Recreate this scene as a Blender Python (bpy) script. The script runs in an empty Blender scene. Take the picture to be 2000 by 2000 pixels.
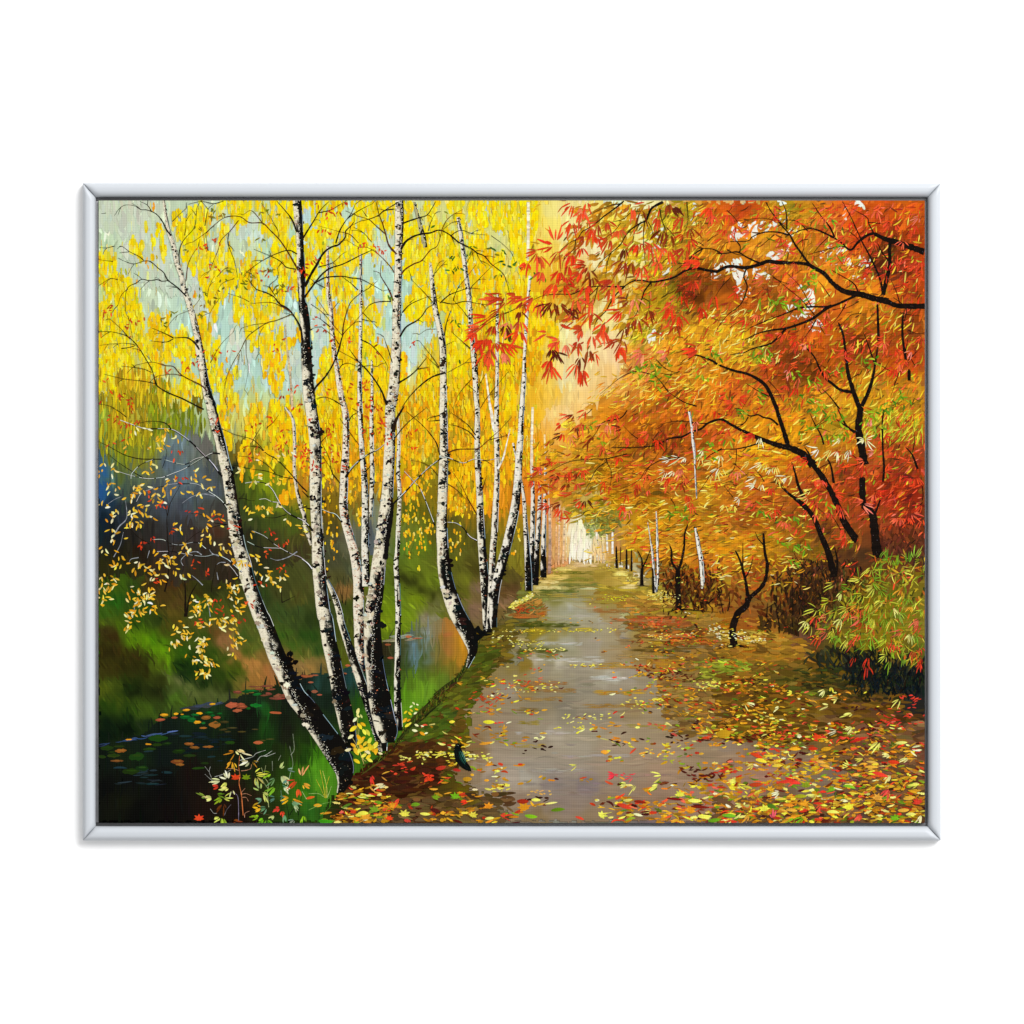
import bpy, math, random
import numpy as np

# ------------------------------------------------------------------ camera, light, exposure
S = 0.00063                 # metres per photograph pixel (photo is 2000 px wide)
CZ = 1.5                    # height of the picture's centre on the wall
rng = np.random.default_rng(7)
random.seed(7)
scene = bpy.context.scene
col = scene.collection


def W3(px, py, h=0.0):
    """photo pixel + height off the wall (px) -> world"""
    return ((px - 1000.0) * S, -h * S, CZ + (1000.0 - py) * S)


CAM_D = 6.0
cam_d = bpy.data.cameras.new('camera')
cam = bpy.data.objects.new('camera', cam_d)
col.objects.link(cam)
cam.location = (0, -CAM_D - 30 * S, CZ)
cam.rotation_euler = (math.radians(90), 0, 0)
cam_d.sensor_width = 36
cam_d.lens = 36 * CAM_D / (2000 * S)
cam_d.clip_end = 60
scene.camera = cam

AMB, KEY = 0.80, 1.20       # fill and key, in units of (irradiance / pi) on the wall
KTOT = AMB + KEY
world = bpy.data.worlds.new('World')
scene.world = world
world.use_nodes = True
bg = world.node_tree.nodes['Background']
bg.inputs[0].default_value = (1, 1, 1, 1)
bg.inputs[1].default_value = AMB
lamp_d = bpy.data.lights.new('softbox', 'AREA')
lamp_d.shape = 'DISK'
lamp_d.size = 5.2
LD = np.array((0.47, -0.73, 0.50))
LD = LD / np.linalg.norm(LD)
LDIST = 7.0
cosl = -LD[1]
# E = P*cos/(pi*d^2) for a disk facing the wall centre
lamp_d.energy = KEY * math.pi * math.pi * LDIST ** 2 / cosl
lamp = bpy.data.objects.new('softbox', lamp_d)
col.objects.link(lamp)
lamp.location = tuple(LD * LDIST + np.array((0, 0, CZ)))
lamp.rotation_euler = (np_dir := __import__('mathutils').Vector(tuple(-LD))).to_track_quat('-Z', 'Y').to_euler()
vs = scene.view_settings
vs.view_transform = 'Standard'
vs.look = 'None'
vs.exposure = 0
vs.gamma = 1
vs.use_curve_mapping = False
scene.cycles.max_bounces = 4


# ------------------------------------------------------------------ helpers
def lin(c):
    c = np.asarray(c, float)
    return np.where(c <= 0.04045, c / 12.92, ((c + 0.055) / 1.055) ** 2.4)


def C(h):
    """hex (3 or 6 digits) -> sRGB 0..1"""
    if len(h) == 3:
        return np.array([int(ch * 2, 16) for ch in h]) / 255.0
    return np.array([int(h[i:i + 2], 16) for i in (0, 2, 4)]) / 255.0


TX = {'1': 190, '2': 590, '3': 1000, '4': 1400}
TY = {'A': 390, 'B': 795, 'C': 1200}
Q = 1932 / 410.0


def T(t, x, y):
    return TX[t[1]] + x / Q, TY[t[0]] + y / Q


X0, X1, Y0, Y1 = 192.5, 1806.5, 391.5, 1607.5
HC = 7.0
HG = np.zeros((int((Y1 - Y0) / HC) + 3, int((X1 - X0) / HC) + 3))
DZ = 0.018


class Layer:
    def __init__(self, name, label=None):
        self.name, self.label = name, label
        self.v, self.c, self.f, self.n = [], [], [], 0

    def add(self, P, cols, F, m=2):
        P = np.asarray(P, float)
        P = np.column_stack((np.clip(P[:, 0], X0, X1), np.clip(P[:, 1], Y0, Y1)))
        ix = ((P[:, 0] - X0) / HC).astype(int)
        iy = ((P[:, 1] - Y0) / HC).astype(int)
        rows = len(P) // m
        if rows > 9:
            # long strokes follow what lies beneath them
            zr = HG[iy, ix].reshape(rows, m).max(1)
            zz = zr.copy()
            for q in range(1, 4):
                zz[q:] = np.maximum(zz[q:], zr[:-q])
                zz[:-q] = np.maximum(zz[:-q], zr[q:])
            z = np.repeat(zz + DZ * random.uniform(0.8, 1.2), m)
            np.maximum.at(HG, (iy, ix), z)
        else:
            z = HG[iy, ix].max() + DZ * random.uniform(0.8, 1.2)
            HG[iy, ix] = z
            z = np.full(len(P), z)
        cols = np.asarray(cols, float)
        if cols.ndim == 1:
            cols = np.repeat(cols[None], len(P), 0)
        self.v.append(np.column_stack((P, z)))
        self.c.append(cols)
        self.f.append(np.asarray(F) + self.n)
        self.n += len(P)


_strip_cache = {}


def strip_faces(k, m=2):
    key = (k, m)
    if key not in _strip_cache:
        F = []
        for i in range(k - 1):
            for j in range(m - 1):
                a = i * m + j
                F.append((a, a + m, a + m + 1, a + 1))
        _strip_cache[key] = np.array(F)
    return _strip_cache[key]


def normals(sp):
    d = np.gradient(sp, axis=0)
    d /= np.maximum(np.linalg.norm(d, axis=1, keepdims=True), 1e-6)
    return np.column_stack((-d[:, 1], d[:, 0])), d


def stroke(L, sp, w, c):
    """one brush stroke: strip along the spine sp, half width w, colour c (sRGB)"""
    sp = np.asarray(sp, float)
    k = len(sp)
    n, _ = normals(sp)
    w = np.broadcast_to(np.asarray(w, float), (k,))[:, None]
    P = np.empty((2 * k, 2))
    P[0::2] = sp - n * w
    P[1::2] = sp + n * w
    c = np.asarray(c, float)
    if c.ndim == 2:
        c = np.repeat(c, 2, 0)
    L.add(P, c, strip_faces(k))


def catmull(pts, step=4.0):
    pts = np.asarray(pts, float)
    if len(pts) == 2:
        n = max(2, int(np.linalg.norm(pts[1, :2] - pts[0, :2]) / step) + 1)
        t = np.linspace(0, 1, n)[:, None]
        return pts[0] * (1 - t) + pts[1] * t
    P = np.vstack((2 * pts[0] - pts[1], pts, 2 * pts[-1] - pts[-2]))
    out = []
    for i in range(1, len(P) - 2):
        p0, p1, p2, p3 = P[i - 1:i + 3]
        n = max(2, int(np.linalg.norm(p2[:2] - p1[:2]) / step) + 1)
        t = np.linspace(0, 1, n, endpoint=False)[:, None]
        out.append(0.5 * (2 * p1 + (p2 - p0) * t + (2 * p0 - 5 * p1 + 4 * p2 - p3) * t ** 2 + (3 * p1 - p0 - 3 * p2 + p3) * t ** 3))
    out.append(pts[-1:])
    return np.vstack(out)


_perm = rng.random((256, 256))


def vnoise(x, y):
    x = np.asarray(x, float)
    y = np.asarray(y, float)
    xi, yi = np.floor(x).astype(int), np.floor(y).astype(int)
    fx, fy = x - xi, y - yi
    fx, fy = fx * fx * (3 - 2 * fx), fy * fy * (3 - 2 * fy)
    a = _perm[yi % 256, xi % 256]
    b = _perm[yi % 256, (xi + 1) % 256]
    c = _perm[(yi + 1) % 256, xi % 256]
    d = _perm[(yi + 1) % 256, (xi + 1) % 256]
    return (a * (1 - fx) + b * fx) * (1 - fy) + (c * (1 - fx) + d * fx) * fy


def jit(c, s=0.1, h=0.03):
    c = np.asarray(c, float) * math.exp(random.gauss(0, s)) + np.array([random.gauss(0, h) for _ in range(3)])
    return np.clip(c, 0, 1)


def pick(pal):
    """pal: 'hex:weight hex:weight'"""
    if pal not in _pals:
        hs, ws = [], []
        for it in pal.split():
            h, _, w = it.partition(':')
            hs.append(C(h))
            ws.append(float(w or 1))
        _pals[pal] = (hs, ws)
    hs, ws = _pals[pal]
    return random.choices(hs, ws)[0]


_pals = {}


def leaf(L, x, y, ang, ln, wd, c, curve=0.3, flat=1.0, k=5):
    """slender leaf dab starting at x,y"""
    t = np.linspace(0, 1, k)
    a = ang + curve * (t - 0.3)
    seg = ln / (k - 1)
    dx = np.cumsum(np.cos(a)) * seg
    dy = np.cumsum(np.sin(a)) * seg * flat
    sp = np.column_stack((x + dx, y + dy))
    w = wd * 0.5 * np.sin(np.pi * np.clip(t * 0.9 + 0.07, 0, 1)) ** 0.7
    cc = np.asarray(c)[None] * (1 + 0.16 * (t[:, None] - 0.5))
    stroke(L, sp, w, np.clip(cc, 0, 1))


def palmate(L, x, y, ang, spread, n, ln, wd, c, curve=0.35):
    for i in range(n):
        u = (i / (n - 1) - 0.5) if n > 1 else 0
        l2 = ln * (1 - 0.5 * abs(u)) * random.uniform(0.55, 1.2)
        leaf(L, x + random.gauss(0, 0.6), y + random.gauss(0, 0.6), ang + spread * u * 1.0 + random.gauss(0, 0.16), l2, wd * random.uniform(0.7, 1.1),
             jit(c, 0.1, 0.02), curve=-curve * u * 2 + random.gauss(0, 0.1))


def dab(L, x, y, rx, ry, c, ang=0.0, rough=0.15):
    """irregular oval dab"""
    n = 8
    sp_t = np.linspace(-1, 1, n)
    w = ry * np.sqrt(np.maximum(1 - sp_t ** 2, 0.04)) * (1 + rough * rng.normal(size=n))
    ca, sa = math.cos(ang), math.sin(ang)
    sp = np.column_stack((x + sp_t * rx * ca, y + sp_t * rx * sa))
    stroke(L, sp, w, c)


def branch(L, pts, w, c, taper=0.25, hi=None, rag=0.12):
    """tapered twig drawn from the thick end or either: width w at the trunk end (last point) unless reversed"""
    sp = catmull(pts, 4.0)
    n = len(sp)
    t = np.linspace(0, 1, n)
    ww = 0.5 * w * (taper + (1 - taper) * t)
    ww = ww * (1 + rag * rng.normal(size=n))
    ww[0] *= 0.3
    cc = np.asarray(c)[None] * (1 + 0.12 * rng.normal(size=(n, 1)))
    stroke(L, sp[:, :2], np.maximum(ww, 0.35), np.clip(cc, 0, 1))
    if hi is not None and n > 6:
        nn, _ = normals(sp[:, :2])
        sgn = np.sign(-nn[:, 1:2] + 1e-6)
        off = nn * sgn * (ww[:, None] * 0.35)
        a = 0
        while a < n - 3:
            b = min(n, a + random.randint(5, 14))
            if b - a > 3:
                q = sp[a:b, :2] + off[a:b]
                stroke(L, q, np.maximum(ww[a:b] * 0.42, 0.4), jit(hi, 0.1, 0.02))
            a = b + random.randint(0, 4)


def bilerp(G, x, y):
    """G rows over the canvas"""
    R, K = G.shape[:2]
    fx = np.clip((np.asarray(x, float) - X0) / (X1 - X0) * (K - 1), 0, K - 1.001)
    fy = np.clip((np.asarray(y, float) - Y0) / (Y1 - Y0) * (R - 1), 0, R - 1.001)
    xi, yi = fx.astype(int), fy.astype(int)
    fx, fy = fx - xi, fy - yi
    if G.ndim == 3:
        fx, fy = fx[..., None], fy[..., None]
    return (G[yi, xi] * (1 - fx) + G[yi, xi + 1] * fx) * (1 - fy) + (G[yi + 1, xi] * (1 - fx) + G[yi + 1, xi + 1] * fx) * fy


def parse(s):
    """lines 'A1 w x y x y ...' -> (tile, w px, [(x,y)...] px)"""
    out = []
    for ln in s.strip().split('\n'):
        for item in ln.split(';'):
            p = item.split()
            if len(p) < 4:
                continue
            t, w = p[0], float(p[1]) / Q
            v = [float(q) for q in p[2:]]
            out.append((t, w, [T(t, v[i], v[i + 1]) for i in range(0, len(v) - 1, 2)]))
    return out


def parse_trunk(s):
    """'A1 x y w x y w | B1 ...' -> [(x,y,w)] px"""
    out = []
    for seg in s.split('|'):
        p = seg.split()
        v = [float(q) for q in p[1:]]
        for i in range(0, len(v), 3):
            x, y = T(p[0], v[i], v[i + 1])
            out.append((x, y, v[i + 2] / Q))
    return out


# ------------------------------------------------------------------ materials
def paint_material(name, rough=0.6, weave=0.3):
    m = bpy.data.materials.new(name)
    m.use_nodes = True
    nt = m.node_tree
    b = nt.nodes['Principled BSDF']
    at = nt.nodes.new('ShaderNodeAttribute')
    at.attribute_name = 'pigment'
    nt.links.new(at.outputs['Color'], b.inputs['Base Color'])
    b.inputs['Roughness'].default_value = rough
    b.inputs['Specular IOR Level'].default_value = 0.012 if rough > 0.5 else 0.03
    tc = nt.nodes.new('ShaderNodeTexCoord')
    pitch = 4.6 * S
    waves = []
    for ax in ('X', 'Z'):
        wv = nt.nodes.new('ShaderNodeTexWave')
        wv.wave_type = 'BANDS'
        wv.bands_direction = ax
        wv.inputs['Scale'].default_value = 2 * math.pi / 20.0 / pitch
        wv.inputs['Distortion'].default_value = 1.2
        wv.inputs['Detail'].default_value = 1.0
        wv.inputs['Detail Scale'].default_value = 0.6
        nt.links.new(tc.outputs['Object'], wv.inputs['Vector'])
        waves.append(wv)
    mx = nt.nodes.new('ShaderNodeMath')
    mx.operation = 'ADD'
    nt.links.new(waves[0].outputs['Fac'], mx.inputs[0])
    nt.links.new(waves[1].outputs['Fac'], mx.inputs[1])
    no = nt.nodes.new('ShaderNodeTexNoise')
    no.inputs['Scale'].default_value = 1 / (14 * S)
    no.inputs['Detail'].default_value = 4
    nt.links.new(tc.outputs['Object'], no.inputs['Vector'])
    mu = nt.nodes.new('ShaderNodeMath')
    mu.operation = 'MULTIPLY_ADD'
    mu.inputs[1].default_value = 1.5
    nt.links.new(no.outputs['Fac'], mu.inputs[0])
    nt.links.new(mx.outputs[0], mu.inputs[2])
    bp = nt.nodes.new('ShaderNodeBump')
    bp.inputs['Strength'].default_value = weave
    bp.inputs['Distance'].default_value = 0.55 * S
    nt.links.new(mu.outputs[0], bp.inputs['Height'])
    nt.links.new(bp.outputs['Normal'], b.inputs['Normal'])
    return m


def plain_material(name, srgb, rough=0.5, spec=0.3, noise=0.0, nscale=200, scale_k=True):
    m = bpy.data.materials.new(name)
    m.use_nodes = True
    nt = m.node_tree
    b = nt.nodes['Principled BSDF']
    c = lin(C(srgb)) if isinstance(srgb, str) else np.array(srgb)
    if scale_k:
        c = c / KTOT
    b.inputs['Roughness'].default_value = rough
    b.inputs['Specular IOR Level'].default_value = spec
    no = nt.nodes.new('ShaderNodeTexNoise')
    no.inputs['Scale'].default_value = nscale
    no.inputs['Detail'].default_value = 3
    tc = nt.nodes.new('ShaderNodeTexCoord')
    nt.links.new(tc.outputs['Object'], no.inputs['Vector'])
    rp = nt.nodes.new('ShaderNodeValToRGB')
    rp.color_ramp.elements[0].color = (*(c * (1 - noise)), 1)
    rp.color_ramp.elements[1].color = (*np.minimum(c * (1 + noise), 1), 1)
    nt.links.new(no.outputs['Fac'], rp.inputs['Fac'])
    nt.links.new(rp.outputs['Color'], b.inputs['Base Color'])
    return m


def link_mesh(name, verts, faces, mat, parent=None, smooth=False, cols=None):
    me = bpy.data.meshes.new(name)
    verts = np.asarray(verts, dtype=np.float32)
    faces = np.asarray(faces, dtype=np.int32)
    nf, fs = faces.shape
    me.vertices.add(len(verts))
    me.vertices.foreach_set('co', verts.ravel())
    me.loops.add(nf * fs)
    me.loops.foreach_set('vertex_index', faces.ravel())
    me.polygons.add(nf)
    me.polygons.foreach_set('loop_start', np.arange(0, nf * fs, fs, dtype=np.int32))
    if smooth:
        me.polygons.foreach_set('use_smooth', np.ones(nf, dtype=bool))
    if cols is not None:
        a = me.color_attributes.new('pigment', 'FLOAT_COLOR', 'POINT')
        lc = np.minimum(lin(np.clip(cols, 0, 1)) / (KTOT * 0.96), 0.9)
        a.data.foreach_set('color', np.column_stack((lc, np.ones(len(lc)))).astype(np.float32).ravel())
    me.update(calc_edges=True)
    me.validate()
    me.materials.append(mat)
    o = bpy.data.objects.new(name, me)
    col.objects.link(o)
    if parent is not None:
        o.parent = parent
        o.matrix_parent_inverse = parent.matrix_world.inverted() if parent.type == 'EMPTY' else __import__('mathutils').Matrix.Translation(-parent.location)
    return o


CANVAS_H = 27.0             # front of the canvas, px off the wall


def px_world(V):
    V = np.asarray(V, float)
    return np.column_stack(((V[:, 0] - 1000) * S, -V[:, 2] * S, CZ + (1000 - V[:, 1]) * S))


# ------------------------------------------------------------------ wall, frame
WALL = plain_material('white_wall_paint', (0.86, 0.86, 0.86), 0.9, 0.0, 0.004, 60, scale_k=False)
FRAME = plain_material('white_satin_frame', 'e0e5eb', 0.42, 0.25, 0.006, 90)
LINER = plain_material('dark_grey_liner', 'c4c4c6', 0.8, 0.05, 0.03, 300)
LINER_LIT = plain_material('painted_lit_liner', 'e2e2e4', 0.8, 0.05, 0.03, 300)  # paler copy of LINER: light falling into the left gap, put into the colour
PAINT = paint_material('oil_paint_on_canvas')
GLOSS = paint_material('varnished_oil_paint', 0.45, 0.4)

wall = link_mesh('wall', [(-5, 0, -2.5), (5, 0, -2.5), (5, 0, 5.5), (-5, 0, 5.5)], [(0, 1, 2, 3)], WALL)
wall['kind'] = 'structure'
wall['label'] = 'plain bright white wall behind the framed painting'

root = bpy.data.objects.new('framed_painting', None)
root.empty_display_size = 0.2
col.objects.link(root)
root['label'] = 'white framed oil painting of an autumn avenue with birches and red maples'
root['category'] = 'painting'

FO = (160.8, 356.8, 1838.4, 1642.4)     # outer edge of the frame
FI = (186.3, 384.9, 1812.2, 1614.0)     # inner edge


def rail(side):
    """one mitred rail with a pillowed face: rounded off towards its edges and its two mitres"""
    ox0, oy0, ox1, oy1 = FO
    ix0, iy0, ix1, iy1 = FI
    g = 0.25
    if side == 'top':
        A, B, a, b = (ox0 + g, oy0), (ox1 - g, oy0), (ix0 + g, iy0), (ix1 - g, iy0)
    elif side == 'bottom':
        A, B, a, b = (ox1 - g, oy1), (ox0 + g, oy1), (ix1 - g, iy1), (ix0 + g, iy1)
    elif side == 'left':
        A, B, a, b = (ox0, oy1 - g), (ox0, oy0 + g), (ix0, iy1 - g), (ix0, iy0 + g)
    else:
        A, B, a, b = (ox1, oy0 + g), (ox1, oy1 - g), (ix1, iy0 + g), (ix1, iy1 - g)
    A, B, a, b = map(np.array, (A, B, a, b))
    length = np.linalg.norm(B - A)
    u = np.concatenate((np.linspace(0, 60, 31), np.linspace(80, length - 80, 25), length - np.linspace(60, 0, 31))) / length
    nt_ = 17
    tt = np.linspace(0, 1, nt_)
    V, idx = [], []
    wdt = np.linalg.norm(A - a) / 1.414

    def rise(d, r):
        d = np.clip(d / r, 0, 1)
        return np.sqrt(np.maximum(1 - (1 - d) ** 2, 0))
    top_h, base_h = 36.0, 22.0
    for uu in u:
        po, pi = A + (B - A) * uu, a + (b - a) * uu
        for t in tt:
            p = po + (pi - po) * t
            d_out, d_in = t * wdt, (1 - t) * wdt
            d_m = min(uu, 1 - uu) * length * 0.7
            h = base_h + (top_h - base_h) * rise(d_out, 11) * rise(d_in, 13) * (0.45 + 0.55 * rise(d_m, 11))
            V.append((p[0], p[1], h))
    n = len(u)
    F = []
    for i in range(n - 1):
        for j in range(nt_ - 1):
            q = i * nt_ + j
            F.append((q, q + nt_, q + nt_ + 1, q + 1))
    nv = len(V)
    back = 0.4
    for uu in u:
        po, pi = A + (B - A) * uu, a + (b - a) * uu
        V.append((*po, back))
        V.append((*pi, back))
    for i in range(n - 1):
        F.append((nv + 2 * i, nv + 2 * i + 2, (i + 1) * nt_, i * nt_))
        F.append((i * nt_ + nt_ - 1, (i + 1) * nt_ + nt_ - 1, nv + 2 * i + 3, nv + 2 * i + 1))
        F.append((nv + 2 * i + 1, nv + 2 * i + 3, nv + 2 * i + 2, nv + 2 * i))
    o = link_mesh('frame_rail', px_world(V), F, FRAME, root, smooth=True)
    me = o.data
    # keep the sides flat shaded
    nface = (n - 1) * (nt_ - 1)
    sm = np.zeros(len(me.polygons), dtype=bool)
    sm[:nface] = True
    me.polygons.foreach_set('use_smooth', sm)
    return o


for sd in ('top', 'bottom', 'left', 'right'):
    r_ = rail(sd)
    r_['label'] = {'top': 'top white rail of the frame, darker along its inner lip', 'bottom': 'bottom white rail of the frame, darker along its outer edge',
                   'left': 'left white rail of the frame', 'right': 'right white rail of the frame'}[sd]


def box(name, x0, y0, x1, y1, h0, h1, mat, parent):
    V = [(x, y, h) for h in (h0, h1) for (x, y) in ((x0, y0), (x1, y0), (x1, y1), (x0, y1))]
    F = [(0, 1, 2, 3), (4, 7, 6, 5), (0, 4, 5, 1), (1, 5, 6, 2), (2, 6, 7, 3), (3, 7, 4, 0)]
    return link_mesh(name, px_world(V), F, mat, parent)


gx0, gy0, gx1, gy1 = FI
e = 0.15
box('frame_liner', gx0 + e, gy0 + 7.2, X0 - e, gy1 - 7.2, 3, 20.0, LINER_LIT, root)['label'] = 'gap strip along the left edge of the canvas, its lit look painted in as lighter grey'  # also raised, to brighten the left gap
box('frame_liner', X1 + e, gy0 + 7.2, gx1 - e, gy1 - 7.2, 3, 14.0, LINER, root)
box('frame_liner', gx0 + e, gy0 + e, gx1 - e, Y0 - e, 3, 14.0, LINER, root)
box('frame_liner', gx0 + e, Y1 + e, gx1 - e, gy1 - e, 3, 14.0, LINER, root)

# ------------------------------------------------------------------ the painted picture: undercoat colours
BASE = '''
cdb cdb cdb cdb cdb cda cdb cdb bdc cda cdb dd8 dd9 dd8 fd3 fd7 fea efd eda da5 d93 db8 c92 c82 d73 d62 c61 b51
cdb cdb cdb cdb cdb cda bdb bdb cdb bdc cdb dd8 dc4 dd8 fd5 fd5 feb efc db5 d93 c72 cca c92 c82 d73 c62 b51 a41
bda cdb cdb cdb cdb cdb bdb bdb cda bdc bdb cd8 cda dd9 fd4 fc5 fda eec da4 c92 d94 eec dba c92 ea8 c62 a51 941
cd9 cdb cdb bdc bdc bdb bdc bdc bdc bdc bdc bda bda dd6 fc3 e93 da3 fd8 c92 b72 ccb dcc c93 c92 eb8 dcb a52 b41
dd6 cd9 cdb bdc bdc bdc bdc bdc bdc bdc bdc cc6 bda dd5 fc5 fc8 fd9 fc7 ca2 b81 a52 c92 a72 c93 dba c72 b71 c72
ed4 dc5 cda bdc bdc bdc bdc bdd bdc bdc bdc ec3 ec3 ec3 fd4 fc7 fdb fd8 da4 d93 c82 da2 b82 a62 a61 b62 962 a41
bc3 cc3 cc7 bda bdc bdc bdc bcb dc5 ec3 dd9 ec3 ec2 fc2 fd6 fc7 fd9 fc6 ca4 c93 c82 c82 a52 a51 b62 a62 b73 a62
9a3 ba3 bb4 ab8 cc8 dc4 dd5 dc5 ec3 ec3 ec3 ec2 fb1 fb2 fc4 fc6 fc7 ea5 d84 c82 c82 b72 b81 c92 c92 b92 b82 b72
685 892 793 677 897 cb3 bb2 aa3 db2 db2 db1 eb1 ea1 fa2 fb2 fb3 fa4 d92 c82 b72 b72 c82 c92 c92 c92 b83 a62 942
257 456 556 566 676 782 781 963 b92 c92 ca1 c91 ba1 fa2 f92 fa3 ea3 ea3 c82 b71 b72 c83 c93 b72 b72 a62 962 841
134 344 445 445 455 561 570 651 762 862 981 872 981 c91 d82 f83 e95 c92 c81 c91 c91 b82 b92 b72 a52 942 842 731
123 323 333 333 343 451 450 541 653 663 673 562 662 882 b82 e84 eb7 fec 893 b92 b91 b92 b92 a72 953 842 532 532
231 322 322 331 331 340 441 441 552 560 570 560 660 762 982 d95 eca fed a96 a83 b92 a72 a82 971 742 631 642 761
360 240 330 430 350 340 340 551 560 670 670 650 660 652 563 aa5 bb5 bb7 b93 982 a72 852 752 531 542 761 771 762
470 250 241 440 662 751 751 451 440 660 650 654 b81 542 985 aa7 887 987 a82 b92 a71 a51 b72 643 542 871 871 872
120 220 450 230 441 b73 972 331 331 342 343 463 a71 651 887 999 999 988 a73 a72 b82 b72 a71 641 651 761 542 341
011 120 231 342 553 231 231 121 121 231 342 680 561 651 987 998 999 998 a85 983 a72 a71 861 762 753 532 222 222
010 020 010 010 110 120 020 120 122 222 471 582 661 663 877 998 999 988 986 987 963 861 972 862 863 752 742 431
010 010 010 000 010 010 010 120 001 121 001 451 531 763 987 a99 999 988 887 887 887 875 764 764 752 754 854 743
000 010 000 000 010 110 220 252 220 321 421 431 651 764 887 988 998 877 976 876 766 766 765 655 765 754 753 753
000 000 000 000 100 210 120 341 321 431 532 642 763 764 876 887 876 776 766 766 765 654 654 654 654 543 643 532
'''
BG = np.array([[C(h) for h in r.split()] for r in BASE.strip().split('\n')])


def digits(s):
    return np.array([[float(ch) for ch in r.replace(' ', '')] for r in s.strip().split('\n')])


def base_at(x, y):
    return bilerp(BG, x, y)


canvas_l = []
# the primed cloth itself: one sheet of pigment, plus its turned sides
gw, gh = 404, 305
xs, ys = np.linspace(X0, X1, gw), np.linspace(Y0, Y1, gh)
XX, YY = np.meshgrid(xs, ys)
wob = (vnoise(XX / 40, YY / 60) - 0.5) * 44
wob2 = (vnoise(XX / 37 + 50, YY / 45 + 9) - 0.5) * 36
cc = base_at(XX + wob, YY + wob2)
st = vnoise(XX / 5, YY / 70) * 0.6 + vnoise(XX / 3 + 9, YY / 22) * 0.4 - 0.5
cc = cc * (1 + 0.16 * st[..., None])
V = np.column_stack((XX.ravel(), YY.ravel(), np.full(XX.size, CANVAS_H)))
F = []
ii = np.arange(gh - 1)[:, None] * gw + np.arange(gw - 1)[None]
F = np.stack((ii, ii + gw, ii + gw + 1, ii + 1), -1).reshape(-1, 4)
side_v, side_f = [], []
nb = len(V)
ring = [(X0, Y0), (X1, Y0), (X1, Y1), (X0, Y1)]
for (x, y) in ring:
    side_v.append((x, y, CANVAS_H))
for (x, y) in ring:
    side_v.append((x, y, 3.0))
for k in range(4):
    a, b = nb + k, nb + (k + 1) % 4
    side_f.append((a, b, b + 4, a + 4))
side_f.append((nb + 4, nb + 5, nb + 6, nb + 7))
Vc = np.vstack((V, np.array(side_v)))
colsc = np.vstack((cc.reshape(-1, 3), np.tile(C('3c3c3c'), (8, 1))))
canvas = link_mesh('canvas', px_world(Vc), np.vstack((F, np.array(side_f))), PAINT, root, cols=colsc)
canvas['label'] = 'stretched canvas painted with a leaf-strewn avenue beside a dark stream'

layers = []


def new_layer(name, label=None):
    L = Layer(name, label)
    layers.append(L)
    return L


def inside(poly, x, y):
    n = len(poly)
    r = False
    j = n - 1
    for i in range(n):
        xi, yi = poly[i]
        xj, yj = poly[j]
        if (yi > y) != (yj > y) and x < (xj - xi) * (y - yi) / (yj - yi) + xi:
            r = not r
        j = i
    return r


def patch(L, t, poly, ctop, cbot, n, ln, wd, ang=90, sa=8, js=0.1, soft=0):
    """fill a traced area with strokes graded from one pigment at its top to another at its foot"""
    pts = [T(t, poly[i], poly[i + 1]) for i in range(0, len(poly), 2)]
    xs_ = [p[0] for p in pts]
    ys_ = [p[1] for p in pts]
    a, b = C(ctop), C(cbot)
    k = 0
    tries = 0
    while k < n and tries < n * 12:
        tries += 1
        x, y = random.uniform(min(xs_), max(xs_)), random.uniform(min(ys_), max(ys_))
        if not inside(pts, x + random.gauss(0, soft), y + random.gauss(0, soft)):
            continue
        k += 1
        f = (y - min(ys_)) / max(max(ys_) - min(ys_), 1)
        c = jit(a * (1 - f) + b * f, js, 0.012)
        th = math.radians(ang + random.gauss(0, sa))
        l2, w2 = ln * random.uniform(0.6, 1.3), wd * random.uniform(0.5, 1.3)
        u = np.linspace(-0.5, 0.5, 5)
        bend = random.gauss(0, 0.06) * l2
        sp = np.column_stack((x + math.cos(th) * u * l2 - math.sin(th) * bend * (1 - 4 * u * u), y + math.sin(th) * u * l2 + math.cos(th) * bend * (1 - 4 * u * u)))
        stroke(L, sp, w2 * 0.5 * np.array((0.35, 0.9, 1, 0.85, 0.3)), c)


class Field:
    """colours mixed wet-in-wet between hand-set touches of paint"""

    def __init__(self, txt):
        p, c = [], []
        for seg in txt.strip().split('|'):
            q = seg.split()
            for i in range(1, len(q), 3):
                p.append(T(q[0], float(q[i]), float(q[i + 1])))
                c.append(C(q[i + 2]))
        self.p, self.c = np.array(p), np.array(c)

    def __call__(self, x, y):
        x, y = np.atleast_1d(x).astype(float), np.atleast_1d(y).astype(float)
        d2 = (x[:, None] - self.p[None, :, 0]) ** 2 + (y[:, None] - self.p[None, :, 1]) ** 2
        w = 1 / (d2 + 30.0) ** 1.6
        return (w @ self.c) / w.sum(1, keepdims=True)


def poly_px(s):
    out = []
    for seg in s.strip().split('|'):
        q = seg.split()
        out += [T(q[0], float(q[i]), float(q[i + 1])) for i in range(1, len(q) - 1, 2)]
    return out


def in_poly(poly, x, y):
    r = np.zeros(x.shape, bool)
    j = len(poly) - 1
    for i in range(len(poly)):
        (xi, yi), (xj, yj) = poly[i], poly[j]
        if yi != yj:
            c = ((yi > y) != (yj > y)) & (x < (xj - xi) * (y - yi) / (yj - yi) + xi)
            r ^= c
        j = i
    return r


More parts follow.
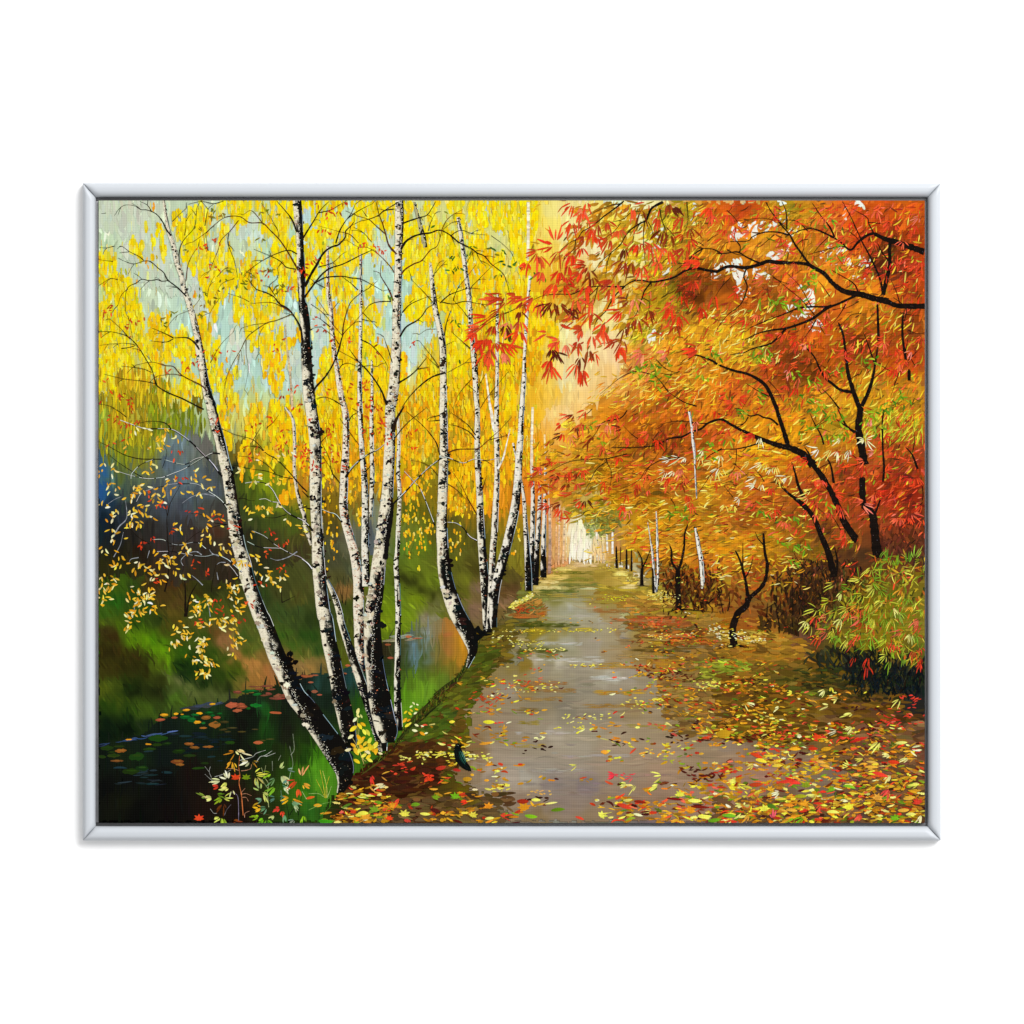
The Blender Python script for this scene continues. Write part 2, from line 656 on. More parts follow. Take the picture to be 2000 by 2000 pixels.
def wash(L, field, poly, along='v', ragx=3.0, ragy=3.0, streak=0.14, step=2.6):
    """one continuous glaze over a traced area, colour from the field, with fine brush streaks"""
    px = np.array(poly)
    xa, ya = np.maximum(px.min(0) - 4, (X0, Y0))
    xb, yb = np.minimum(px.max(0) + 4, (X1, Y1))
    nx, ny = int((xb - xa) / step) + 2, int((yb - ya) / step) + 2
    gx, gy = np.meshgrid(np.linspace(xa, xb, nx), np.linspace(ya, yb, ny))
    ox = (vnoise(gx / 9 + 3, gy / 7 + 8) - 0.5) * 2 * ragx
    oy = (vnoise(gx / 6 + 33, gy / 30 + 18) - 0.5) * 2 * ragy
    ins = in_poly(poly, gx + ox, gy + oy)
    wx = (vnoise(gx / 14 + 70, gy / 22 + 5) - 0.5) * (8 if along == 'v' else 30)
    wy = (vnoise(gx / 18 + 7, gy / 16 + 50) - 0.5) * (30 if along == 'v' else 7)
    cc = field((gx + wx).ravel(), (gy + wy).ravel())
    if along == 'v':
        st = vnoise(gx / 3.2, gy / 60) * 0.6 + vnoise(gx / 7 + 9, gy / 34) * 0.4 - 0.5
    elif along == 'h':
        st = vnoise(gx / 60, gy / 3.2) * 0.6 + vnoise(gx / 34 + 9, gy / 7) * 0.4 - 0.5
    else:
        r_ = math.radians(float(along))
        a_, b_ = gx * math.cos(r_) + gy * math.sin(r_), -gx * math.sin(r_) + gy * math.cos(r_)
        st = vnoise(a_ / 30, b_ / 3.0) * 0.6 + vnoise(a_ / 18 + 9, b_ / 6) * 0.4 - 0.5
    cc = np.clip(cc * (1 + 2 * streak * st.reshape(-1, 1)), 0, 1)
    cell = ins[:-1, :-1] & ins[1:, :-1] & ins[1:, 1:] & ins[:-1, 1:]
    ii = (np.arange(ny - 1)[:, None] * nx + np.arange(nx - 1)[None])[cell]
    F = np.stack((ii, ii + nx, ii + nx + 1, ii + 1), -1)
    used = np.unique(F)
    remap = np.full(nx * ny, -1)
    remap[used] = np.arange(len(used))
    P = np.column_stack((gx.ravel(), gy.ravel()))[used]
    L.add(P, cc[used], remap[F], m=len(used))


def scumble(L, field, poly, n, ln, wd, ang=90, sa=8, js=0.1):
    """loose strokes over a wash, each in the colour of its place"""
    px = np.array(poly)
    (xa, ya), (xb, yb) = px.min(0), px.max(0)
    pts = []
    while len(pts) < n:
        x, y = random.uniform(xa, xb), random.uniform(ya, yb)
        if inside(poly, x, y):
            pts.append((x, y))
    pts = np.array(pts)
    cols_ = field(pts[:, 0], pts[:, 1])
    for (x, y), c in zip(pts, cols_):
        th = math.radians((ang(x, y) if callable(ang) else ang) + random.gauss(0, sa))
        l2, w2 = ln * random.uniform(0.5, 1.4), wd * random.uniform(0.4, 1.3)
        u = np.linspace(-0.5, 0.5, 5)
        bend = random.gauss(0, 0.08) * l2
        sp = np.column_stack((x + math.cos(th) * u * l2 - math.sin(th) * bend * (1 - 4 * u * u), y + math.sin(th) * u * l2 + math.cos(th) * bend * (1 - 4 * u * u)))
        c0 = jit(c, js, 0.008)
        f = np.array((0.75, 0.2, 0, 0.2, 0.75))[:, None]
        stroke(L, sp, w2 * 0.5 * np.array((0.3, 0.9, 1, 0.85, 0.25)), c0[None] * (1 - f) + np.asarray(c)[None] * f)


def zone_angle(x, y):
    """run of the brush: upright among the birches and in the water, drooping among the maples, level on the ground"""
    if y > 1060 + max(0, (x - 1000)) * 0.14 and x > 900 - (y - 1100) * 0.55:
        return random.gauss(2, 7)
    if x > 1120 and y < 1150:
        return random.gauss(150, 45)
    return random.gauss(90, 9)


under = new_layer('painted_undergrowth', 'broad brushed background tones of woods, banks and ground')
for _ in range(9500):
    x, y = random.uniform(X0, X1), random.uniform(Y0, Y1)
    dark_l = x < 620 and y > 1180
    c = base_at(x + random.gauss(0, 14), y + random.gauss(0, 12))
    c = jit(c, 0.1 if not dark_l else 0.18, 0.012)
    th = math.radians(zone_angle(x, y))
    l2, w2 = random.uniform(14, 38), random.uniform(3, 8)
    u = np.linspace(-0.5, 0.5, 5)
    bend = random.gauss(0, 0.08) * l2
    sp = np.column_stack((x + math.cos(th) * u * l2 - math.sin(th) * bend * (1 - 4 * u * u), y + math.sin(th) * u * l2 + math.cos(th) * bend * (1 - 4 * u * u)))
    stroke(under, sp, w2 * 0.5 * np.array((0.3, 0.9, 1, 0.8, 0.25)), c)

MFD = Field('''A3 1250 500 b8a020 1100 780 c08a1c 1400 620 c0941c 1700 100 a89020 1500 200 b8a424 1850 150 c87a1c 1800 320 cc8420 1600 480 b8901c 1300 870 b08a18 1500 850 a08418 1650 720 9a4a10 1800 720 8a4a10 1700 900 6a3a0c 1550 800 5a4810 1850 950 a05a14 1450 1000 b8961c 1300 1000 c09a20 1600 1050 a8701c 1400 1150 c08a20 1200 1200 b8a01c 1700 1150 d49c20 1850 1100 d8a020 1550 1250 d8941c 1750 1350 d49c24 1900 1300 dca824 1300 1350 d8a040 1200 1450 d08c38 1450 1450 c88a20 1650 1450 d08c1c 1850 1480 b87c1c 1400 1550 b88418 1700 1600 d08820 1900 1600 cc8014 1200 1650 d8983c 1000 1700 e4b060 1350 1750 d08018 1100 1850 c47c24 1300 1880 a05c14 1500 1850 a86014 1700 1800 c47418 1850 1850 d07c18|A4 50 100 c86414 250 100 b85014 700 80 a88818 850 150 c08c1c 1000 80 cc7c18 1200 100 d86a20 1100 200 d0702c 1350 150 b4500f 1550 100 c45a14 1750 100 c86414 1880 150 c05a14 1500 250 a8440f 1700 250 94400f 1850 300 a84810 300 250 d88c1c 450 400 c88c20 300 480 c8801c 800 350 c08018 950 400 c88420 850 500 b07c18 1000 300 c0641c 1350 330 b84c14 1600 450 6a3c10 1750 500 8a3c0f 1880 600 c04414 1500 600 5a2c10 1700 650 6e3410 1850 700 a84a10 1650 750 c05a14 1500 800 d0801c 1350 750 dc9020 1200 650 c8641c 1250 560 d88820 700 650 c8741c 600 750 b0641c 800 740 b06418 450 850 a85a18 600 900 8a5814 750 900 c0741c 950 750 dc9424 1050 700 d89020 100 800 8a4c12 100 920 b86418 300 950 b86014 200 1050 b8701c 500 1000 a06014 700 1000 b4681c 100 1150 d89c20 250 1230 d8a420 100 1350 d8a420 200 1450 d09a20 400 1350 b88c1c 350 1450 a8941c 500 1200 a05010 700 1250 b05414 850 1250 c0641c 1000 1250 c46814 600 1400 8a4a10 750 1450 6e360c 850 1600 6a3c0c 650 1600 7a3c0c 500 1550 b05014 300 1520 c8781c 200 1700 c8641c 100 1600 d07c18 350 1750 b8641c 600 1750 a05418 800 1750 b06c18 1000 1400 a0500f 1050 1600 a45410 1150 1000 c0641c 1300 1000 d08c1c 1400 1100 a0600f 1250 1150 9a5410 1350 1300 6e380c 1100 1250 b4600f 1250 1400 a04c0f 1400 1450 8a4c12 1550 1000 d0841c 1650 1150 a85a10 1600 1250 9a4c10 1800 1100 8e480f 1850 1250 8a480f 1600 1450 a8540f 1750 1350 c05018 1850 1450 b04c14 1700 1550 b8600f 1500 1600 b8801c 1350 1650 c8901c 1400 1800 c89018 1600 1750 b8841c 1700 1850 c49418 1850 1700 c0881c 1850 1900 b88018 1000 1800 cc8c1c 1150 1850 d09820 850 1850 c08418 600 1850 d08c1c 400 1880 c8841c 150 1880 c85c18|B3 650 60 d8a030 800 200 dc9c28 600 300 dca028 750 350 d09420 950 100 d0841c 1100 100 b0600f 1300 60 c47c18 1500 50 c47014 1400 200 9a500f 1200 230 b0600f 1600 200 a85810 1300 330 8a4c10 1100 420 9a640f 1500 380 7e480f 1700 350 a05410 1850 300 a85a14 900 420 c8881c 700 480 c89420 500 500 d09c24 850 550 a0700f 1000 520 b0740f 1200 480 c07c18 1400 480 c4741c 1600 500 b4641c 1800 450 b8701c 400 640 d08420 550 620 b87c1c 700 650 b08420 800 700 a87c18 950 700 c87c18 1100 620 c88018 1300 640 c8741c 1500 620 c0641c 1700 600 b06418 1880 600 b87018 450 780 c4841c 600 800 b48c24 750 850 a88818 850 900 98800f 1000 850 b8800f 1150 800 c4841c 1300 820 a0680f 1450 780 905410 1650 760 a8741c 1850 750 b08c1c 500 900 b89438 700 950 b89c30 900 1000 98801a 1050 980 a8801a 1200 950 c8901c 1400 920 b87c14 1600 960 a87c14 1800 880 b8841c 1900 950 9a6414 1000 1100 b88420 1150 1080 c8941c 1350 1080 c48c18 1500 1050 c88c18 1700 1050 b07814 1850 1080 b47c18 1050 1230 c08c24 1200 1200 d49c20 1350 1200 c88c1c 1500 1180 d09020 1650 1200 cc8c1c 1800 1200 c4841c 1150 1330 b0841c 1350 1350 b8801c 1500 1330 c48820 1650 1380 c8841c 1850 1320 cc8818 1250 1450 8a6418 1430 1430 8a5814 1800 1430 b86c1c|B4 100 50 b87014 250 60 b88c1c 400 50 c88014 700 50 cc8418 850 80 c08018 1000 50 b0841c 1200 80 c49018 1500 60 a8941c 1650 80 b89c20 1850 60 c8a01c 1450 150 98801a 1700 150 b0781c 1850 180 b8701c 60 240 b4501a 200 250 c8801c 400 180 d89018 700 180 d09014 850 200 d09018 1050 200 b0881c 1150 180 a0841a 1250 300 c08018 1600 280 a85414 1750 280 a85818 1850 330 a06018 100 330 d07c18 300 380 d09018 450 430 d89c18 600 470 d08c14 750 500 c87c18 1000 370 b87c18 1150 420 b06c1c 1250 450 a05c18 1500 400 b0601c 1650 450 904c18 1750 480 8a4418 1880 430 a04818 100 500 c8801c 300 520 c8801c 500 560 c4801c 650 600 b87418 850 620 b06018 1000 550 b06c1c 1150 550 8e4c18 1250 600 8e4818 1450 520 a85c20 1650 580 8e4418 1800 570 8a3c18 100 640 c88c20 300 640 c0801c 500 700 b46c1c 700 700 a86018 850 720 b0501c 1000 750 a84c18 1200 680 a04c18 1400 700 9e3c14 1550 700 a03c10 1700 680 a03c10 1880 700 8e3414 100 800 cc841c 300 780 b87018 500 800 b0641c 400 850 a85818 700 850 a86018 1000 850 a85418 1200 850 a04c14 1450 880 9a3c14 1650 800 9a3410 1850 820 8e3414 100 920 b8701c 250 900 b0681c 450 950 a06414 650 950 986018 850 920 9a5818 1050 960 8e4c18 1250 950 94481a 1550 950 984c18 1750 920 8c3c14 1880 960 7c3014 100 1050 b06c1c 300 1050 a05c18 500 1050 9e6814 700 1080 946014 850 1080 8a5c14 1000 1100 7e4c18 1250 1080 94501c 1350 1050 9a501c 1550 1080 7e4018 1750 1080 6e3018 1880 1100 5e2c18 100 1200 c8901c 300 1200 c4881c 500 1180 b88014 700 1200 a07014 850 1200 906414 1100 1200 8a541a 1250 1200 905c1c 1400 1250 7a481e 1600 1200 6e3c20 1750 1250 5a3420 1880 1250 4a3420 100 1350 c88c18 300 1350 c89018 500 1330 b48414 650 1330 a07418 800 1340 8a6418 950 1350 8a6414 1200 1330 5e3c1c 1350 1350 5a3c1c 100 1480 c0741c 300 1480 b0701c 400 1500 a05018 550 1450 a87414 700 1450 986018 850 1450 4a3c18 950 1450 5a3c1c''')
_m = MFD.c.mean(0)
MFD.c = np.clip((_m + 1.22 * (MFD.c - _m)) * np.array((1.04, 0.98, 0.9)), 0.02, 1)
MP = poly_px('A3 1500 5|A4 1905 5|B4 1905 1500 900 1500 0 1500|B3 1200 1480 1000 1150 700 960 400 720 300 560 420 450|A3 720 1900 1000 1600 1150 1250 1180 900 1080 760 1430 600 1430 400')
wash(under, MFD, MP, 150, 16, 12, 0.16)
# ---- sky showing through
sky = new_layer('painted_sky', 'pale blue-green sky showing between the yellow leaves')
SKY = 'd0dcc6:3 ccdccc:3 c4dfd6:2 d4dcc0:2 d8e0c6:1'
for p_ in ('A1 15 15 600 15 560 200 640 420 700 560 620 560 500 420 180 300 15 240', 'A1 200 420 500 420 640 600 760 820 800 900 560 780 360 760 200 620',
           'A1 760 520 900 480 1000 700 1240 600 1240 740 1050 900 900 1180 800 800', 'A1 960 1000 1040 1010 1060 1240 960 1280', 'A1 1220 200 1500 120 1800 300 1820 520 1640 380 1300 330',
           'A1 1410 960 1750 1050 1880 1300 1400 1330 1200 1180 1240 1050', 'A1 1240 1260 1560 1250 1540 1400 1240 1520 1200 1400', 'A1 1540 1380 1880 1400 1880 1700 1620 1740 1520 1620',
           'A1 780 1640 960 1700 980 1800 860 1800', 'A1 1070 1560 1200 1560 1180 1920 1060 1840', 'A2 20 60 120 60 140 400 20 700', 'A2 60 880 320 960 360 1300 80 1500',
           'A2 640 330 840 360 830 640 680 620', 'A2 560 950 730 950 720 1110 600 1100', 'A2 920 340 1100 340 1100 480 920 640', 'A2 930 960 1140 1000 1100 1170 1240 1170 1160 1300 920 1400',
           'A2 1390 950 1530 900 1530 1080 1420 1090', 'A2 1790 80 1900 100 1890 270 1800 280', 'A2 1520 150 1720 20 1700 160 1580 320', 'A2 720 1240 830 1240 800 1480 730 1440',
           'A2 930 1400 1080 1330 1040 1500 940 1560', 'A2 1520 560 1620 560 1600 720 1520 720', 'A2 1200 500 1300 500 1300 600 1210 600'):
    pp = p_.split()
    v = [float(q) for q in pp[1:]]
    pts = [T(pp[0], v[i], v[i + 1]) for i in range(0, len(v), 2)]
    ar = 0.5 * abs(sum(pts[i][0] * pts[i - 1][1] - pts[i - 1][0] * pts[i][1] for i in range(len(pts))))
    cb = pick(SKY)
    hexs = '%02x%02x%02x' % tuple(int(255 * q) for q in cb)
    patch(sky, pp[0], v, 'ced8bc' if pts[0][0] < 320 and pts[0][1] < 500 else hexs, 'ccdac2' if pts[0][1] < 560 and pts[0][0] < 420 else 'c6ded0', int(ar / 45) + 4, 26, 8, 90, 4, 0.03, 3)
# white sky among the maples
for p_ in ('A3 460 180 600 120 620 300 470 400', 'A3 1060 30 1240 30 1180 110 1050 180', 'A3 780 130 980 60 960 240 780 330', 'A3 1240 180 1370 150 1400 500 1260 520', 'A3 800 480 1000 500 980 700 820 690',
           'A3 1380 560 1470 560 1450 680 1370 690', 'A3 1640 40 1730 60 1720 190 1640 200', 'A3 400 1180 560 1180 540 1540 420 1800', 'A3 560 1500 800 1420 760 1700 560 1800', 'A3 900 900 1000 950 940 1060 860 1090',
           'A3 1830 590 1932 590 1932 700 1840 720', 'A4 0 590 250 540 270 680 200 730 0 690', 'A4 140 250 560 190 560 290 330 330 150 370', 'A4 590 20 640 20 640 260 570 180', 'A4 200 730 300 700 260 890 200 880',
           'A4 880 490 1200 430 1240 530 1450 560 1380 620 1060 560', 'A4 600 210 760 200 720 290 660 320', 'A4 430 500 680 470 600 560 480 560', 'A4 640 1010 880 960 890 1050 640 1110', 'A4 870 1120 960 1110 950 1180 860 1190',
           'A4 760 800 900 840 860 980 800 900', 'A4 1270 650 1330 700 1320 800 1270 780', 'A4 340 640 480 630 470 700 330 720', 'A4 1180 80 1230 60 1220 150 1170 150', 'A3 1250 1230 1400 1230 1380 1280 1260 1290',
           'A4 660 400 720 410 730 460 660 450', 'A4 1100 420 1210 430 1200 510 1060 500', 'A4 1270 40 1340 20 1340 60 1280 70'):
    pp = p_.split()
    v = [float(q) for q in pp[1:]]
    pts = [T(pp[0], v[i], v[i + 1]) for i in range(0, len(v), 2)]
    ar = 0.5 * abs(sum(pts[i][0] * pts[i - 1][1] - pts[i - 1][0] * pts[i][1] for i in range(len(pts))))
    patch(sky, pp[0], v, 'e8f0e2', 'f2ead8', int(ar / 40) + 3, 18, 7, 90 if pp[0] == 'A3' else 60, 20, 0.03, 3)

# ---- background wood: lit gap at the end of the avenue, glow, blue distance
wood = new_layer('painted_distant_wood', 'misty distant wood with the bright opening at the end of the avenue')
UF = Field('''A3 60 100 f4dc20 60 500 f0cc18 60 900 ecc018 60 1300 f0d820 60 1700 f4d020 150 200 f4e890 200 100 f0d840 250 300 f8e0a0 330 100 f0e8d0 400 250 f4e8b0 300 450 f4dc80 500 150 f4ecc0 520 350 eef0d8 250 600 ecc83c 200 800 ecb828 220 1000 f0cc30 250 1250 f0c838 220 1500 ecc040 220 1750 f0bc40 330 1100 f4d868 330 1350 f4dc90 350 1600 f4d488 400 1800 f4c870 450 1000 ecdc90 500 1200 f2f0d8 480 1450 f6e4c4 500 1650 eee8cc 520 1850 f4d8a0 620 1300 f8e8d0 640 1500 f4e4cc 620 1700 f8dcb0 600 1900 f4cc90 750 1150 f4e4a0 760 1350 fae4c8 760 1550 f8dcb0 740 1750 f4d09c 850 1000 f4f0d0 900 1100 f4e8b0 880 1250 f4e0c0 900 1450 f4d8c0 880 1650 f4cc98 950 950 f0ecc8 1000 1400 f4d4c0 800 500 f2f0e0 850 650 f2f0e4 700 400 f4ead8 900 300 f0e060 950 400 f4ec90 1000 250 f4e040 1100 200 f0e8c0 1150 100 f0f4e8 1250 300 f0f4e8 1250 450 f0e8a0 1000 600 f0e4c0 600 550 f0d8a0 550 450 f0d490 450 620 e8b848 600 750 dca830 800 770 d8a028 500 900 d0982c 700 950 d0a848 950 800 c89c20 350 850 e0a430 420 700 e4b040|B3 200 100 f4c030 400 100 f8cc78 550 100 f4cc88''')
UF.c = UF.c * np.where(UF.p[:, :1] < 1000 + 470 / Q, np.array((1.0, 0.97, 0.62)), np.array((1.0, 0.97, 0.8)))
UP = poly_px('A3 100 5 1420 5 1300 400 1200 560 1260 700 1000 900 1130 1000 1080 1300 1030 1500 900 1800|B3 650 0 560 200 330 150 110 150')
wash(wood, UF, UP, 'v', 8, 14, 0.06)
scumble(wood, UF, UP, 380, 34, 6, 90, 4, 0.06)
TF = Field('''B3 380 60 f8d8a0 450 200 f8c880 400 400 f2b85c 330 250 f6c060 520 100 fae0b8 560 300 f4b850 620 480 dca040 250 300 f4a820 200 450 f0a020 150 650 ee8a24 250 650 f08828 330 700 ee8430 180 850 e88028 300 850 ec8038 350 950 e89050 130 1000 a88a28 200 1050 c88a30 260 1050 d07c28 330 1050 d89050 160 1250 8c8834 260 1250 a08434 330 1250 a88a5c 160 1450 585e20 260 1450 6a6424 340 1450 a87c58 400 1050 eca868 450 1100 f0c090 500 1050 f4d0a0 400 1250 e09c60 450 1300 ecc090 500 1250 f0c890 400 1430 cc9468 480 1430 dca878 430 800 c89038 520 850 c8a050 600 900 c8b060 700 950 c0a448 560 1000 f4e8bc 600 1060 fbf6d4 640 1150 fffbe6 600 1250 fffae0 560 1350 fdf2d0 660 1350 fff6dc 720 1300 fdf0d0 720 1200 f4f0d0 750 1400 f4d8a8 540 1180 fbf0cc 530 1390 f4e0b0 700 1060 b8b878 760 1080 a8ac60 800 1150 b4ac78 740 1130 c4c494 780 1350 f0c890 820 1350 eccca0 860 1300 dcb880 820 1250 d8c49c 880 1050 b09838 930 1150 b08858 950 1250 b88450 900 1380 c89c60 1000 1380 ac7c30 1050 1420 a07c2c 1100 1300 b88424 980 1450 ac9040 870 1420 e0bc80 60 900 8a8820 50 1200 6a6c1c 60 1500 5a5c1c''')
_in = (TF.p[:, :1] > 1000 + 535 / Q) & (TF.p[:, :1] < 1000 + 755 / Q) & (TF.p[:, 1:] > 795 + 980 / Q)
TF.c = np.where(_in, TF.c, TF.c * np.array((1.0, 0.96, 0.78)))
TP = poly_px('B3 330 0 560 0 540 420 700 700 1000 960 1130 1150 1110 1500 860 1440 760 1415 500 1415 380 1490 330 1570 130 1600 100 1000 110 480')
wash(wood, TF, TP, 'v', 5, 10, 0.05)
scumble(wood, TF, TP, 420, 26, 4.5, 90, 4, 0.05)
patch(wood, 'B3', [600, 1050, 800, 1020, 830, 1180, 700, 1220, 660, 1160], 'a0a860', '96a458', 46, 6, 3.5, 20, 60, 0.14)
WF = Field('''B1 40 480 3a5a70 60 600 2c5f90 40 750 24548a 120 650 4a6a60 200 600 5c6a30 100 900 1e3448 40 1050 142430 200 1000 242c34 250 750 46584a 350 650 5a6c50 450 600 6a7050 600 350 6a7a6c 700 320 6c8088 800 300 70848c 900 280 6a6a64 1000 350 6c6860 650 500 5c6c78 750 600 5c707c 900 650 606e70 1050 600 4a5054 1100 750 4a5258 1000 800 545c60 850 800 50606a 700 750 52606a 550 750 4c5454 450 850 40484c 600 950 424a54 800 950 484c56 1000 950 484a42 1150 950 403e3a 300 900 2c3030 150 1150 161c20 300 1150 26221e 500 1150 2c2824 700 1150 343438 900 1150 3a302c 1100 1150 4a3020 200 1350 201c12 400 1350 241a10 600 1350 342c28 800 1350 342c28 1000 1350 30281e 1200 1350 342c20 100 1450 2c2a10 300 1480 2a2c10 600 1500 3a2a18 900 1500 342c1c 1200 1500 2c2418 500 400 8a8a24 350 500 8a8420 250 400 80901c 450 250 7c8a1c 700 150 7a861c 850 120 80881e 560 200 90941c 300 200 a89c1c 100 300 b09a1c 150 420 6a7a40 1250 400 806a1c 1260 550 30341c 1330 650 4c5a18 1450 650 869414 1550 700 8a9a14 1650 750 829016 1400 800 4a5c18 1350 900 343c18 1500 900 54681a 1650 880 6a7c1a 1800 850 a0861c 1880 950 7a7c1c 1450 1000 38441c 1600 1050 46541c 1800 1050 4a5c1c 1400 1200 2c301c 1600 1200 3c3c1c 1850 1200 48461c 1500 1400 2a2a18 1700 1400 34301c 1880 1400 3c341c 1500 1550 2a3018 1750 1550 34381a 1550 350 a09020 1450 450 988c1c 1700 500 9a9818 1850 550 a89020 1880 700 d08a20 1850 350 a08428|B2 230 900 8a6a14 250 1000 6a5214 300 1100 50481c 300 1250 4a4630 480 950 8a7a20 480 1080 6a6a3c 460 1200 60604c 640 900 8a8450 650 1050 747868 650 1200 5c6468 640 1350 545c60 480 1350 585a4c 450 1500 50543a 930 900 6a6a18 1000 950 5c6414 930 1050 6a7424 930 1150 6c7430 1000 1200 6a7020 1100 1250 5c7c1c 1200 1200 5c5c18 1150 1000 605c14 1050 850 7a6c14 1200 850 8a7414 1100 700 8a8018 1150 500 a0941c 950 1300 547420 1100 1330 607018 1400 950 a87c14 1500 950 a87814 1400 1100 5c581c 1500 1150 66601c 1600 1050 7a6414 1450 1280 585a1a 1600 1250 4e4c16 1580 850 d09018 980 740 ee8a1a 1850 950 e0941c 1850 1100 9a7c18 1880 1300 7c7420''')
WP = poly_px('B1 5 430 250 340 560 190 950 200 1200 380 1500 300 1885 480|B2 180 900 700 860 920 650 1060 560 1240 350 1250 850 1350 850 1640 850 1932 1000|B3 110 950 130 1600|B2 1660 1420 900 1440 720 1470 300 1520|B1 1500 1720 800 1720 5 1660')
wash(wood, WF, WP, 'v', 4, 34, 0.14)
scumble(wood, WF, WP, 750, 40, 5.5, 90, 4, 0.1)
patch(wood, 'A1', [40, 1580, 120, 1560, 130, 1820, 30, 1780], '5a6a58', '61685c', 16, 34, 6, 95, 6)
patch(wood, 'A1', [380, 1700, 620, 1660, 820, 1920, 480, 1920], '9aa020', '7f8a1c', 60, 26, 7, 90, 6)
patch(wood, 'A1', [880, 1740, 960, 1760, 960, 1920, 880, 1900], '9a8420', '80701c', 14, 26, 7, 90, 4)
patch(wood, 'B2', [1640, 250, 1932, 250, 1932, 950, 1660, 950], 'f5aa18', 'e8941c', 150, 40, 7, 90, 3)

# ---- grassy banks across the water, left
bank = new_layer('painted_grass_bank', 'mossy green bank sloping down to the dark water')
BF = Field('''C1 60 60 4a5c14 200 100 46600f 350 60 2c4a0c 550 60 2c3c10 700 60 4a4212 60 150 3a3010 130 200 36280c 250 200 4c6410 330 220 5a820c 420 260 62900a 520 240 4a7a0a 560 330 5f8e0a 620 430 6a9a0c 660 520 547c10 560 480 4a5a12 480 420 32340c 350 380 30260c 200 350 382c0c 60 350 2c260a 60 500 3c380e 160 500 36300c 300 480 2c2a0a 450 500 282408 560 600 30360e 520 700 1e240a 350 700 162008 260 680 1a2a0a 150 650 445212 60 700 4c5812 200 800 3e5010 100 850 26400c 300 850 2c440e 430 880 405814 500 930 3c5416 300 950 14280c 100 1000 0c1c0c 250 1050 081408 60 1120 0a180c 450 1020 1a2a12 640 560 5c6030 760 620 646a38 900 690 5c6630 1050 740 545e2c 1180 760 4c5628 740 760 46641a 700 700 4a5a24 650 780 344c14 600 760 283010 780 480 12280a 820 580 10240a 1000 630 1a2c0c 1200 670 24300e 900 520 16300c 760 350 30540c 760 250 3a4c10 850 420 1e3c0c 1000 480 24400c 1100 560 2c400e 1050 350 30480e 900 100 50501a 760 120 4c4a12 850 200 3a4c12 980 200 344a10 1060 170 6a4a20 1150 230 90643a 1230 300 9a6c40 1320 390 a87238 1420 460 b47c3c 1550 520 ac7038 1600 600 a86c38 1450 620 9a6c30 1330 620 6a6424 1300 500 44540f 1250 560 364a0e 1180 420 3a4e10 1400 340 4e5a18 1350 200 40541a 1450 300 566020 1560 420 80642c 1650 520 946438 1780 420 8a6834 1880 480 907040 1700 200 3e5c18 1850 300 3c5818 1800 100 38481c 1900 380 5a6020|C2 100 60 2a3814 60 200 2a4814 120 320 34501a 60 430 8a7038 160 460 846c38 200 500 6a5a2c 60 500 a0783c 330 100 3e4614 400 250 4a5214 430 400 525a14 480 450 545c14 250 200 44501a|B1 60 1600 3a4c10 200 1650 3c5a10 150 1800 285a12 60 1900 3a5c14 350 1700 2c4412 400 1850 2a4a14 500 1650 3c2c12 600 1750 4a3814 700 1600 4a2c14 760 1800 54401a 700 1900 5a4c18 900 1700 34300f 950 1800 345014 1050 1700 2c2e12 1150 1850 4a5418 1250 1750 3c4016 1000 1900 40581a 1550 1750 2e3c18 1700 1700 40421c 1850 1750 4a4a1c 1700 1880 384a1e 1880 1900 3a4a1e|B2 250 1400 44442c 300 1600 4c4a24 370 1700 8a6434 300 1850 34401a 420 1500 4a4e34 420 1850 3e4a16 440 1300 5a5a40 800 1450 5a6a1c 790 1700 5e7414 780 1880 6c8410 930 1420 5a6c1c 1000 1450 6a7c1c 960 1580 34380e 1100 1600 606c18 1080 1680 3c420e 1200 1760 3a3c0e 1180 1600 6a7a1a 1050 1780 728612 1150 1850 6c7a1e 930 1780 66801a 950 1900 6e8814 1250 1830 6a6a38 1150 1900 80705a 1280 1900 5c6820 1430 1450 5a5a1a 1500 1600 6a6c1c 1600 1500 4a4414 1450 1700 5c5c18 1580 1750 705c34 1600 1850 82644a 1640 1720 806450 1880 1560 5a501c 1870 1700 5a4020 1880 1800 8a6a4a 1900 1880 6e5a2a|C2 760 60 788c14 900 100 6a8416 1000 60 748a18 1100 30 90886a 1200 30 8a8664 1300 20 6a6420 800 200 5a7012''')
BP = poly_px('B1 5 1590 400 1540 640 1600 1000 1620 1480 1600 1885 1400|B2 230 1200 470 1280 720 1380 1000 1340 1300 1330 1660 1280 1932 1480|B3 130 1580 0 1840|C2 1700 180 1340 60 1000 320 400 580|C1 1900 820 800 1000 5 1300')


def bank_angle(x, y):
    return 62 if x < 480 else 20 if y > 1340 else 70 if x < 740 else 35


wash(bank, BF, BP, 60, 5, 12, 0.12)
scumble(bank, BF, BP, 900, 22, 4, bank_angle, 14, 0.12)

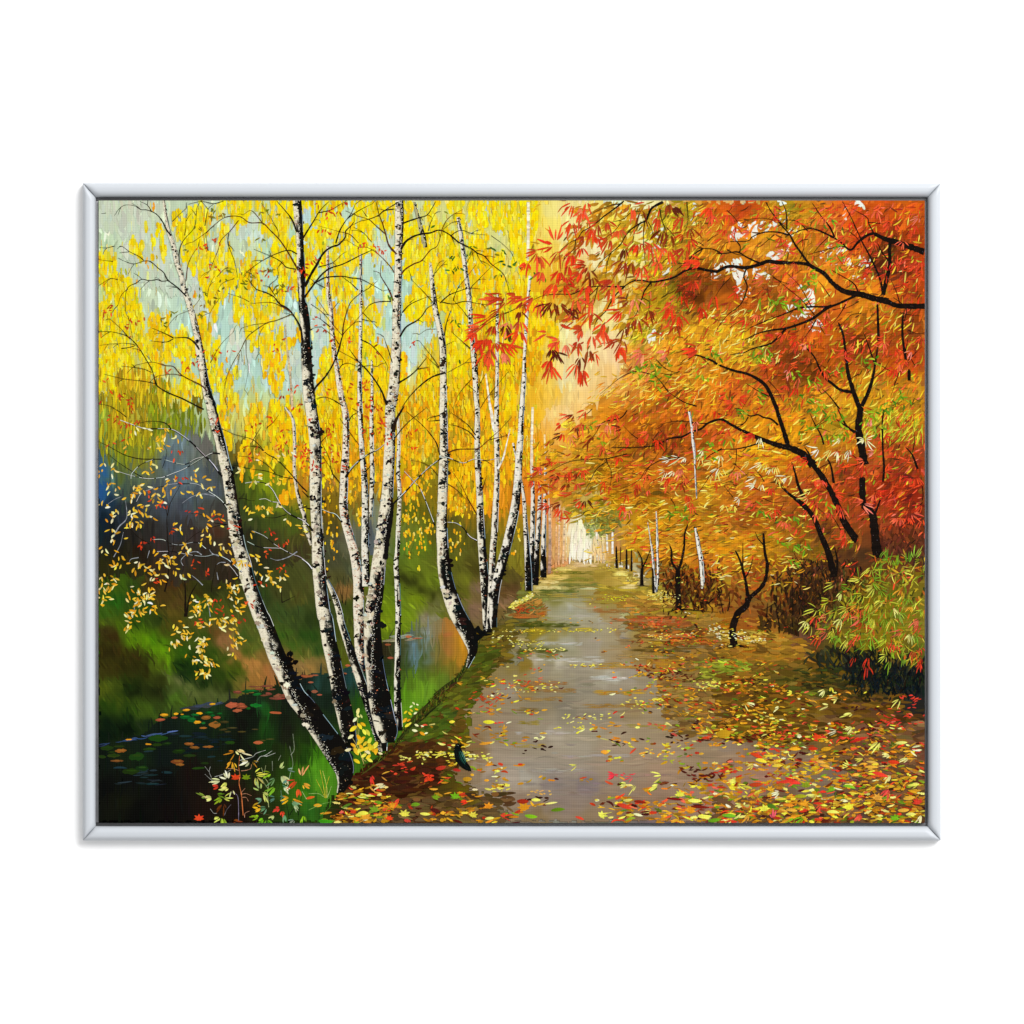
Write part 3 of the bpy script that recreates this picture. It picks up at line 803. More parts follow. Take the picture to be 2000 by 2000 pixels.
# ---- the stream
water = new_layer('painted_stream', 'dark stream with green and amber reflections')
SF = Field('''C1 60 1300 0a120a 200 1250 12200c 350 1150 0e1a10 400 1350 10200c 650 1050 0c1810 600 1300 0a1410 300 1500 080a08 100 1600 050604 220 1700 101204 600 1600 060605 400 1850 040402 700 1800 0c0604 900 1500 140a06 1000 1750 1a0c06 900 1000 10240e 1000 1150 0c180e 1150 950 14300f 1200 1000 0c1a0a 1300 900 0e1008 1330 1050 0c0c06 1420 900 0a0c06 1430 1000 0c1408 1490 850 1c5220 1540 900 1a4c14 1550 1050 18420e 1520 1200 143008 1620 950 142408 1700 950 12160a 1750 1100 16180c 1650 1300 1a2808 1800 1300 24380a 1880 1450 3a6808 1900 1650 448010 1800 1600 34600a 1700 1500 243c08 1600 1450 1c2608 1400 1300 0e1208 1300 1200 0c1206 1450 1700 241408 1250 1650 1c0e06 1300 1850 160a04 1650 1800 1e2e08 1800 1850 284a10 1100 850 1e3418 1250 800 20241c 1450 790 141c10 1600 780 1a2410 1800 800 101410|C2 30 600 101a14 150 620 204038 100 750 142418 230 640 182c20 250 800 101e12 300 950 16280c 50 900 141e0c 330 1150 1a340a 60 1150 1a2e08 30 1300 1c3c06 120 1300 38700a 200 1350 4c8c12 120 1450 55961a 230 1500 4f8c18 150 1580 5a9a1c 40 1600 2c6a10 240 1620 4a8418 80 1750 2a6016 180 1780 2c5c14 420 560 1a3c3a 470 620 1c3830 520 700 1e3a20 560 850 2c560e 620 950 3c720c 640 1080 3f7a10 590 1180 3a6c10 540 1050 34620e 500 860 24480e 770 300 2a240f 800 400 2a2c10 790 520 222e10 800 650 30480e 830 750 40640e 930 220 4a4a20 940 330 3e4420 950 450 34441a 940 550 3a4e14 1000 220 5a6c66 1030 280 6c8a98 1030 380 668494 1020 480 4a6058 1100 180 5c5a2c 1100 300 525a34 1110 420 465a24 1150 150 98a8a4 1155 260 7a908c 1155 360 607460 1200 150 7c7048 1200 300 6c6434 1210 420 5a6020 1250 100 8a7c50 1270 250 8e6e2c 1280 380 86702a 1330 80 a8702c 1340 200 b26a34 1350 320 a87030 1340 450 8a6c22 1390 120 b4782a 1430 220 c08020 1480 300 cc8c18 1500 370 c08418 1430 400 b07c20 1400 500 80701e 1460 480 8a6a1e 1300 520 6c6c20 1200 530 566a18 1080 540 4c6418 1000 600 587a16 1100 620 648c1c 1250 620 68861e 1330 640 5c7020 1180 720 6a9420 1050 720 6c9c1a 950 720 5a8a14 960 850 5f9216 1060 830 649a1c 1130 820 5c8a1e 1000 950 4c7c18 930 950 558814''')
SP_ = poly_px('C1 5 1180 430 1090 520 1000 760 900 800 860 1200 790 1380 720 1700 640 1932 560|C2 60 540 250 530 440 470 560 470 740 250 900 200 1140 95 1240 60 1340 10 1480 180 1540 330 1510 490 1410 620 1240 745 1130 880 930 1095 770 1285 510 1480 380 1600 250 1700 200 1910 0 1910|C1 1932 1910 5 1910')
wash(water, SF, SP_, 'v', 3, 3, 0.12)
scumble(water, SF, SP_, 420, 46, 4, 90, 1.5, 0.09)
patch(water, 'C2', [740, 215, 1000, 180, 1140, 215, 1000, 235, 900, 240, 750, 250], '7a8a7a', 'a89a70', 14, 26, 2.4, -4, 3)
patch(water, 'C1', [770, 860, 1200, 800, 1100, 830, 830, 880], '4a5a78', '30342c', 26, 20, 4, -8, 6)
patch(water, 'C1', [430, 1120, 700, 1070, 700, 1085, 440, 1135], '41608a', '354a6a', 12, 20, 2.4, -8, 5)
patch(water, 'C1', [30, 1190, 430, 1125, 430, 1140, 40, 1205], '32507a', '2a4062', 12, 20, 2.4, -9, 5)
patch(water, 'C1', [100, 1400, 620, 1420, 640, 1580, 120, 1560], '1c2a30', '202c30', 16, 22, 3, -2, 5)
patch(water, 'C1', [760, 1080, 1200, 1090, 1250, 1200, 800, 1300], '0e1f20', '0c1a1a', 30, 24, 4, -2, 6)

# ---- the path and its verges
path = new_layer('painted_path', 'grey-brown path running straight away between the trees')
PF = Field('''B3 640 1440 d8b888 560 1470 c8a870 480 1500 c0a850 700 1490 a8924a 900 1500 a08830 420 1530 8a7a28 600 1560 9a8a38 800 1560 948030 1050 1540 c0a848 350 1580 d0b860 330 1620 b09850 550 1620 908838 700 1620 a08c40 900 1640 a08a3c 1100 1640 b09a50 250 1660 c8b870 450 1670 a8a468 650 1690 98945c 850 1690 a89040 300 1710 6a7028 500 1720 848850 700 1720 989268 400 1790 7c7c44 560 1780 94947c 750 1790 948048 950 1750 988838 350 1870 9a9a88 500 1860 a4a8a0 700 1880 9c9c8c 850 1900 94804c 250 1900 a0783c 600 1920 a4a69a 450 1920 9a9c84|C3 100 60 a87838 300 40 8c9050 500 50 9ca08a 800 40 a2a49c 1000 60 9c8c6c 100 110 4c5418 300 100 5c6028 500 110 80805a 750 110 96927c 200 190 8a7a24 400 190 8c8450 600 180 908a70 900 200 948c74 1050 200 8a7450 300 270 a0a090 500 270 a0a294 750 270 9a968a 100 330 50541c 300 335 5c602c 480 340 86866c 700 340 948e80 200 420 aaa494 450 420 b4b2a6 700 420 9c988c 950 380 988868 1200 360 8a7038 100 460 84702c 300 520 8e887a 600 520 8e897c 900 580 a8a89e 1100 560 9a948a 1300 520 8a7c60 100 680 86764c 350 700 8c8068 650 680 8a867a 950 680 8e887c 1250 660 8e8674 1500 560 8a7450 200 850 847c6a 500 850 7e7a6e 800 880 868074 1100 860 8c7c5c 1450 800 8e8474 150 1050 928b7e 400 1120 a09a8e 700 1080 96907f 1000 1100 9a8e7a 1300 1080 968872 1550 980 8a7a5a 200 1250 928a7c 600 1250 9a9488 1000 1280 9a8c7c 1400 1280 988876 1750 1250 8c7c66 200 1400 908a82 600 1420 928a80 1000 1420 958878 1400 1450 9a8472 150 1500 a4a29c 400 1560 847c7c 700 1580 80767a 1000 1580 8a7a6c 1300 1600 8e7868 100 1700 88786a 500 1720 867a74 900 1750 8a7864 1300 1750 8a7260 200 1880 7c6c50 700 1880 84745e 1100 1880 80684e|C2 1650 700 8c7c64 1600 1000 8a7a60 1560 1250 7c6240 1500 1450 7a6648 1750 560 86784e 1900 700 8e867a 1880 1000 8c8070 1800 1350 948a7e 1700 1450 a09488 1900 1500 a49c94 1750 1540 867a6e|C4 100 1200 8a7a6a 400 1220 7c6a58 700 1250 7a6652 200 1400 947868 500 1450 9c7a6a 800 1550 7c6c5e 1000 1560 766658 1300 1600 70625a 300 1650 8e7060 100 1750 9a786a 600 1700 6e5a44 1000 1700 70604e''')
PP = poly_px('B3 520 1412 760 1408 880 1440 1060 1560 1180 1660 1000 1932|C3 1050 200 1300 480 1400 900 1932 1150|C4 900 1250 1300 1500 900 1720 300 1910|C3 0 1910|C2 1560 1600 1400 1490 1540 1260 1500 900 1720 480 1932 440|C3 60 480 150 180|B3 250 1932 300 1790 200 1700 180 1650 330 1560 480 1470')
PF.c = np.clip(PF.c * np.array((1.07, 1.03, 0.96)), 0, 1)
wash(path, PF, PP, 'h', 16, 5, 0.08)
scumble(path, PF, PP, 420, 46, 4, 0, 3, 0.05)
for (y_, xa, xb, c_, w_) in ((1495, 390, 520, 'f0dc78', 5), (1478, 430, 600, 'e0c070', 4), (1568, 340, 500, 'f0d070', 5), (1610, 260, 420, 'ecd488', 5), (1665, 190, 420, 'e4d690', 6), (1660, 1000, 1150, 'e0d498', 5),
                             (1672, 600, 1000, 'c8c898', 5), (1540, 930, 1060, 'f0e07c', 5), (1440, 540, 800, 'e8c490', 4), (1414, 505, 760, '8a7a4a', 2.5), (1526, 430, 700, '6a6a1c', 5), (1590, 420, 700, '74701c', 5),
                             (1640, 420, 800, '6c7430', 5), (1690, 200, 560, '5e6a24', 6), (1702, 260, 700, '6c7040', 5)):
    for q in range(7):
        a0 = random.uniform(xa, xb - 30)
        a1 = min(xb, a0 + random.uniform(60, 180))
        p0, p1 = T('B3', a0, y_ + random.gauss(0, 5)), T('B3', a1, y_ + random.gauss(0, 5))
        sp = np.linspace(p0, p1, 6)
        sp[:, 1] += np.sin(np.linspace(0, 3, 6)) * random.uniform(-1, 1)
        stroke(path, sp, w_ / 4 * np.array((0.3, 0.8, 1, 1, 0.8, 0.3)), jit(C(c_), 0.07, 0.02))
# long pale and shaded bars across the path
for (t_, y_, xa, xb, c_, n_, w_) in () and (('C3', 100, 0, 640, '4a5014', 16, 4), ('C3', 340, 0, 520, '50541c', 14, 4), ('C3', 130, 0, 300, '565a20', 14, 6), ('C3', 275, 240, 700, 'a8a89a', 14, 5), ('C3', 420, 160, 800, 'b8b6aa', 14, 5),
                                     ('C3', 590, 680, 1060, 'b6b6ac', 16, 4), ('C3', 260, 260, 600, 'a5a79c', 10, 5), ('C3', 880, 200, 800, '747268', 12, 3), ('C3', 1150, 60, 600, 'a09c92', 14, 6), ('C3', 1480, 0, 200, 'b0b0ac', 8, 4),
                                     ('C3', 1090, 900, 1500, 'a59a8a', 12, 5), ('C3', 1550, 100, 800, '847c80', 18, 7), ('C2', 1500, 1640, 1932, 'b0a8a0', 10, 3), ('C3', 700, 420, 900, '7e7a6e', 12, 5), ('C3', 950, 500, 1000, '84807a', 12, 6),
                                     ('C3', 1340, 200, 900, '8f8a82', 14, 7), ('C4', 1440, 0, 600, 'a8867c', 20, 5), ('C3', 30, 500, 1000, 'a2a694', 16, 6), ('C3', 330, 1100, 1600, '4a3c12', 20, 6), ('C3', 130, 1100, 1700, '5a4c18', 20, 6),
                                     ('C3', 500, 1000, 1500, '8a8478', 12, 6), ('C4', 1160, 200, 1300, '6e6456', 22, 7)):
    for q in range(n_):
        a0 = random.uniform(xa, xb - 60)
        a1 = min(xb, a0 + random.uniform(100, 300))
        p0, p1 = T(t_, a0, y_ + random.gauss(0, 10)), T(t_, a1, y_ + random.gauss(0, 10))
        sp = np.linspace(p0, p1, 8)
        stroke(path, sp, w_ / 2.6 * np.array((0.15, 0.6, 1, 1, 1, 0.8, 0.5, 0.1)) * random.uniform(0.5, 1.2), jit(C(c_), 0.06, 0.012))
verge = new_layer('painted_verge', 'leafy brown and olive verge along the water side of the path')
patch(verge, 'C2', [1600, 220, 1932, 60, 1932, 440, 1720, 520, 1480, 900, 1440, 1350, 1000, 1700, 400, 1900, 380, 1560, 520, 1470, 800, 1270, 960, 1060, 1160, 890, 1260, 750, 1420, 620, 1540, 480], '6a5c1c', '5c3a18', 520, 26, 8, -6, 12, 0.14)
patch(verge, 'C2', [1600, 300, 1800, 320, 1700, 700, 1400, 900, 1300, 800, 1500, 560], '4c5414', '5c5c18', 130, 22, 7, -10, 14, 0.14)
patch(verge, 'C2', [1150, 880, 1300, 800, 1420, 900, 1300, 1120, 960, 1200, 960, 1080], '46581a', '4c5c14', 110, 20, 7, -14, 14, 0.14)
patch(verge, 'C2', [400, 1560, 700, 1330, 1250, 1380, 1250, 1560, 800, 1700, 420, 1780], '3c1c0c', '40200e', 170, 26, 8, -4, 10, 0.15)
patch(verge, 'C2', [700, 1300, 900, 1180, 1300, 1200, 1380, 1380, 900, 1420], '4a2c10', '44240e', 90, 24, 8, -6, 10, 0.15)
patch(verge, 'C2', [400, 1760, 1100, 1680, 1932, 1640, 1932, 1905, 420, 1905], '5a4020', '665030', 210, 24, 8, 0, 12, 0.16)
patch(verge, 'B3', [0, 1830, 130, 1740, 220, 1760, 320, 1850, 250, 1932, 0, 1932], 'b08438', 'a06a2c', 44, 14, 4, -20, 14, 0.14)
patch(verge, 'B3', [800, 1640, 1500, 1640, 1520, 1860, 1100, 1880, 780, 1760], 'a08a2c', 'a8742c', 150, 24, 6, 0, 10, 0.12)
patch(verge, 'C3', [1050, 0, 1932, 0, 1932, 560, 1500, 420, 1150, 200], '96702c', '80602a', 240, 26, 7, 0, 10, 0.16)
patch(verge, 'C3', [1500, 500, 1932, 420, 1932, 1150, 1500, 1100, 1350, 800], '8c6e38', '80602c', 200, 26, 7, 0, 9, 0.15)
patch(verge, 'C4', [0, 300, 300, 120, 860, 240, 860, 480, 700, 600, 0, 600], 'a47a24', '946820', 230, 24, 7, 2, 10, 0.14)
patch(verge, 'C4', [0, 560, 800, 520, 1100, 640, 1700, 740, 1900, 1000, 1700, 1200, 0, 1150], '6e4e16', '5e4212', 460, 26, 8, 4, 10, 0.18)
patch(verge, 'C4', [300, 460, 820, 440, 1150, 600, 1000, 760, 400, 660], '7c5c1c', '4a4a18', 150, 24, 7, 2, 10, 0.16)
patch(verge, 'C4', [1250, 1020, 1905, 1000, 1905, 1905, 1100, 1905], '785434', '66462a', 290, 26, 8, 2, 12, 0.18)
patch(verge, 'C4', [0, 1690, 1300, 1680, 1300, 1905, 0, 1905], '7c5a34', '64452a', 200, 24, 8, 2, 12, 0.18)
patch(verge, 'C4', [760, 430, 1150, 480, 1340, 620, 1905, 720, 1905, 560, 1400, 400, 1100, 300], '33301a', '16201c', 220, 18, 5, 60, 30, 0.2, 16)
patch(verge, 'C4', [0, 140, 330, 160, 460, 250, 300, 280, 60, 270], 'd0b044', 'c09a34', 70, 13, 3.5, 2, 8, 0.14, 5)
patch(verge, 'B3', [1230, 1690, 1500, 1690, 1510, 1840, 1380, 1820], 'd0b448', 'c8a83c', 60, 13, 3.5, 2, 8, 0.14, 5)
patch(verge, 'B3', [840, 1420, 960, 1470, 1080, 1500, 1180, 1640, 1020, 1600, 900, 1510], 'b89c40', 'c0a440', 80, 12, 3.5, 2, 10, 0.13, 4)
patch(verge, 'C3', [1700, 440, 1932, 430, 1932, 640, 1720, 600], '8a8c28', '7a7a24', 50, 15, 4, 2, 10, 0.16, 6)
patch(verge, 'C4', [0, 410, 330, 430, 240, 540, 0, 560], '8c9828', '88902a', 50, 14, 4, 2, 10, 0.16, 5)
patch(verge, 'C3', [1080, 20, 1560, 20, 1640, 140, 1200, 130], 'a85424', 'a0602c', 80, 16, 4.5, 0, 8, 0.16, 6)
patch(verge, 'C3', [1250, 120, 1750, 130, 1850, 300, 1400, 260], '7a4a1c', '8a501c', 90, 16, 4.5, 0, 8, 0.18, 6)
# broken bands of shade, light and leaf colour lying level across the path


def bar(t, y, xa, xb, c, n, th, dy=9):
    for _q in range(n):
        a0 = random.uniform(xa, xb - 40)
        a1 = min(xb, a0 + random.uniform(60, 240))
        yy = y + random.gauss(0, dy)
        p0, p1 = T(t, a0, yy), T(t, a1, yy + random.gauss(0, 3))
        sp = np.linspace(p0, p1, 8)
        f = np.array((0.9, 0.45, 0.1, 0, 0, 0.1, 0.5, 0.9))[:, None]
        f = np.clip(f + random.uniform(0, 0.35), 0, 1)
        stroke(verge, sp, th / Q / 2 * np.array((0.3, 0.7, 1, 1, 1, 0.9, 0.6, 0.2)) * random.uniform(0.5, 1.3), jit(C(c), 0.06, 0.012)[None] * (1 - f) + PF(sp[:, 0], sp[:, 1]) * f)


for b_ in ((100, 0, 640, '4a5014', 22, 14), (88, 0, 300, '3c4410', 14, 14), (150, 60, 320, 'b4941c', 18, 14), (140, 430, 760, 'b8a034', 16, 12), (335, 0, 520, '50541c', 22, 13), (420, 150, 860, 'c4c0b2', 26, 13), (270, 250, 660, 'b6b4a6', 20, 12), (590, 680, 1070, 'c8c6bc', 24, 9), (490, 720, 1250, 'ac7c2c', 24, 12), (465, 700, 1050, 'b08a34', 14, 10),
           (640, 0, 520, '9c6434', 26, 12), (700, 0, 600, '946c34', 24, 13), (780, 50, 480, '98743c', 20, 13), (720, 720, 1250, 'b0842c', 24, 14), (840, 600, 1350, '9c7030', 30, 13), (1000, 0, 260, '94802c', 16, 13), (1030, 1000, 1470, '9c8434', 18, 13), (1210, 0, 320, 'a88c34', 14, 12), (20, 0, 260, 'b45c24', 20, 12), (60, 900, 1500, 'ac5a28', 30, 12),
           (130, 1100, 1700, '5a4414', 22, 12), (200, 1150, 1650, 'b86c28', 26, 12), (240, 1050, 1450, 'b08a3c', 18, 12), (330, 1050, 1650, '4a3a10', 26, 12), (390, 950, 1500, 'a8864c', 20, 12), (1090, 0, 600, 'aca498', 16, 15), (1300, 300, 1100, 'a49c90', 16, 16), (1440, 0, 700, 'a69e92', 16, 14), (1560, 0, 900, '867a72', 18, 16), (1650, 500, 1300, '8e7c6e', 16, 16),
           (560, 1100, 1550, '8a6c3c', 18, 12), (650, 1450, 1900, '94743c', 22, 13), (960, 1450, 1932, '8a6a34', 24, 15), (300, 1500, 1932, '6a4818', 22, 14), (880, 0, 300, '7c6838', 14, 12), (1480, 1000, 1900, 'a08070', 18, 14), (1700, 700, 1500, '94785c', 18, 15)):
    bar('C3', *b_)
for b_ in ((1500, 360, 560, 'f0d870', 10, 12), (1568, 320, 540, 'f0d070', 10, 13), (1612, 230, 440, 'ecd488', 10, 13), (1662, 190, 460, 'e8d890', 12, 13), (1660, 960, 1160, 'e0d090', 10, 12), (1538, 900, 1070, 'f0dc74', 10, 14), (1455, 480, 800, 'ecc890', 10, 9), (1525, 420, 760, '7c7424', 12, 12), (1590, 380, 760, '7c7828', 12, 12), (1640, 400, 860, '747434', 12, 12), (1695, 190, 600, '5e6624', 14, 12), (1416, 505, 770, '6a5c34', 6, 6, 2),
           (1740, 300, 900, 'a88c34', 18, 13), (1790, 600, 1000, 'a08c2c', 16, 13), (1900, 200, 330, 'b4601c', 12, 13), (1880, 700, 1100, 'a0642c', 20, 12)):
    bar('B3', *b_)
patch(verge, 'C4', [700, 470, 1150, 500, 1450, 580, 1700, 760, 1250, 800, 800, 650], '2e3414', '3e3414', 130, 16, 4.5, 4, 12, 0.2, 16)
# shaded lip of the bank, and the lit leafy crest beyond
for (pl, w_, c_) in (('C2 500 1490 700 1330 800 1270 930 1100 1040 990 1140 880 1230 750 1330 680 1430 600 1520 480 1570 330 1610 240', 7, '1f1a0c'), ('C2 960 1050 1100 920 1200 830 1290 760', 7, '2c3a10')):
    p = pl.split()
    v = [float(q) for q in p[1:]]
    pts = [T(p[0], v[i], v[i + 1]) for i in range(0, len(v), 2)]
    for q in range(16):
        s_ = random.gauss(0, 2.6)
        sp = catmull([(a_ + s_ + random.gauss(0, 1.2), b_ + s_ * 0.6 + random.gauss(0, 1.2)) for a_, b_ in pts], 6)
        i_ = random.randrange(max(1, len(sp) - 14))
        sp = sp[i_:i_ + random.randint(8, 22)]
        if len(sp) > 3:
            stroke(verge, sp, w_ / 3.4 * np.sin(np.linspace(0.25, 2.9, len(sp))) * (0.6 + 0.4 * rng.random(len(sp))), jit(pick('1f1a0c:4 2c3010:3 3a3c14:2 3a2812:2'), 0.14, 0.01))
    for q in range(150):
        i_ = random.randrange(len(pts) - 1)
        u_ = random.random()
        x, y = pts[i_][0] * (1 - u_) + pts[i_ + 1][0] * u_, pts[i_][1] * (1 - u_) + pts[i_ + 1][1] * u_
        leaf(verge, x + random.gauss(1, 3), y + random.gauss(2, 3), random.gauss(-1.4, 0.5), random.uniform(4, 11), random.uniform(1, 2.2), jit(pick('4a5a14:3 5c6c1c:2 3a4410:3 6a5a1c:2 2c3410:2'), 0.12, 0.015), curve=random.gauss(0, 0.5))
for _ in range(160):
    t = random.random()
    x, y = T('B3', 180 - 190 * t + random.gauss(0, 10), 1725 + 110 * t ** 0.8 + random.gauss(0, 12))
    dab(verge, x, y, random.uniform(1.5, 3.5), random.uniform(0.8, 1.5), jit(pick('e8dc6c:3 d8c84c:2 f0e8a0:1 a89a2c:1')), random.gauss(-0.3, 0.3))

pads = new_layer('painted_lily_pads', 'green, amber and pink lily pads on the black water')
for c_, lst in (('a05034', '1240 835 60 25 1330 850 50 18 1290 885 45 14 580 970 45 12 710 950 30 10 1100 950 35 12 1640 905 55 12 1480 1180 45 15 1320 828 40 12'),
                ('d8981e', '615 925 38 15 820 880 35 10 725 915 22 10 1060 825 28 10 920 992 35 15 940 910 30 10 470 1195 28 8 290 1152 30 7 780 920 15 5'),
                ('186024', '1460 838 55 18 1410 705 80 16 1470 735 40 14 810 945 50 20 900 925 40 14 1030 905 45 15 870 970 40 22 1060 930 25 10 1125 912 25 8 975 1000 20 10 1390 865 20 10'),
                ('8a5822', '1000 950 45 18 1080 1015 55 25 845 1192 45 14 895 1225 45 14 1020 1218 50 10 215 1255 55 17 180 1348 60 10 735 1355 60 18 760 1382 40 12 975 1045 35 8'),
                ('20380e', '90 1230 60 22 150 1300 60 18 360 1310 70 40 310 1445 80 25 410 1415 60 25 200 1215 50 10 560 1140 90 30 550 1200 50 12 750 1260 60 20 40 1310 40 15 850 1300 60 15 930 1415 60 12 990 1370 40 10 1220 1180 45 15 640 1190 50 14 480 1240 60 16 130 1270 40 12'),
                ('1c3034', '470 1260 45 8 430 1500 40 6 510 1560 60 9 810 1120 60 10 640 1455 50 12 960 1130 60 10 700 1100 60 10 1050 1310 40 8 1130 1348 30 4'),
                ('7c4430', '1450 665 60 6 1560 660 60 8 1600 690 40 8 1570 730 40 14 1540 745 40 8 1680 750 60 20 1640 775 60 12 1290 715 40 15 1490 688 40 8 1720 745 50 10 1690 775 40 8 1900 570 40 18'),
                ('443e1c', '1160 1060 40 10 1240 1045 50 7 1330 1080 40 6 1200 1080 30 8 1450 1058 30 6 1520 1160 30 6 1590 1148 40 5 1170 990 40 12 1100 1000 30 8')):
    v = [float(q) for q in lst.split()]
    for i in range(0, len(v), 4):
        x, y = T('C1', v[i], v[i + 1])
        dab(pads, x, y, v[i + 2] / Q, v[i + 3] / Q, jit(C(c_), 0.1, 0.015), random.gauss(-0.02, 0.05))
        dab(pads, x + 1, y - v[i + 3] / Q * 0.3, v[i + 2] / Q * 0.6, v[i + 3] / Q * 0.3, jit(np.clip(C(c_) * 1.18, 0, 1), 0.06, 0.012), 0)
for lst in ('C2 40 570 60 12 80 625 25 8 115 710 30 14 160 740 25 8 110 560 40 6 420 470 25 9 790 278 28 10 815 400 30 12 980 205 30 12 1060 220 50 5 395 545 18 8',):
    p = lst.split()
    v = [float(q) for q in p[1:]]
    for i in range(0, len(v), 4):
        x, y = T('C2', v[i], v[i + 1])
        dab(pads, x, y, v[i + 2] / Q, v[i + 3] / Q, jit(C('b0623e'), 0.12, 0.02))

# ------------------------------------------------------------------ yellow birch foliage behind the trunks
YD = digits('''
0000666757766652
0113534555677452
4213435454566652
5522356475367852
8762253366157842
8865533176268842
6743643287488842
2100366688888852
0000043466667742
0000012233334420
0000000111112100
''')
YDf = np.zeros((21, 28))
YDf[:11, :16] = YD
fol = new_layer('painted_birch_foliage', 'hanging curtain of bright yellow birch leaves')
Y_TOP = 'fce00c:6 fad808:4 f2dc28:3 fccc10:2 e4d83c:2 fcec44:2'
Y_MID = 'fcd40c:5 fcc40a:4 fcdc1c:4 f4b010:2 f0cc18:2 d8bc20:1'
Y_LOW = 'fabc10:4 f4a812:4 fad01c:3 e09a16:2 c09c1c:2'


def ystroke(x, y, c, ln, wd):
    k = 5
    t = np.linspace(-0.5, 0.5, k)
    lean = random.gauss(0, 0.06)
    sp = np.column_stack((x + lean * ln * t + 0.5 * rng.normal(size=k), y + ln * t))
    w = wd * 0.5 * np.array((0.75, 1, 1, 0.95, 0.55)) * (1 + 0.1 * rng.normal(size=k))
    stroke(fol, sp, w, c)


# thin veil of pale leaf colour first
for _ in range(3800):
    x, y = random.uniform(X0, 1040), random.uniform(Y0, 900)
    d = float(bilerp(YDf, x, y)) / 10
    nz = 0.62 * float(vnoise(x / 26, y / 60)) + 0.38 * float(vnoise(x / 11 + 70, y / 28 + 30))
    if nz > 0.3 + 0.72 * d or d < 0.12:
        continue
    low = (y - Y0) / 620 + (x - X0) / 1700
    ystroke(x, y, jit(pick('e8e070:3 dce090:3 f0e058:3 d4dc7c:2' if low < 0.75 else 'f4cc3c:3 f0c030:3 e8d050:2 f4b830:2'), 0.05, 0.02), random.uniform(10, 26), random.uniform(3, 7))
for it_ in range(15500):
    x, y = random.uniform(X0, 1090), random.uniform(Y0, 1000)
    d = float(bilerp(YDf, x, y)) / 10
    nz = 0.62 * float(vnoise(x / 26, y / 60)) + 0.38 * float(vnoise(x / 11 + 70, y / 28 + 30))
    if nz > 0.235 + 0.72 * d or d < 0.07:
        continue
    right = (x - X0) / 830
    low = (y - Y0) / 620
    hot = 0.75 * right * low + 0.35 * low + 0.5 * (float(vnoise(x / 45 + 20, y / 90 + 70)) - 0.5)
    c = pick(Y_TOP if hot < 0.3 else Y_MID if hot < 0.62 else Y_LOW)
    c = jit(c, 0.05, 0.02)
    if it_ < 7500:
        ystroke(x, y, c, random.uniform(10, 24), random.uniform(4, 8.5))
    else:
        ystroke(x, y, c, random.uniform(8, 20), random.uniform(2.5, 6))
# translucent greens and orange accents
for _ in range(1100):
    x, y = random.uniform(X0, 1050), random.uniform(Y0, 900)
    d = float(bilerp(YDf, x, y)) / 10
    if float(vnoise(x / 30 + 40, y / 40 + 90)) > 0.25 + 0.3 * d:
        continue
    ystroke(x, y, jit(pick('f4a010:3 d4c828:3 b4b828:2 e8e058:2 f0b020:2'), 0.06, 0.02), random.uniform(6, 16), random.uniform(1.5, 4))
# thin vertical glints
for _ in range(1500):
    x, y = random.uniform(X0, 1100), random.uniform(Y0, 950)
    d = float(bilerp(YDf, x, y)) / 10
    if random.random() > d:
        continue
    ystroke(x, y, jit(pick('fce848:3 fff08c:1 e0b010:2 d8a00c:1'), 0.04, 0.02), random.uniform(8, 22), random.uniform(0.8, 1.6))
patch(fol, 'B1', [10, 0, 620, 0, 560, 330, 300, 480, 10, 480], 'd0a81c', '8a901c', 150, 30, 4, 90, 3, 0.15, 16)
patch(fol, 'A1', [10, 1580, 420, 1620, 760, 1900, 780, 1930, 10, 1930], 'dcac1c', 'a89a1c', 130, 30, 4, 90, 3, 0.15, 16)
patch(fol, 'B1', [450, 0, 950, 100, 1000, 200, 560, 260], '8a941c', '7a861c', 60, 30, 5, 90, 3, 0.12, 12)
# hanging sprays low among the trunks
for (t_, cx, cy, rx, ry, n) in (('B2', 980, 1150, 45, 250, 34), ('B2', 1100, 1130, 60, 230, 40), ('B2', 1180, 1150, 30, 80, 10), ('B2', 1440, 900, 60, 110, 22), ('B2', 1420, 1220, 55, 190, 22), ('B2', 270, 1150, 70, 290, 30),
                                ('B2', 520, 1060, 25, 80, 8), ('B2', 1040, 880, 60, 90, 10), ('B2', 950, 1000, 30, 60, 8), ('B2', 1530, 980, 30, 80, 6), ('B2', 1120, 750, 80, 160, 16), ('B2', 1075, 1490, 15, 30, 4),
                                ('B2', 200, 900, 60, 120, 14), ('B2', 270, 740, 60, 120, 12), ('B2', 480, 740, 40, 100, 10), ('B3', 60, 1180, 20, 120, 8), ('B3', 20, 1340, 20, 60, 3)):
    for q in range(n):
        x, y = T(t_, cx + random.gauss(0, rx * 0.6), cy + random.gauss(0, ry * 0.5))
        ystroke(x, y, jit(pick('f6c41c:3 f2a818:3 fae070:1 e8d028:1'), 0.06, 0.02), random.uniform(4, 9), random.uniform(2, 4))

# ------------------------------------------------------------------ birch trunks
BLACKS = '0e0c0a:4 12181c:2 0a161a:2 241710:2 1c1a18:2'
CREAM = 'f6f0da:4 efe6c8:3 fbf7e8:2 e6dcc0:2'


def prof(tab, t):
    return np.interp(t, [a for a, _ in tab], [b for _, b in tab])


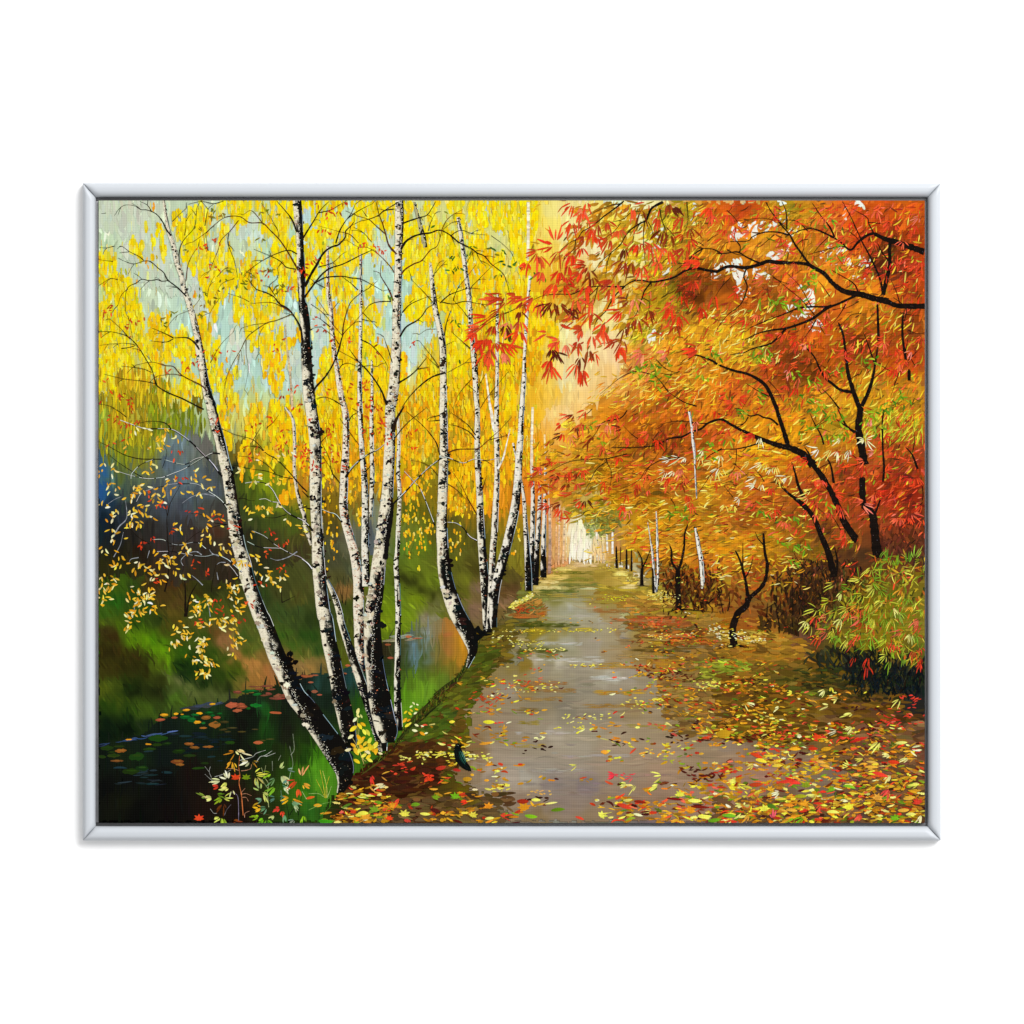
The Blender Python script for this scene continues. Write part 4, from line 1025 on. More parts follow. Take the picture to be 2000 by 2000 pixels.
def trunk(L, data, dark, light='f1e8cc', shade='6e6656', red=0.0, marks=1.0, cool=0.3):
    pts = parse_trunk(data) if isinstance(data, str) else data
    sp = catmull(pts, 2.6)
    n = len(sp)
    t = np.linspace(0, 1, n)
    ctr, w = sp[:, :2], np.maximum(sp[:, 2], 1.6)
    wmax = w.max()
    m = 15 if wmax > 14 else 9 if wmax > 7 else 6
    nn, _ = normals(ctr)
    # make +u the right-hand side
    nn = nn * np.sign(nn[:, :1] + 1e-9)
    u = np.linspace(-1, 1, m)
    seed = random.uniform(0, 200)
    eL = 0.6 * (rng.random(n) - 0.5)
    eR = 0.6 * (rng.random(n) - 0.5)
    P = np.empty((n, m, 2))
    for j in range(m):
        off = (0.5 * w + (eL if u[j] < 0 else eR)) * u[j]
        P[:, j] = ctr + nn * off[:, None]
    a, b, k = C(light), C(shade), C('100e0c')
    cols = np.empty((n, m, 3))
    d = prof(dark, t) + 0.06
    s = np.cumsum(np.concatenate(([0], np.linalg.norm(np.diff(ctr, axis=0), axis=1))))
    for j in range(m):
        sh = np.clip((u[j] - 0.0) / 1.0, 0, 1) ** 1.5 * 0.75 + 0.25 * (u[j] < -0.9)
        cj = a * (1 - sh) + b * sh
        cj = np.repeat(cj[None], n, 0)
        nz = vnoise(s / 2.6 + seed, np.full(n, (u[j] + 1) * wmax / 7 + seed))
        nz2 = vnoise(s / (wmax * 0.8) + seed + 31, np.full(n, (u[j] + 1) * 1.2 + seed))
        edge = 1.06 - 2.0 * d
        f = 1 / (1 + np.exp(-(u[j] - edge + 0.45 * (nz - 0.5) + 1.7 * (nz2 - 0.5)) * 16))
        cj = cj * (1 - f[:, None]) + k * f[:, None]
        cj = cj * (1 + 0.1 * (nz[:, None] - 0.5))
        cols[:, j] = cj
    L.add(P.reshape(-1, 2), np.clip(cols.reshape(-1, 3), 0, 1), strip_faces(n, m), m)

    def at(tt, uu):
        i = min(n - 1, max(0, int(tt * (n - 1))))
        return ctr[i] + nn[i] * (0.5 * w[i] * uu), nn[i], w[i], i
    length = s[-1]
    # bark scars: level wedges reaching in from the shaded edge, blocks and dashes
    nm = int(marks * 1.15 * length / (2.4 + 0.2 * wmax))
    for _ in range(nm):
        tt = random.random()
        dd = float(prof(dark, tt))
        p, q, wl, i = at(tt, 0)
        r = random.random()
        cl = jit(pick(BLACKS), 0.15, 0.012)
        if r < 0.5:
            u1 = 1.0 if random.random() < 0.6 else random.uniform(-0.6, 0.9)
            u0 = u1 - random.uniform(0.3, 1.2 if random.random() < 0.8 else 1.9)
            u0 = max(u0, -0.98)
            th = random.uniform(0.1, 0.34) * wl * 0.5 + 0.4
            tilt = random.gauss(0, 0.1)
            ks = 6
            us = np.linspace(u0, u1, ks)
            pp = np.array([ctr[min(n - 1, max(0, i + int(tilt * wl * uu)))] + nn[i] * (0.5 * wl * uu) for uu in us])
            pp[:, 1] += 0.16 * wl * (us - u0) ** 2 * random.uniform(-0.5, 0.6)
            stroke(L, pp, th * np.array((0.35, 0.7, 1.0, 1.1, 1.1, 1.2)) * (1 + 0.25 * rng.normal(size=ks)), cl)
        elif r < 0.78:
            uc = random.uniform(-0.5, 0.9)
            p, q, wl, i = at(tt, uc)
            for _k in range(random.randint(2, 5)):
                dab(L, p[0] + random.gauss(0, 0.12 * wl), p[1] + random.gauss(0, 0.16 * wl), random.uniform(0.1, 0.3) * wl + 0.3, random.uniform(0.05, 0.16) * wl + 0.3, cl, random.gauss(0, 0.3), 0.3)
        else:
            p, q, wl, i = at(tt, random.uniform(-0.9, 0.9))
            dab(L, p[0], p[1], random.uniform(0.05, 0.14) * wl + 0.3, 0.35 + 0.02 * wl, cl, random.gauss(0, 0.15), 0.2)
    for _ in range(int(length * wmax / 170)):
        tt = random.random()
        u_ = random.uniform(-0.9, 0.6)
        p, q, wl, i = at(tt, u_)
        if wl > 6 and u_ < 0.8 - 2.0 * float(prof(dark, tt)):
            dab(L, p[0], p[1], random.uniform(0.06, 0.2) * wl, random.uniform(0.05, 0.14) * wl, jit(pick('cfc2a4:3 b5a68a:2 d8cdb4:3 a08c74:1 c8d0c4:2'), 0.06, 0.015), random.gauss(0, 0.4), 0.3)
    # cream dry-brush and specks on the dark part, cool glints on the shaded edge
    nsp = int(length * wmax / 64)
    for _ in range(nsp):
        tt = random.random()
        dd = float(prof(dark, tt))
        edge = 1.06 - 2.0 * dd
        uu = edge + abs(random.gauss(0, 0.2)) - 0.12
        if not -0.98 < uu < 0.97:
            continue
        p, q, wl, i = at(tt, uu)
        dab(L, p[0], p[1], random.uniform(0.35, 1.3), random.uniform(0.3, 0.8), jit(pick(CREAM), 0.06, 0.015), random.gauss(0, 0.5), 0.2)
    for _ in range(int(nsp * 0.5)):
        tt = random.random()
        p, q, wl, i = at(tt, random.uniform(-0.95, 0.6))
        dab(L, p[0], p[1], random.uniform(0.3, 1.1), random.uniform(0.3, 0.7), jit(pick('5a5244:2 8a8068:2 2a241c:2 b8b098:1'), 0.1, 0.015), random.gauss(0, 0.5), 0.2)
    for _ in range(int(length / 16 * cool)):
        tt = random.random()
        p, q, wl, i = at(tt, random.uniform(0.72, 0.98))
        q0, q1 = max(0, i - random.randint(3, 12)), min(n - 1, i + random.randint(3, 12))
        qq = ctr[q0:q1 + 1] + nn[q0:q1 + 1] * (0.5 * w[q0:q1 + 1] * 0.93)[:, None]
        if len(qq) > 2:
            stroke(L, qq, random.uniform(0.3, 0.7), jit(pick('a8b8c0:2 8098a8:2 d8dcd8:1 4a6a70:1'), 0.1, 0.02))
    if red:
        for _ in range(int(length * red / 3)):
            tt = random.random()
            p, q, wl, i = at(tt, random.uniform(-0.5, 0.95))
            dab(L, p[0], p[1], random.uniform(0.5, 2.2), random.uniform(0.4, 1.2), jit(pick('9a4a30:3 b0603c:2 6a2a18:2 c8906c:2'), 0.1, 0.02), random.gauss(0, 0.5), 0.3)
    return sp


trunk_lines = []            # (layer, centre line) used to hand each twig to the tree it grows from


def birch(label, data, dark, branches='', **kw):
    L = new_layer('painted_birch', label)
    sp = trunk(L, data, dark, **kw)
    trunk_lines.append((L, sp))
    return L


# far, faint stems first
def faint(data, c_top, c_bot, marks=0.5, name='painted_birch', label=None, layer=None):
    L = layer or new_layer(name, label)
    pts = parse_trunk(data)
    sp = catmull(pts, 3)
    n = len(sp)
    t = np.linspace(0, 1, n)[:, None]
    c = C(c_top) * (1 - t) + C(c_bot) * t
    c = c * (1 + 0.1 * rng.normal(size=(n, 1)))
    w = 0.5 * sp[:, 2] * (1 + 0.12 * rng.normal(size=n))
    stroke(L, sp[:, :2], np.maximum(w, 0.5), np.clip(c, 0, 1))
    for _ in range(int(marks * n)):
        i = random.randrange(n)
        dab(L, sp[i, 0] + random.uniform(-0.4, 0.6) * sp[i, 2], sp[i, 1], random.uniform(0.3, 0.3 + 0.25 * sp[i, 2]), random.uniform(0.3, 0.6), jit(pick('4a4a48:2 1e1c18:2 8a8a80:1 c8b090:1'), 0.1, 0.02), random.gauss(0, 0.3))
    trunk_lines.append((L, sp))
    return L


row = new_layer('painted_birch_row', 'receding row of slim pale birches along the left of the avenue')
faint('B3 410 900 8 405 1480 18', 'f0c090', 'd89a60', 0.1, layer=row)
faint('B3 440 900 10 432 1250 14 430 1450 16', 'f4dcc0', 'e0a878', 0.3, layer=row)
faint('B3 485 980 12 478 1250 16 470 1440 16', 'f2d8b0', 'e4b488', 0.2, layer=row)
faint('B3 365 900 10 360 1450 18', 'e8b078', 'c89060', 0.1, layer=row)
faint('B3 330 700 12 345 1000 20 350 1250 26 345 1530 30', 'f0d4b0', 'a8806c', 0.5, layer=row)
faint('B3 500 1000 8 500 1420 10', 'f4e4bc', 'ecc890', 0, layer=row)
faint('B3 460 1040 8 455 1440 10', 'e8a860', 'c89058', 0, layer=row)
faint('A3 150 20 26 150 300 26 145 560 24', 'f4e8c8', 'f2e6c6', 0.1, layer=row)
faint('B3 190 0 22 183 300 24 180 600 24', 'f4e4c0', 'f2dcc0', 0.15, layer=row)
faint('B3 300 250 14 312 600 18', 'f4d49c', 'f2cfa0', 0.1, layer=row)
for (lab, d_) in (('slim birch with black foot, third from the near end of the far left row', 'B3 310 450 18 306 700 28 298 1000 36 290 1250 44 290 1400 50 290 1570 60'),
                  ('slim birch with dark blue foot in the far left row', 'B3 262 560 18 256 800 30 246 1050 38 232 1300 46 224 1480 52 215 1640 56'),
                  ('slim birch with grey foot in the far left row', 'B3 183 560 26 192 800 36 190 1050 42 184 1300 44 180 1420 46 182 1580 50'),
                  ('slim dark-footed birch standing closest in the far left row', 'B3 10 330 18 60 570 22 105 800 30 122 1050 38 138 1300 50 150 1500 62 155 1690 66')):
    birch(lab, d_, [(0, 0.1), (0.5, 0.3), (0.72, 0.5), (0.85, 0.95), (1, 1.0)], light='efe6d4', shade='988a78', marks=0.8)
faint('B3 780 1130 22 788 1270 26 796 1412 32', 'f8ecd4', 'f0d8b8', 0.2, label='hazy white birch just right of the bright opening')
faint('B3 835 1262 14 840 1410 20', 'fcf4e0', 'f4e0c0', 0.2, label='short white birch right of the bright opening')
faint('B3 872 1150 14 878 1340 18', 'f6f2e4', 'f0e8d4', 0.3, label='thin white birch stem against the green leaves')
faint('B3 925 1120 14 926 1350 20', 'f8f4e8', 'f0eadc', 0.3, label='thin white birch at the start of the right-hand row')

birch('pale grey birch fading into the yellow leaves at the top', 'A2 1030 20 22 1060 130 30 1095 270 42 1120 360 44 1135 440 36', [(0, 0.0), (0.6, 0.15), (1, 0.5)], light='b8b080', shade='6e6a44', marks=0.35, cool=0)
birch('thin white birch between the two big left trunks', 'A2 235 430 22 235 650 28 240 850 36 262 1000 38 272 1150 40 290 1350 42 320 1550 44 350 1750 50 385 1900 54|B2 402 80 58 405 250 60 400 450 66 388 620 72 385 750 76 380 900 76 400 1050 80 440 1200 84 480 1350 86 505 1500 90 520 1650 96 520 1850 100|C2 524 50 96 526 250 92 536 400 80 552 540 60',
      [(0, 0.35), (0.2, 0.35), (0.3, 0.12), (0.45, 0.1), (0.6, 0.12), (0.85, 0.1), (0.93, 0.3), (1, 0.6)], light='f2e8d0', shade='a08a78', red=1.0, marks=0.6)
birch('slim straight white birch left of the big middle trunk', 'A2 540 500 20 540 700 26 540 1000 28 537 1300 32 530 1600 36 530 1800 40|B2 535 50 45 545 300 46 560 500 50 575 700 56 580 900 60 580 1100 66 580 1300 70 585 1450 70 590 1650 72', [(0, 0.6), (0.1, 0.35), (0.5, 0.2), (0.8, 0.25), (1, 0.4)], light='f0ead6', shade='8a8c80', marks=0.9, red=0.1)
birch('very thin pale birch beside the big middle trunk', 'A2 640 1480 18 645 1900 28|B2 640 50 34 640 300 36 645 600 36 640 800 40 632 1010 34', [(0, 0.3), (0.5, 0.15), (0.9, 0.2), (1, 0.3)], light='f0e8d0', shade='a09880', marks=0.8)
birch('thin curved stem crossing behind the second trunk', 'B1 1730 0 20 1800 120 24 1815 350 28 1812 550 28 1835 750 32 1870 900 36 1905 1000 38|B2 30 1100 36 60 1190 34 85 1270 26', [(0, 0.05), (0.6, 0.1), (1, 0.3)], light='e8dcc4', shade='8a8478', marks=0.4)
faint('A1 1730 1150 10 1745 1350 14 1770 1550 18 1785 1750 20 1795 1930 22', 'c8b890', 'd8b890', 0.5, label='wispy brown birch tip beside the second trunk')
birch('slender birch with a green-grey top leaning beside the avenue', 'A2 1435 160 28 1465 350 40 1500 620 40 1540 950 42 1555 1200 42 1570 1330 46 1590 1550 50 1600 1750 50|B2 1615 50 45 1612 200 50 1612 400 50 1622 600 56 1635 800 60 1640 1000 66 1650 1200 72 1665 1400 76 1682 1600 82 1697 1800 88|C2 1705 30 88 1708 170 80',
      [(0, 0.2), (0.3, 0.35), (0.36, 0.15), (0.6, 0.2), (0.75, 0.35), (0.86, 0.6), (1, 0.95)], light='efe8d0', shade='7c7860', marks=0.8, red=0.12)
faint('A2 1690 1600 12 1730 1900 22|B2 1740 30 26 1755 140 26 1772 230 22', 'f8e8c8', 'fdf4e4', 0.05, label='cream birch limb joining the thin pair of stems')
birch('thin upright birch of the pair growing from one root by the path', 'A2 1800 870 20 1795 1300 28 1795 1600 30 1790 1850 34|B2 1790 50 42 1790 300 46 1795 550 46 1790 750 50 1780 950 56 1770 1150 60 1755 1350 60 1745 1550 56 1732 1800 50|C2 1722 60 50 1716 160 60',
      [(0, 0.0), (0.45, 0.15), (0.6, 0.3), (0.8, 0.35), (0.9, 0.5), (1, 0.95)], light='f2ead4', shade='8c8268', marks=0.7, red=0.1)
birch('white birch leaning right over the avenue edge', 'A3 165 700 26 140 1000 26 125 1250 28 115 1450 30 110 1650 40 95 1850 42|B3 85 100 46 80 250 52 65 450 62 55 650 70 40 830 76 15 1000 86|B2 1890 1250 86 1845 1420 86 1800 1580 86 1775 1720 84 1760 1900 76|C2 1765 120 60',
      [(0, 0.0), (0.15, 0.1), (0.25, 0.2), (0.45, 0.12), (0.62, 0.3), (0.8, 0.45), (0.9, 0.7), (1, 1.0)], light='f4eddb', shade='7a7460', marks=0.7)
birch('bent birch whose black foot curves to the path edge', 'A2 1180 580 22 1195 740 40 1215 920 50 1235 1050 50 1270 1200 56 1295 1350 60 1300 1550 60 1300 1750 62 1300 1900 70|B2 1300 50 75 1305 200 70 1305 400 76 1300 600 86 1295 800 90 1288 1000 92 1288 1150 106 1295 1300 106 1305 1450 120 1330 1600 130 1370 1750 140 1420 1880 150|C2 1450 30 150 1505 130 150 1550 230 135 1570 330 90 1545 420 50 1520 490 24',
      [(0, 0.2), (0.12, 0.35), (0.2, 0.2), (0.4, 0.22), (0.6, 0.25), (0.72, 0.35), (0.82, 0.5), (0.9, 0.75), (0.94, 0.98), (1, 1.0)], marks=0.9)
birch('narrow leaning dark-spotted birch between the large trunks', 'B2 228 1590 26 300 1750 50 345 1900 58|C2 355 60 60 400 200 66 460 380 76 530 580 86 600 780 94 665 960 110 725 1130 120 748 1260 70', [(0, 0.3), (0.3, 0.45), (0.55, 0.7), (0.8, 0.9), (1, 1.0)], marks=0.8, cool=1.2)
birch('thin straight birch right of the big middle trunk', 'B2 880 100 22 890 300 28 885 600 36 895 750 36 895 900 38 885 1100 42 878 1300 42 865 1450 46 875 1600 50 882 1800 50|C2 885 0 48 882 200 52 880 400 54 876 600 58 880 800 66 886 950 72 890 1070 76', [(0, 0.0), (0.2, 0.08), (0.5, 0.25), (0.8, 0.5), (0.92, 0.75), (1, 1.0)], marks=0.8, light='f0ead6', red=0.08)
big2 = 'A1 1838 0 78 1850 150 80 1862 300 68 1868 450 66 1874 600 76 1880 750 76|A2 -2 900 62 12 1000 84 30 1150 90 35 1300 92 40 1450 96 50 1650 104 65 1800 110|B2 85 30 106 110 200 110 125 400 106 125 600 110 125 800 110 130 1000 100 140 1200 100 145 1350 110 155 1500 118 175 1700 122 200 1900 130|C2 222 50 132 250 250 134 290 430 136 325 600 138 352 750 150 390 900 154 420 1050 146 445 1180 120 455 1260 60'
birch('second tall birch from the left, dark blue-black near its top', big2, [(0, 0.55), (0.1, 0.7), (0.2, 0.85), (0.3, 0.7), (0.36, 0.25), (0.5, 0.3), (0.66, 0.35), (0.78, 0.5), (0.86, 0.65), (0.93, 0.85), (1, 1.0)], marks=1.0, red=0.06)
big5 = 'A2 895 0 74 895 200 82 890 400 70 885 550 66 885 700 70 875 900 80 870 1100 80 870 1300 86 860 1500 92 848 1700 98 825 1850 98|B2 810 30 92 812 200 92 805 400 100 795 600 102 790 750 106 775 900 112 755 1050 116 735 1200 118 720 1350 126 700 1500 134 680 1700 142 655 1850 148|C2 645 50 152 652 250 164 664 430 170 686 600 184 716 780 206 752 950 210 785 1080 200 790 1180 110'
birch('tallest and thickest white birch in the middle of the left group', big5, [(0, 0.3), (0.1, 0.25), (0.3, 0.2), (0.5, 0.25), (0.6, 0.3), (0.72, 0.28), (0.78, 0.4), (0.84, 0.62), (0.9, 0.85), (1, 1.0)], marks=1.0, red=0.22)
big1 = 'A1 610 0 22 632 150 28 655 280 36 700 420 42 735 580 50 775 700 46 800 830 46 845 960 52 885 1100 58 918 1240 58 940 1380 74 965 1520 72 985 1640 72 1015 1790 80 1045 1890 86|B1 1085 150 90 1135 330 95 1165 480 100 1200 620 105 1225 780 108 1250 950 112 1275 1130 126 1310 1300 126 1350 1430 130 1390 1600 132 1440 1750 138 1500 1910 148|C1 1530 60 152 1590 220 154 1660 400 164 1740 560 170 1830 750 184|C2 30 850 196 115 975 204 205 1100 214 290 1225 222 358 1345 212 390 1440 180 380 1550 110 345 1650 56'
birch('large leaning birch at the far left with a black buttress foot', big1, [(0, 0.05), (0.1, 0.15), (0.25, 0.3), (0.32, 0.55), (0.42, 0.35), (0.55, 0.35), (0.64, 0.45), (0.74, 0.5), (0.82, 0.62), (0.88, 0.82), (0.94, 0.97), (1, 1.0)], marks=1.0, red=0.05)
# the dark limb along the big middle trunk's right side
bigL = [L for L in layers if L.label and L.label.startswith('tallest')][0]
branch(bigL, [T('B2', 835, 880), T('B2', 815, 1050), T('B2', 790, 1200), T('B2', 765, 1400)], 10, C('14110f'), taper=0.6)
branch(bigL, [T('B2', 940, -10), T('B2', 905, 50), T('B2', 860, 130), T('B2', 840, 230)], 7, C('2a1a10'), taper=0.5)
# spreading roots of the bent birch, grass at the feet
bent = [L for L in layers if L.label and L.label.startswith('bent birch')][0]
for pl in ('1600 120 1650 170 1690 185 1750 180', '1580 200 1640 200 1690 180', '1560 260 1600 240 1660 210'):
    v = [float(q) for q in pl.split()]
    branch(bent, [T('C2', v[i], v[i + 1]) for i in range(len(v) - 2, -2, -2)], 12, C('0c0d0c'), taper=0.15)

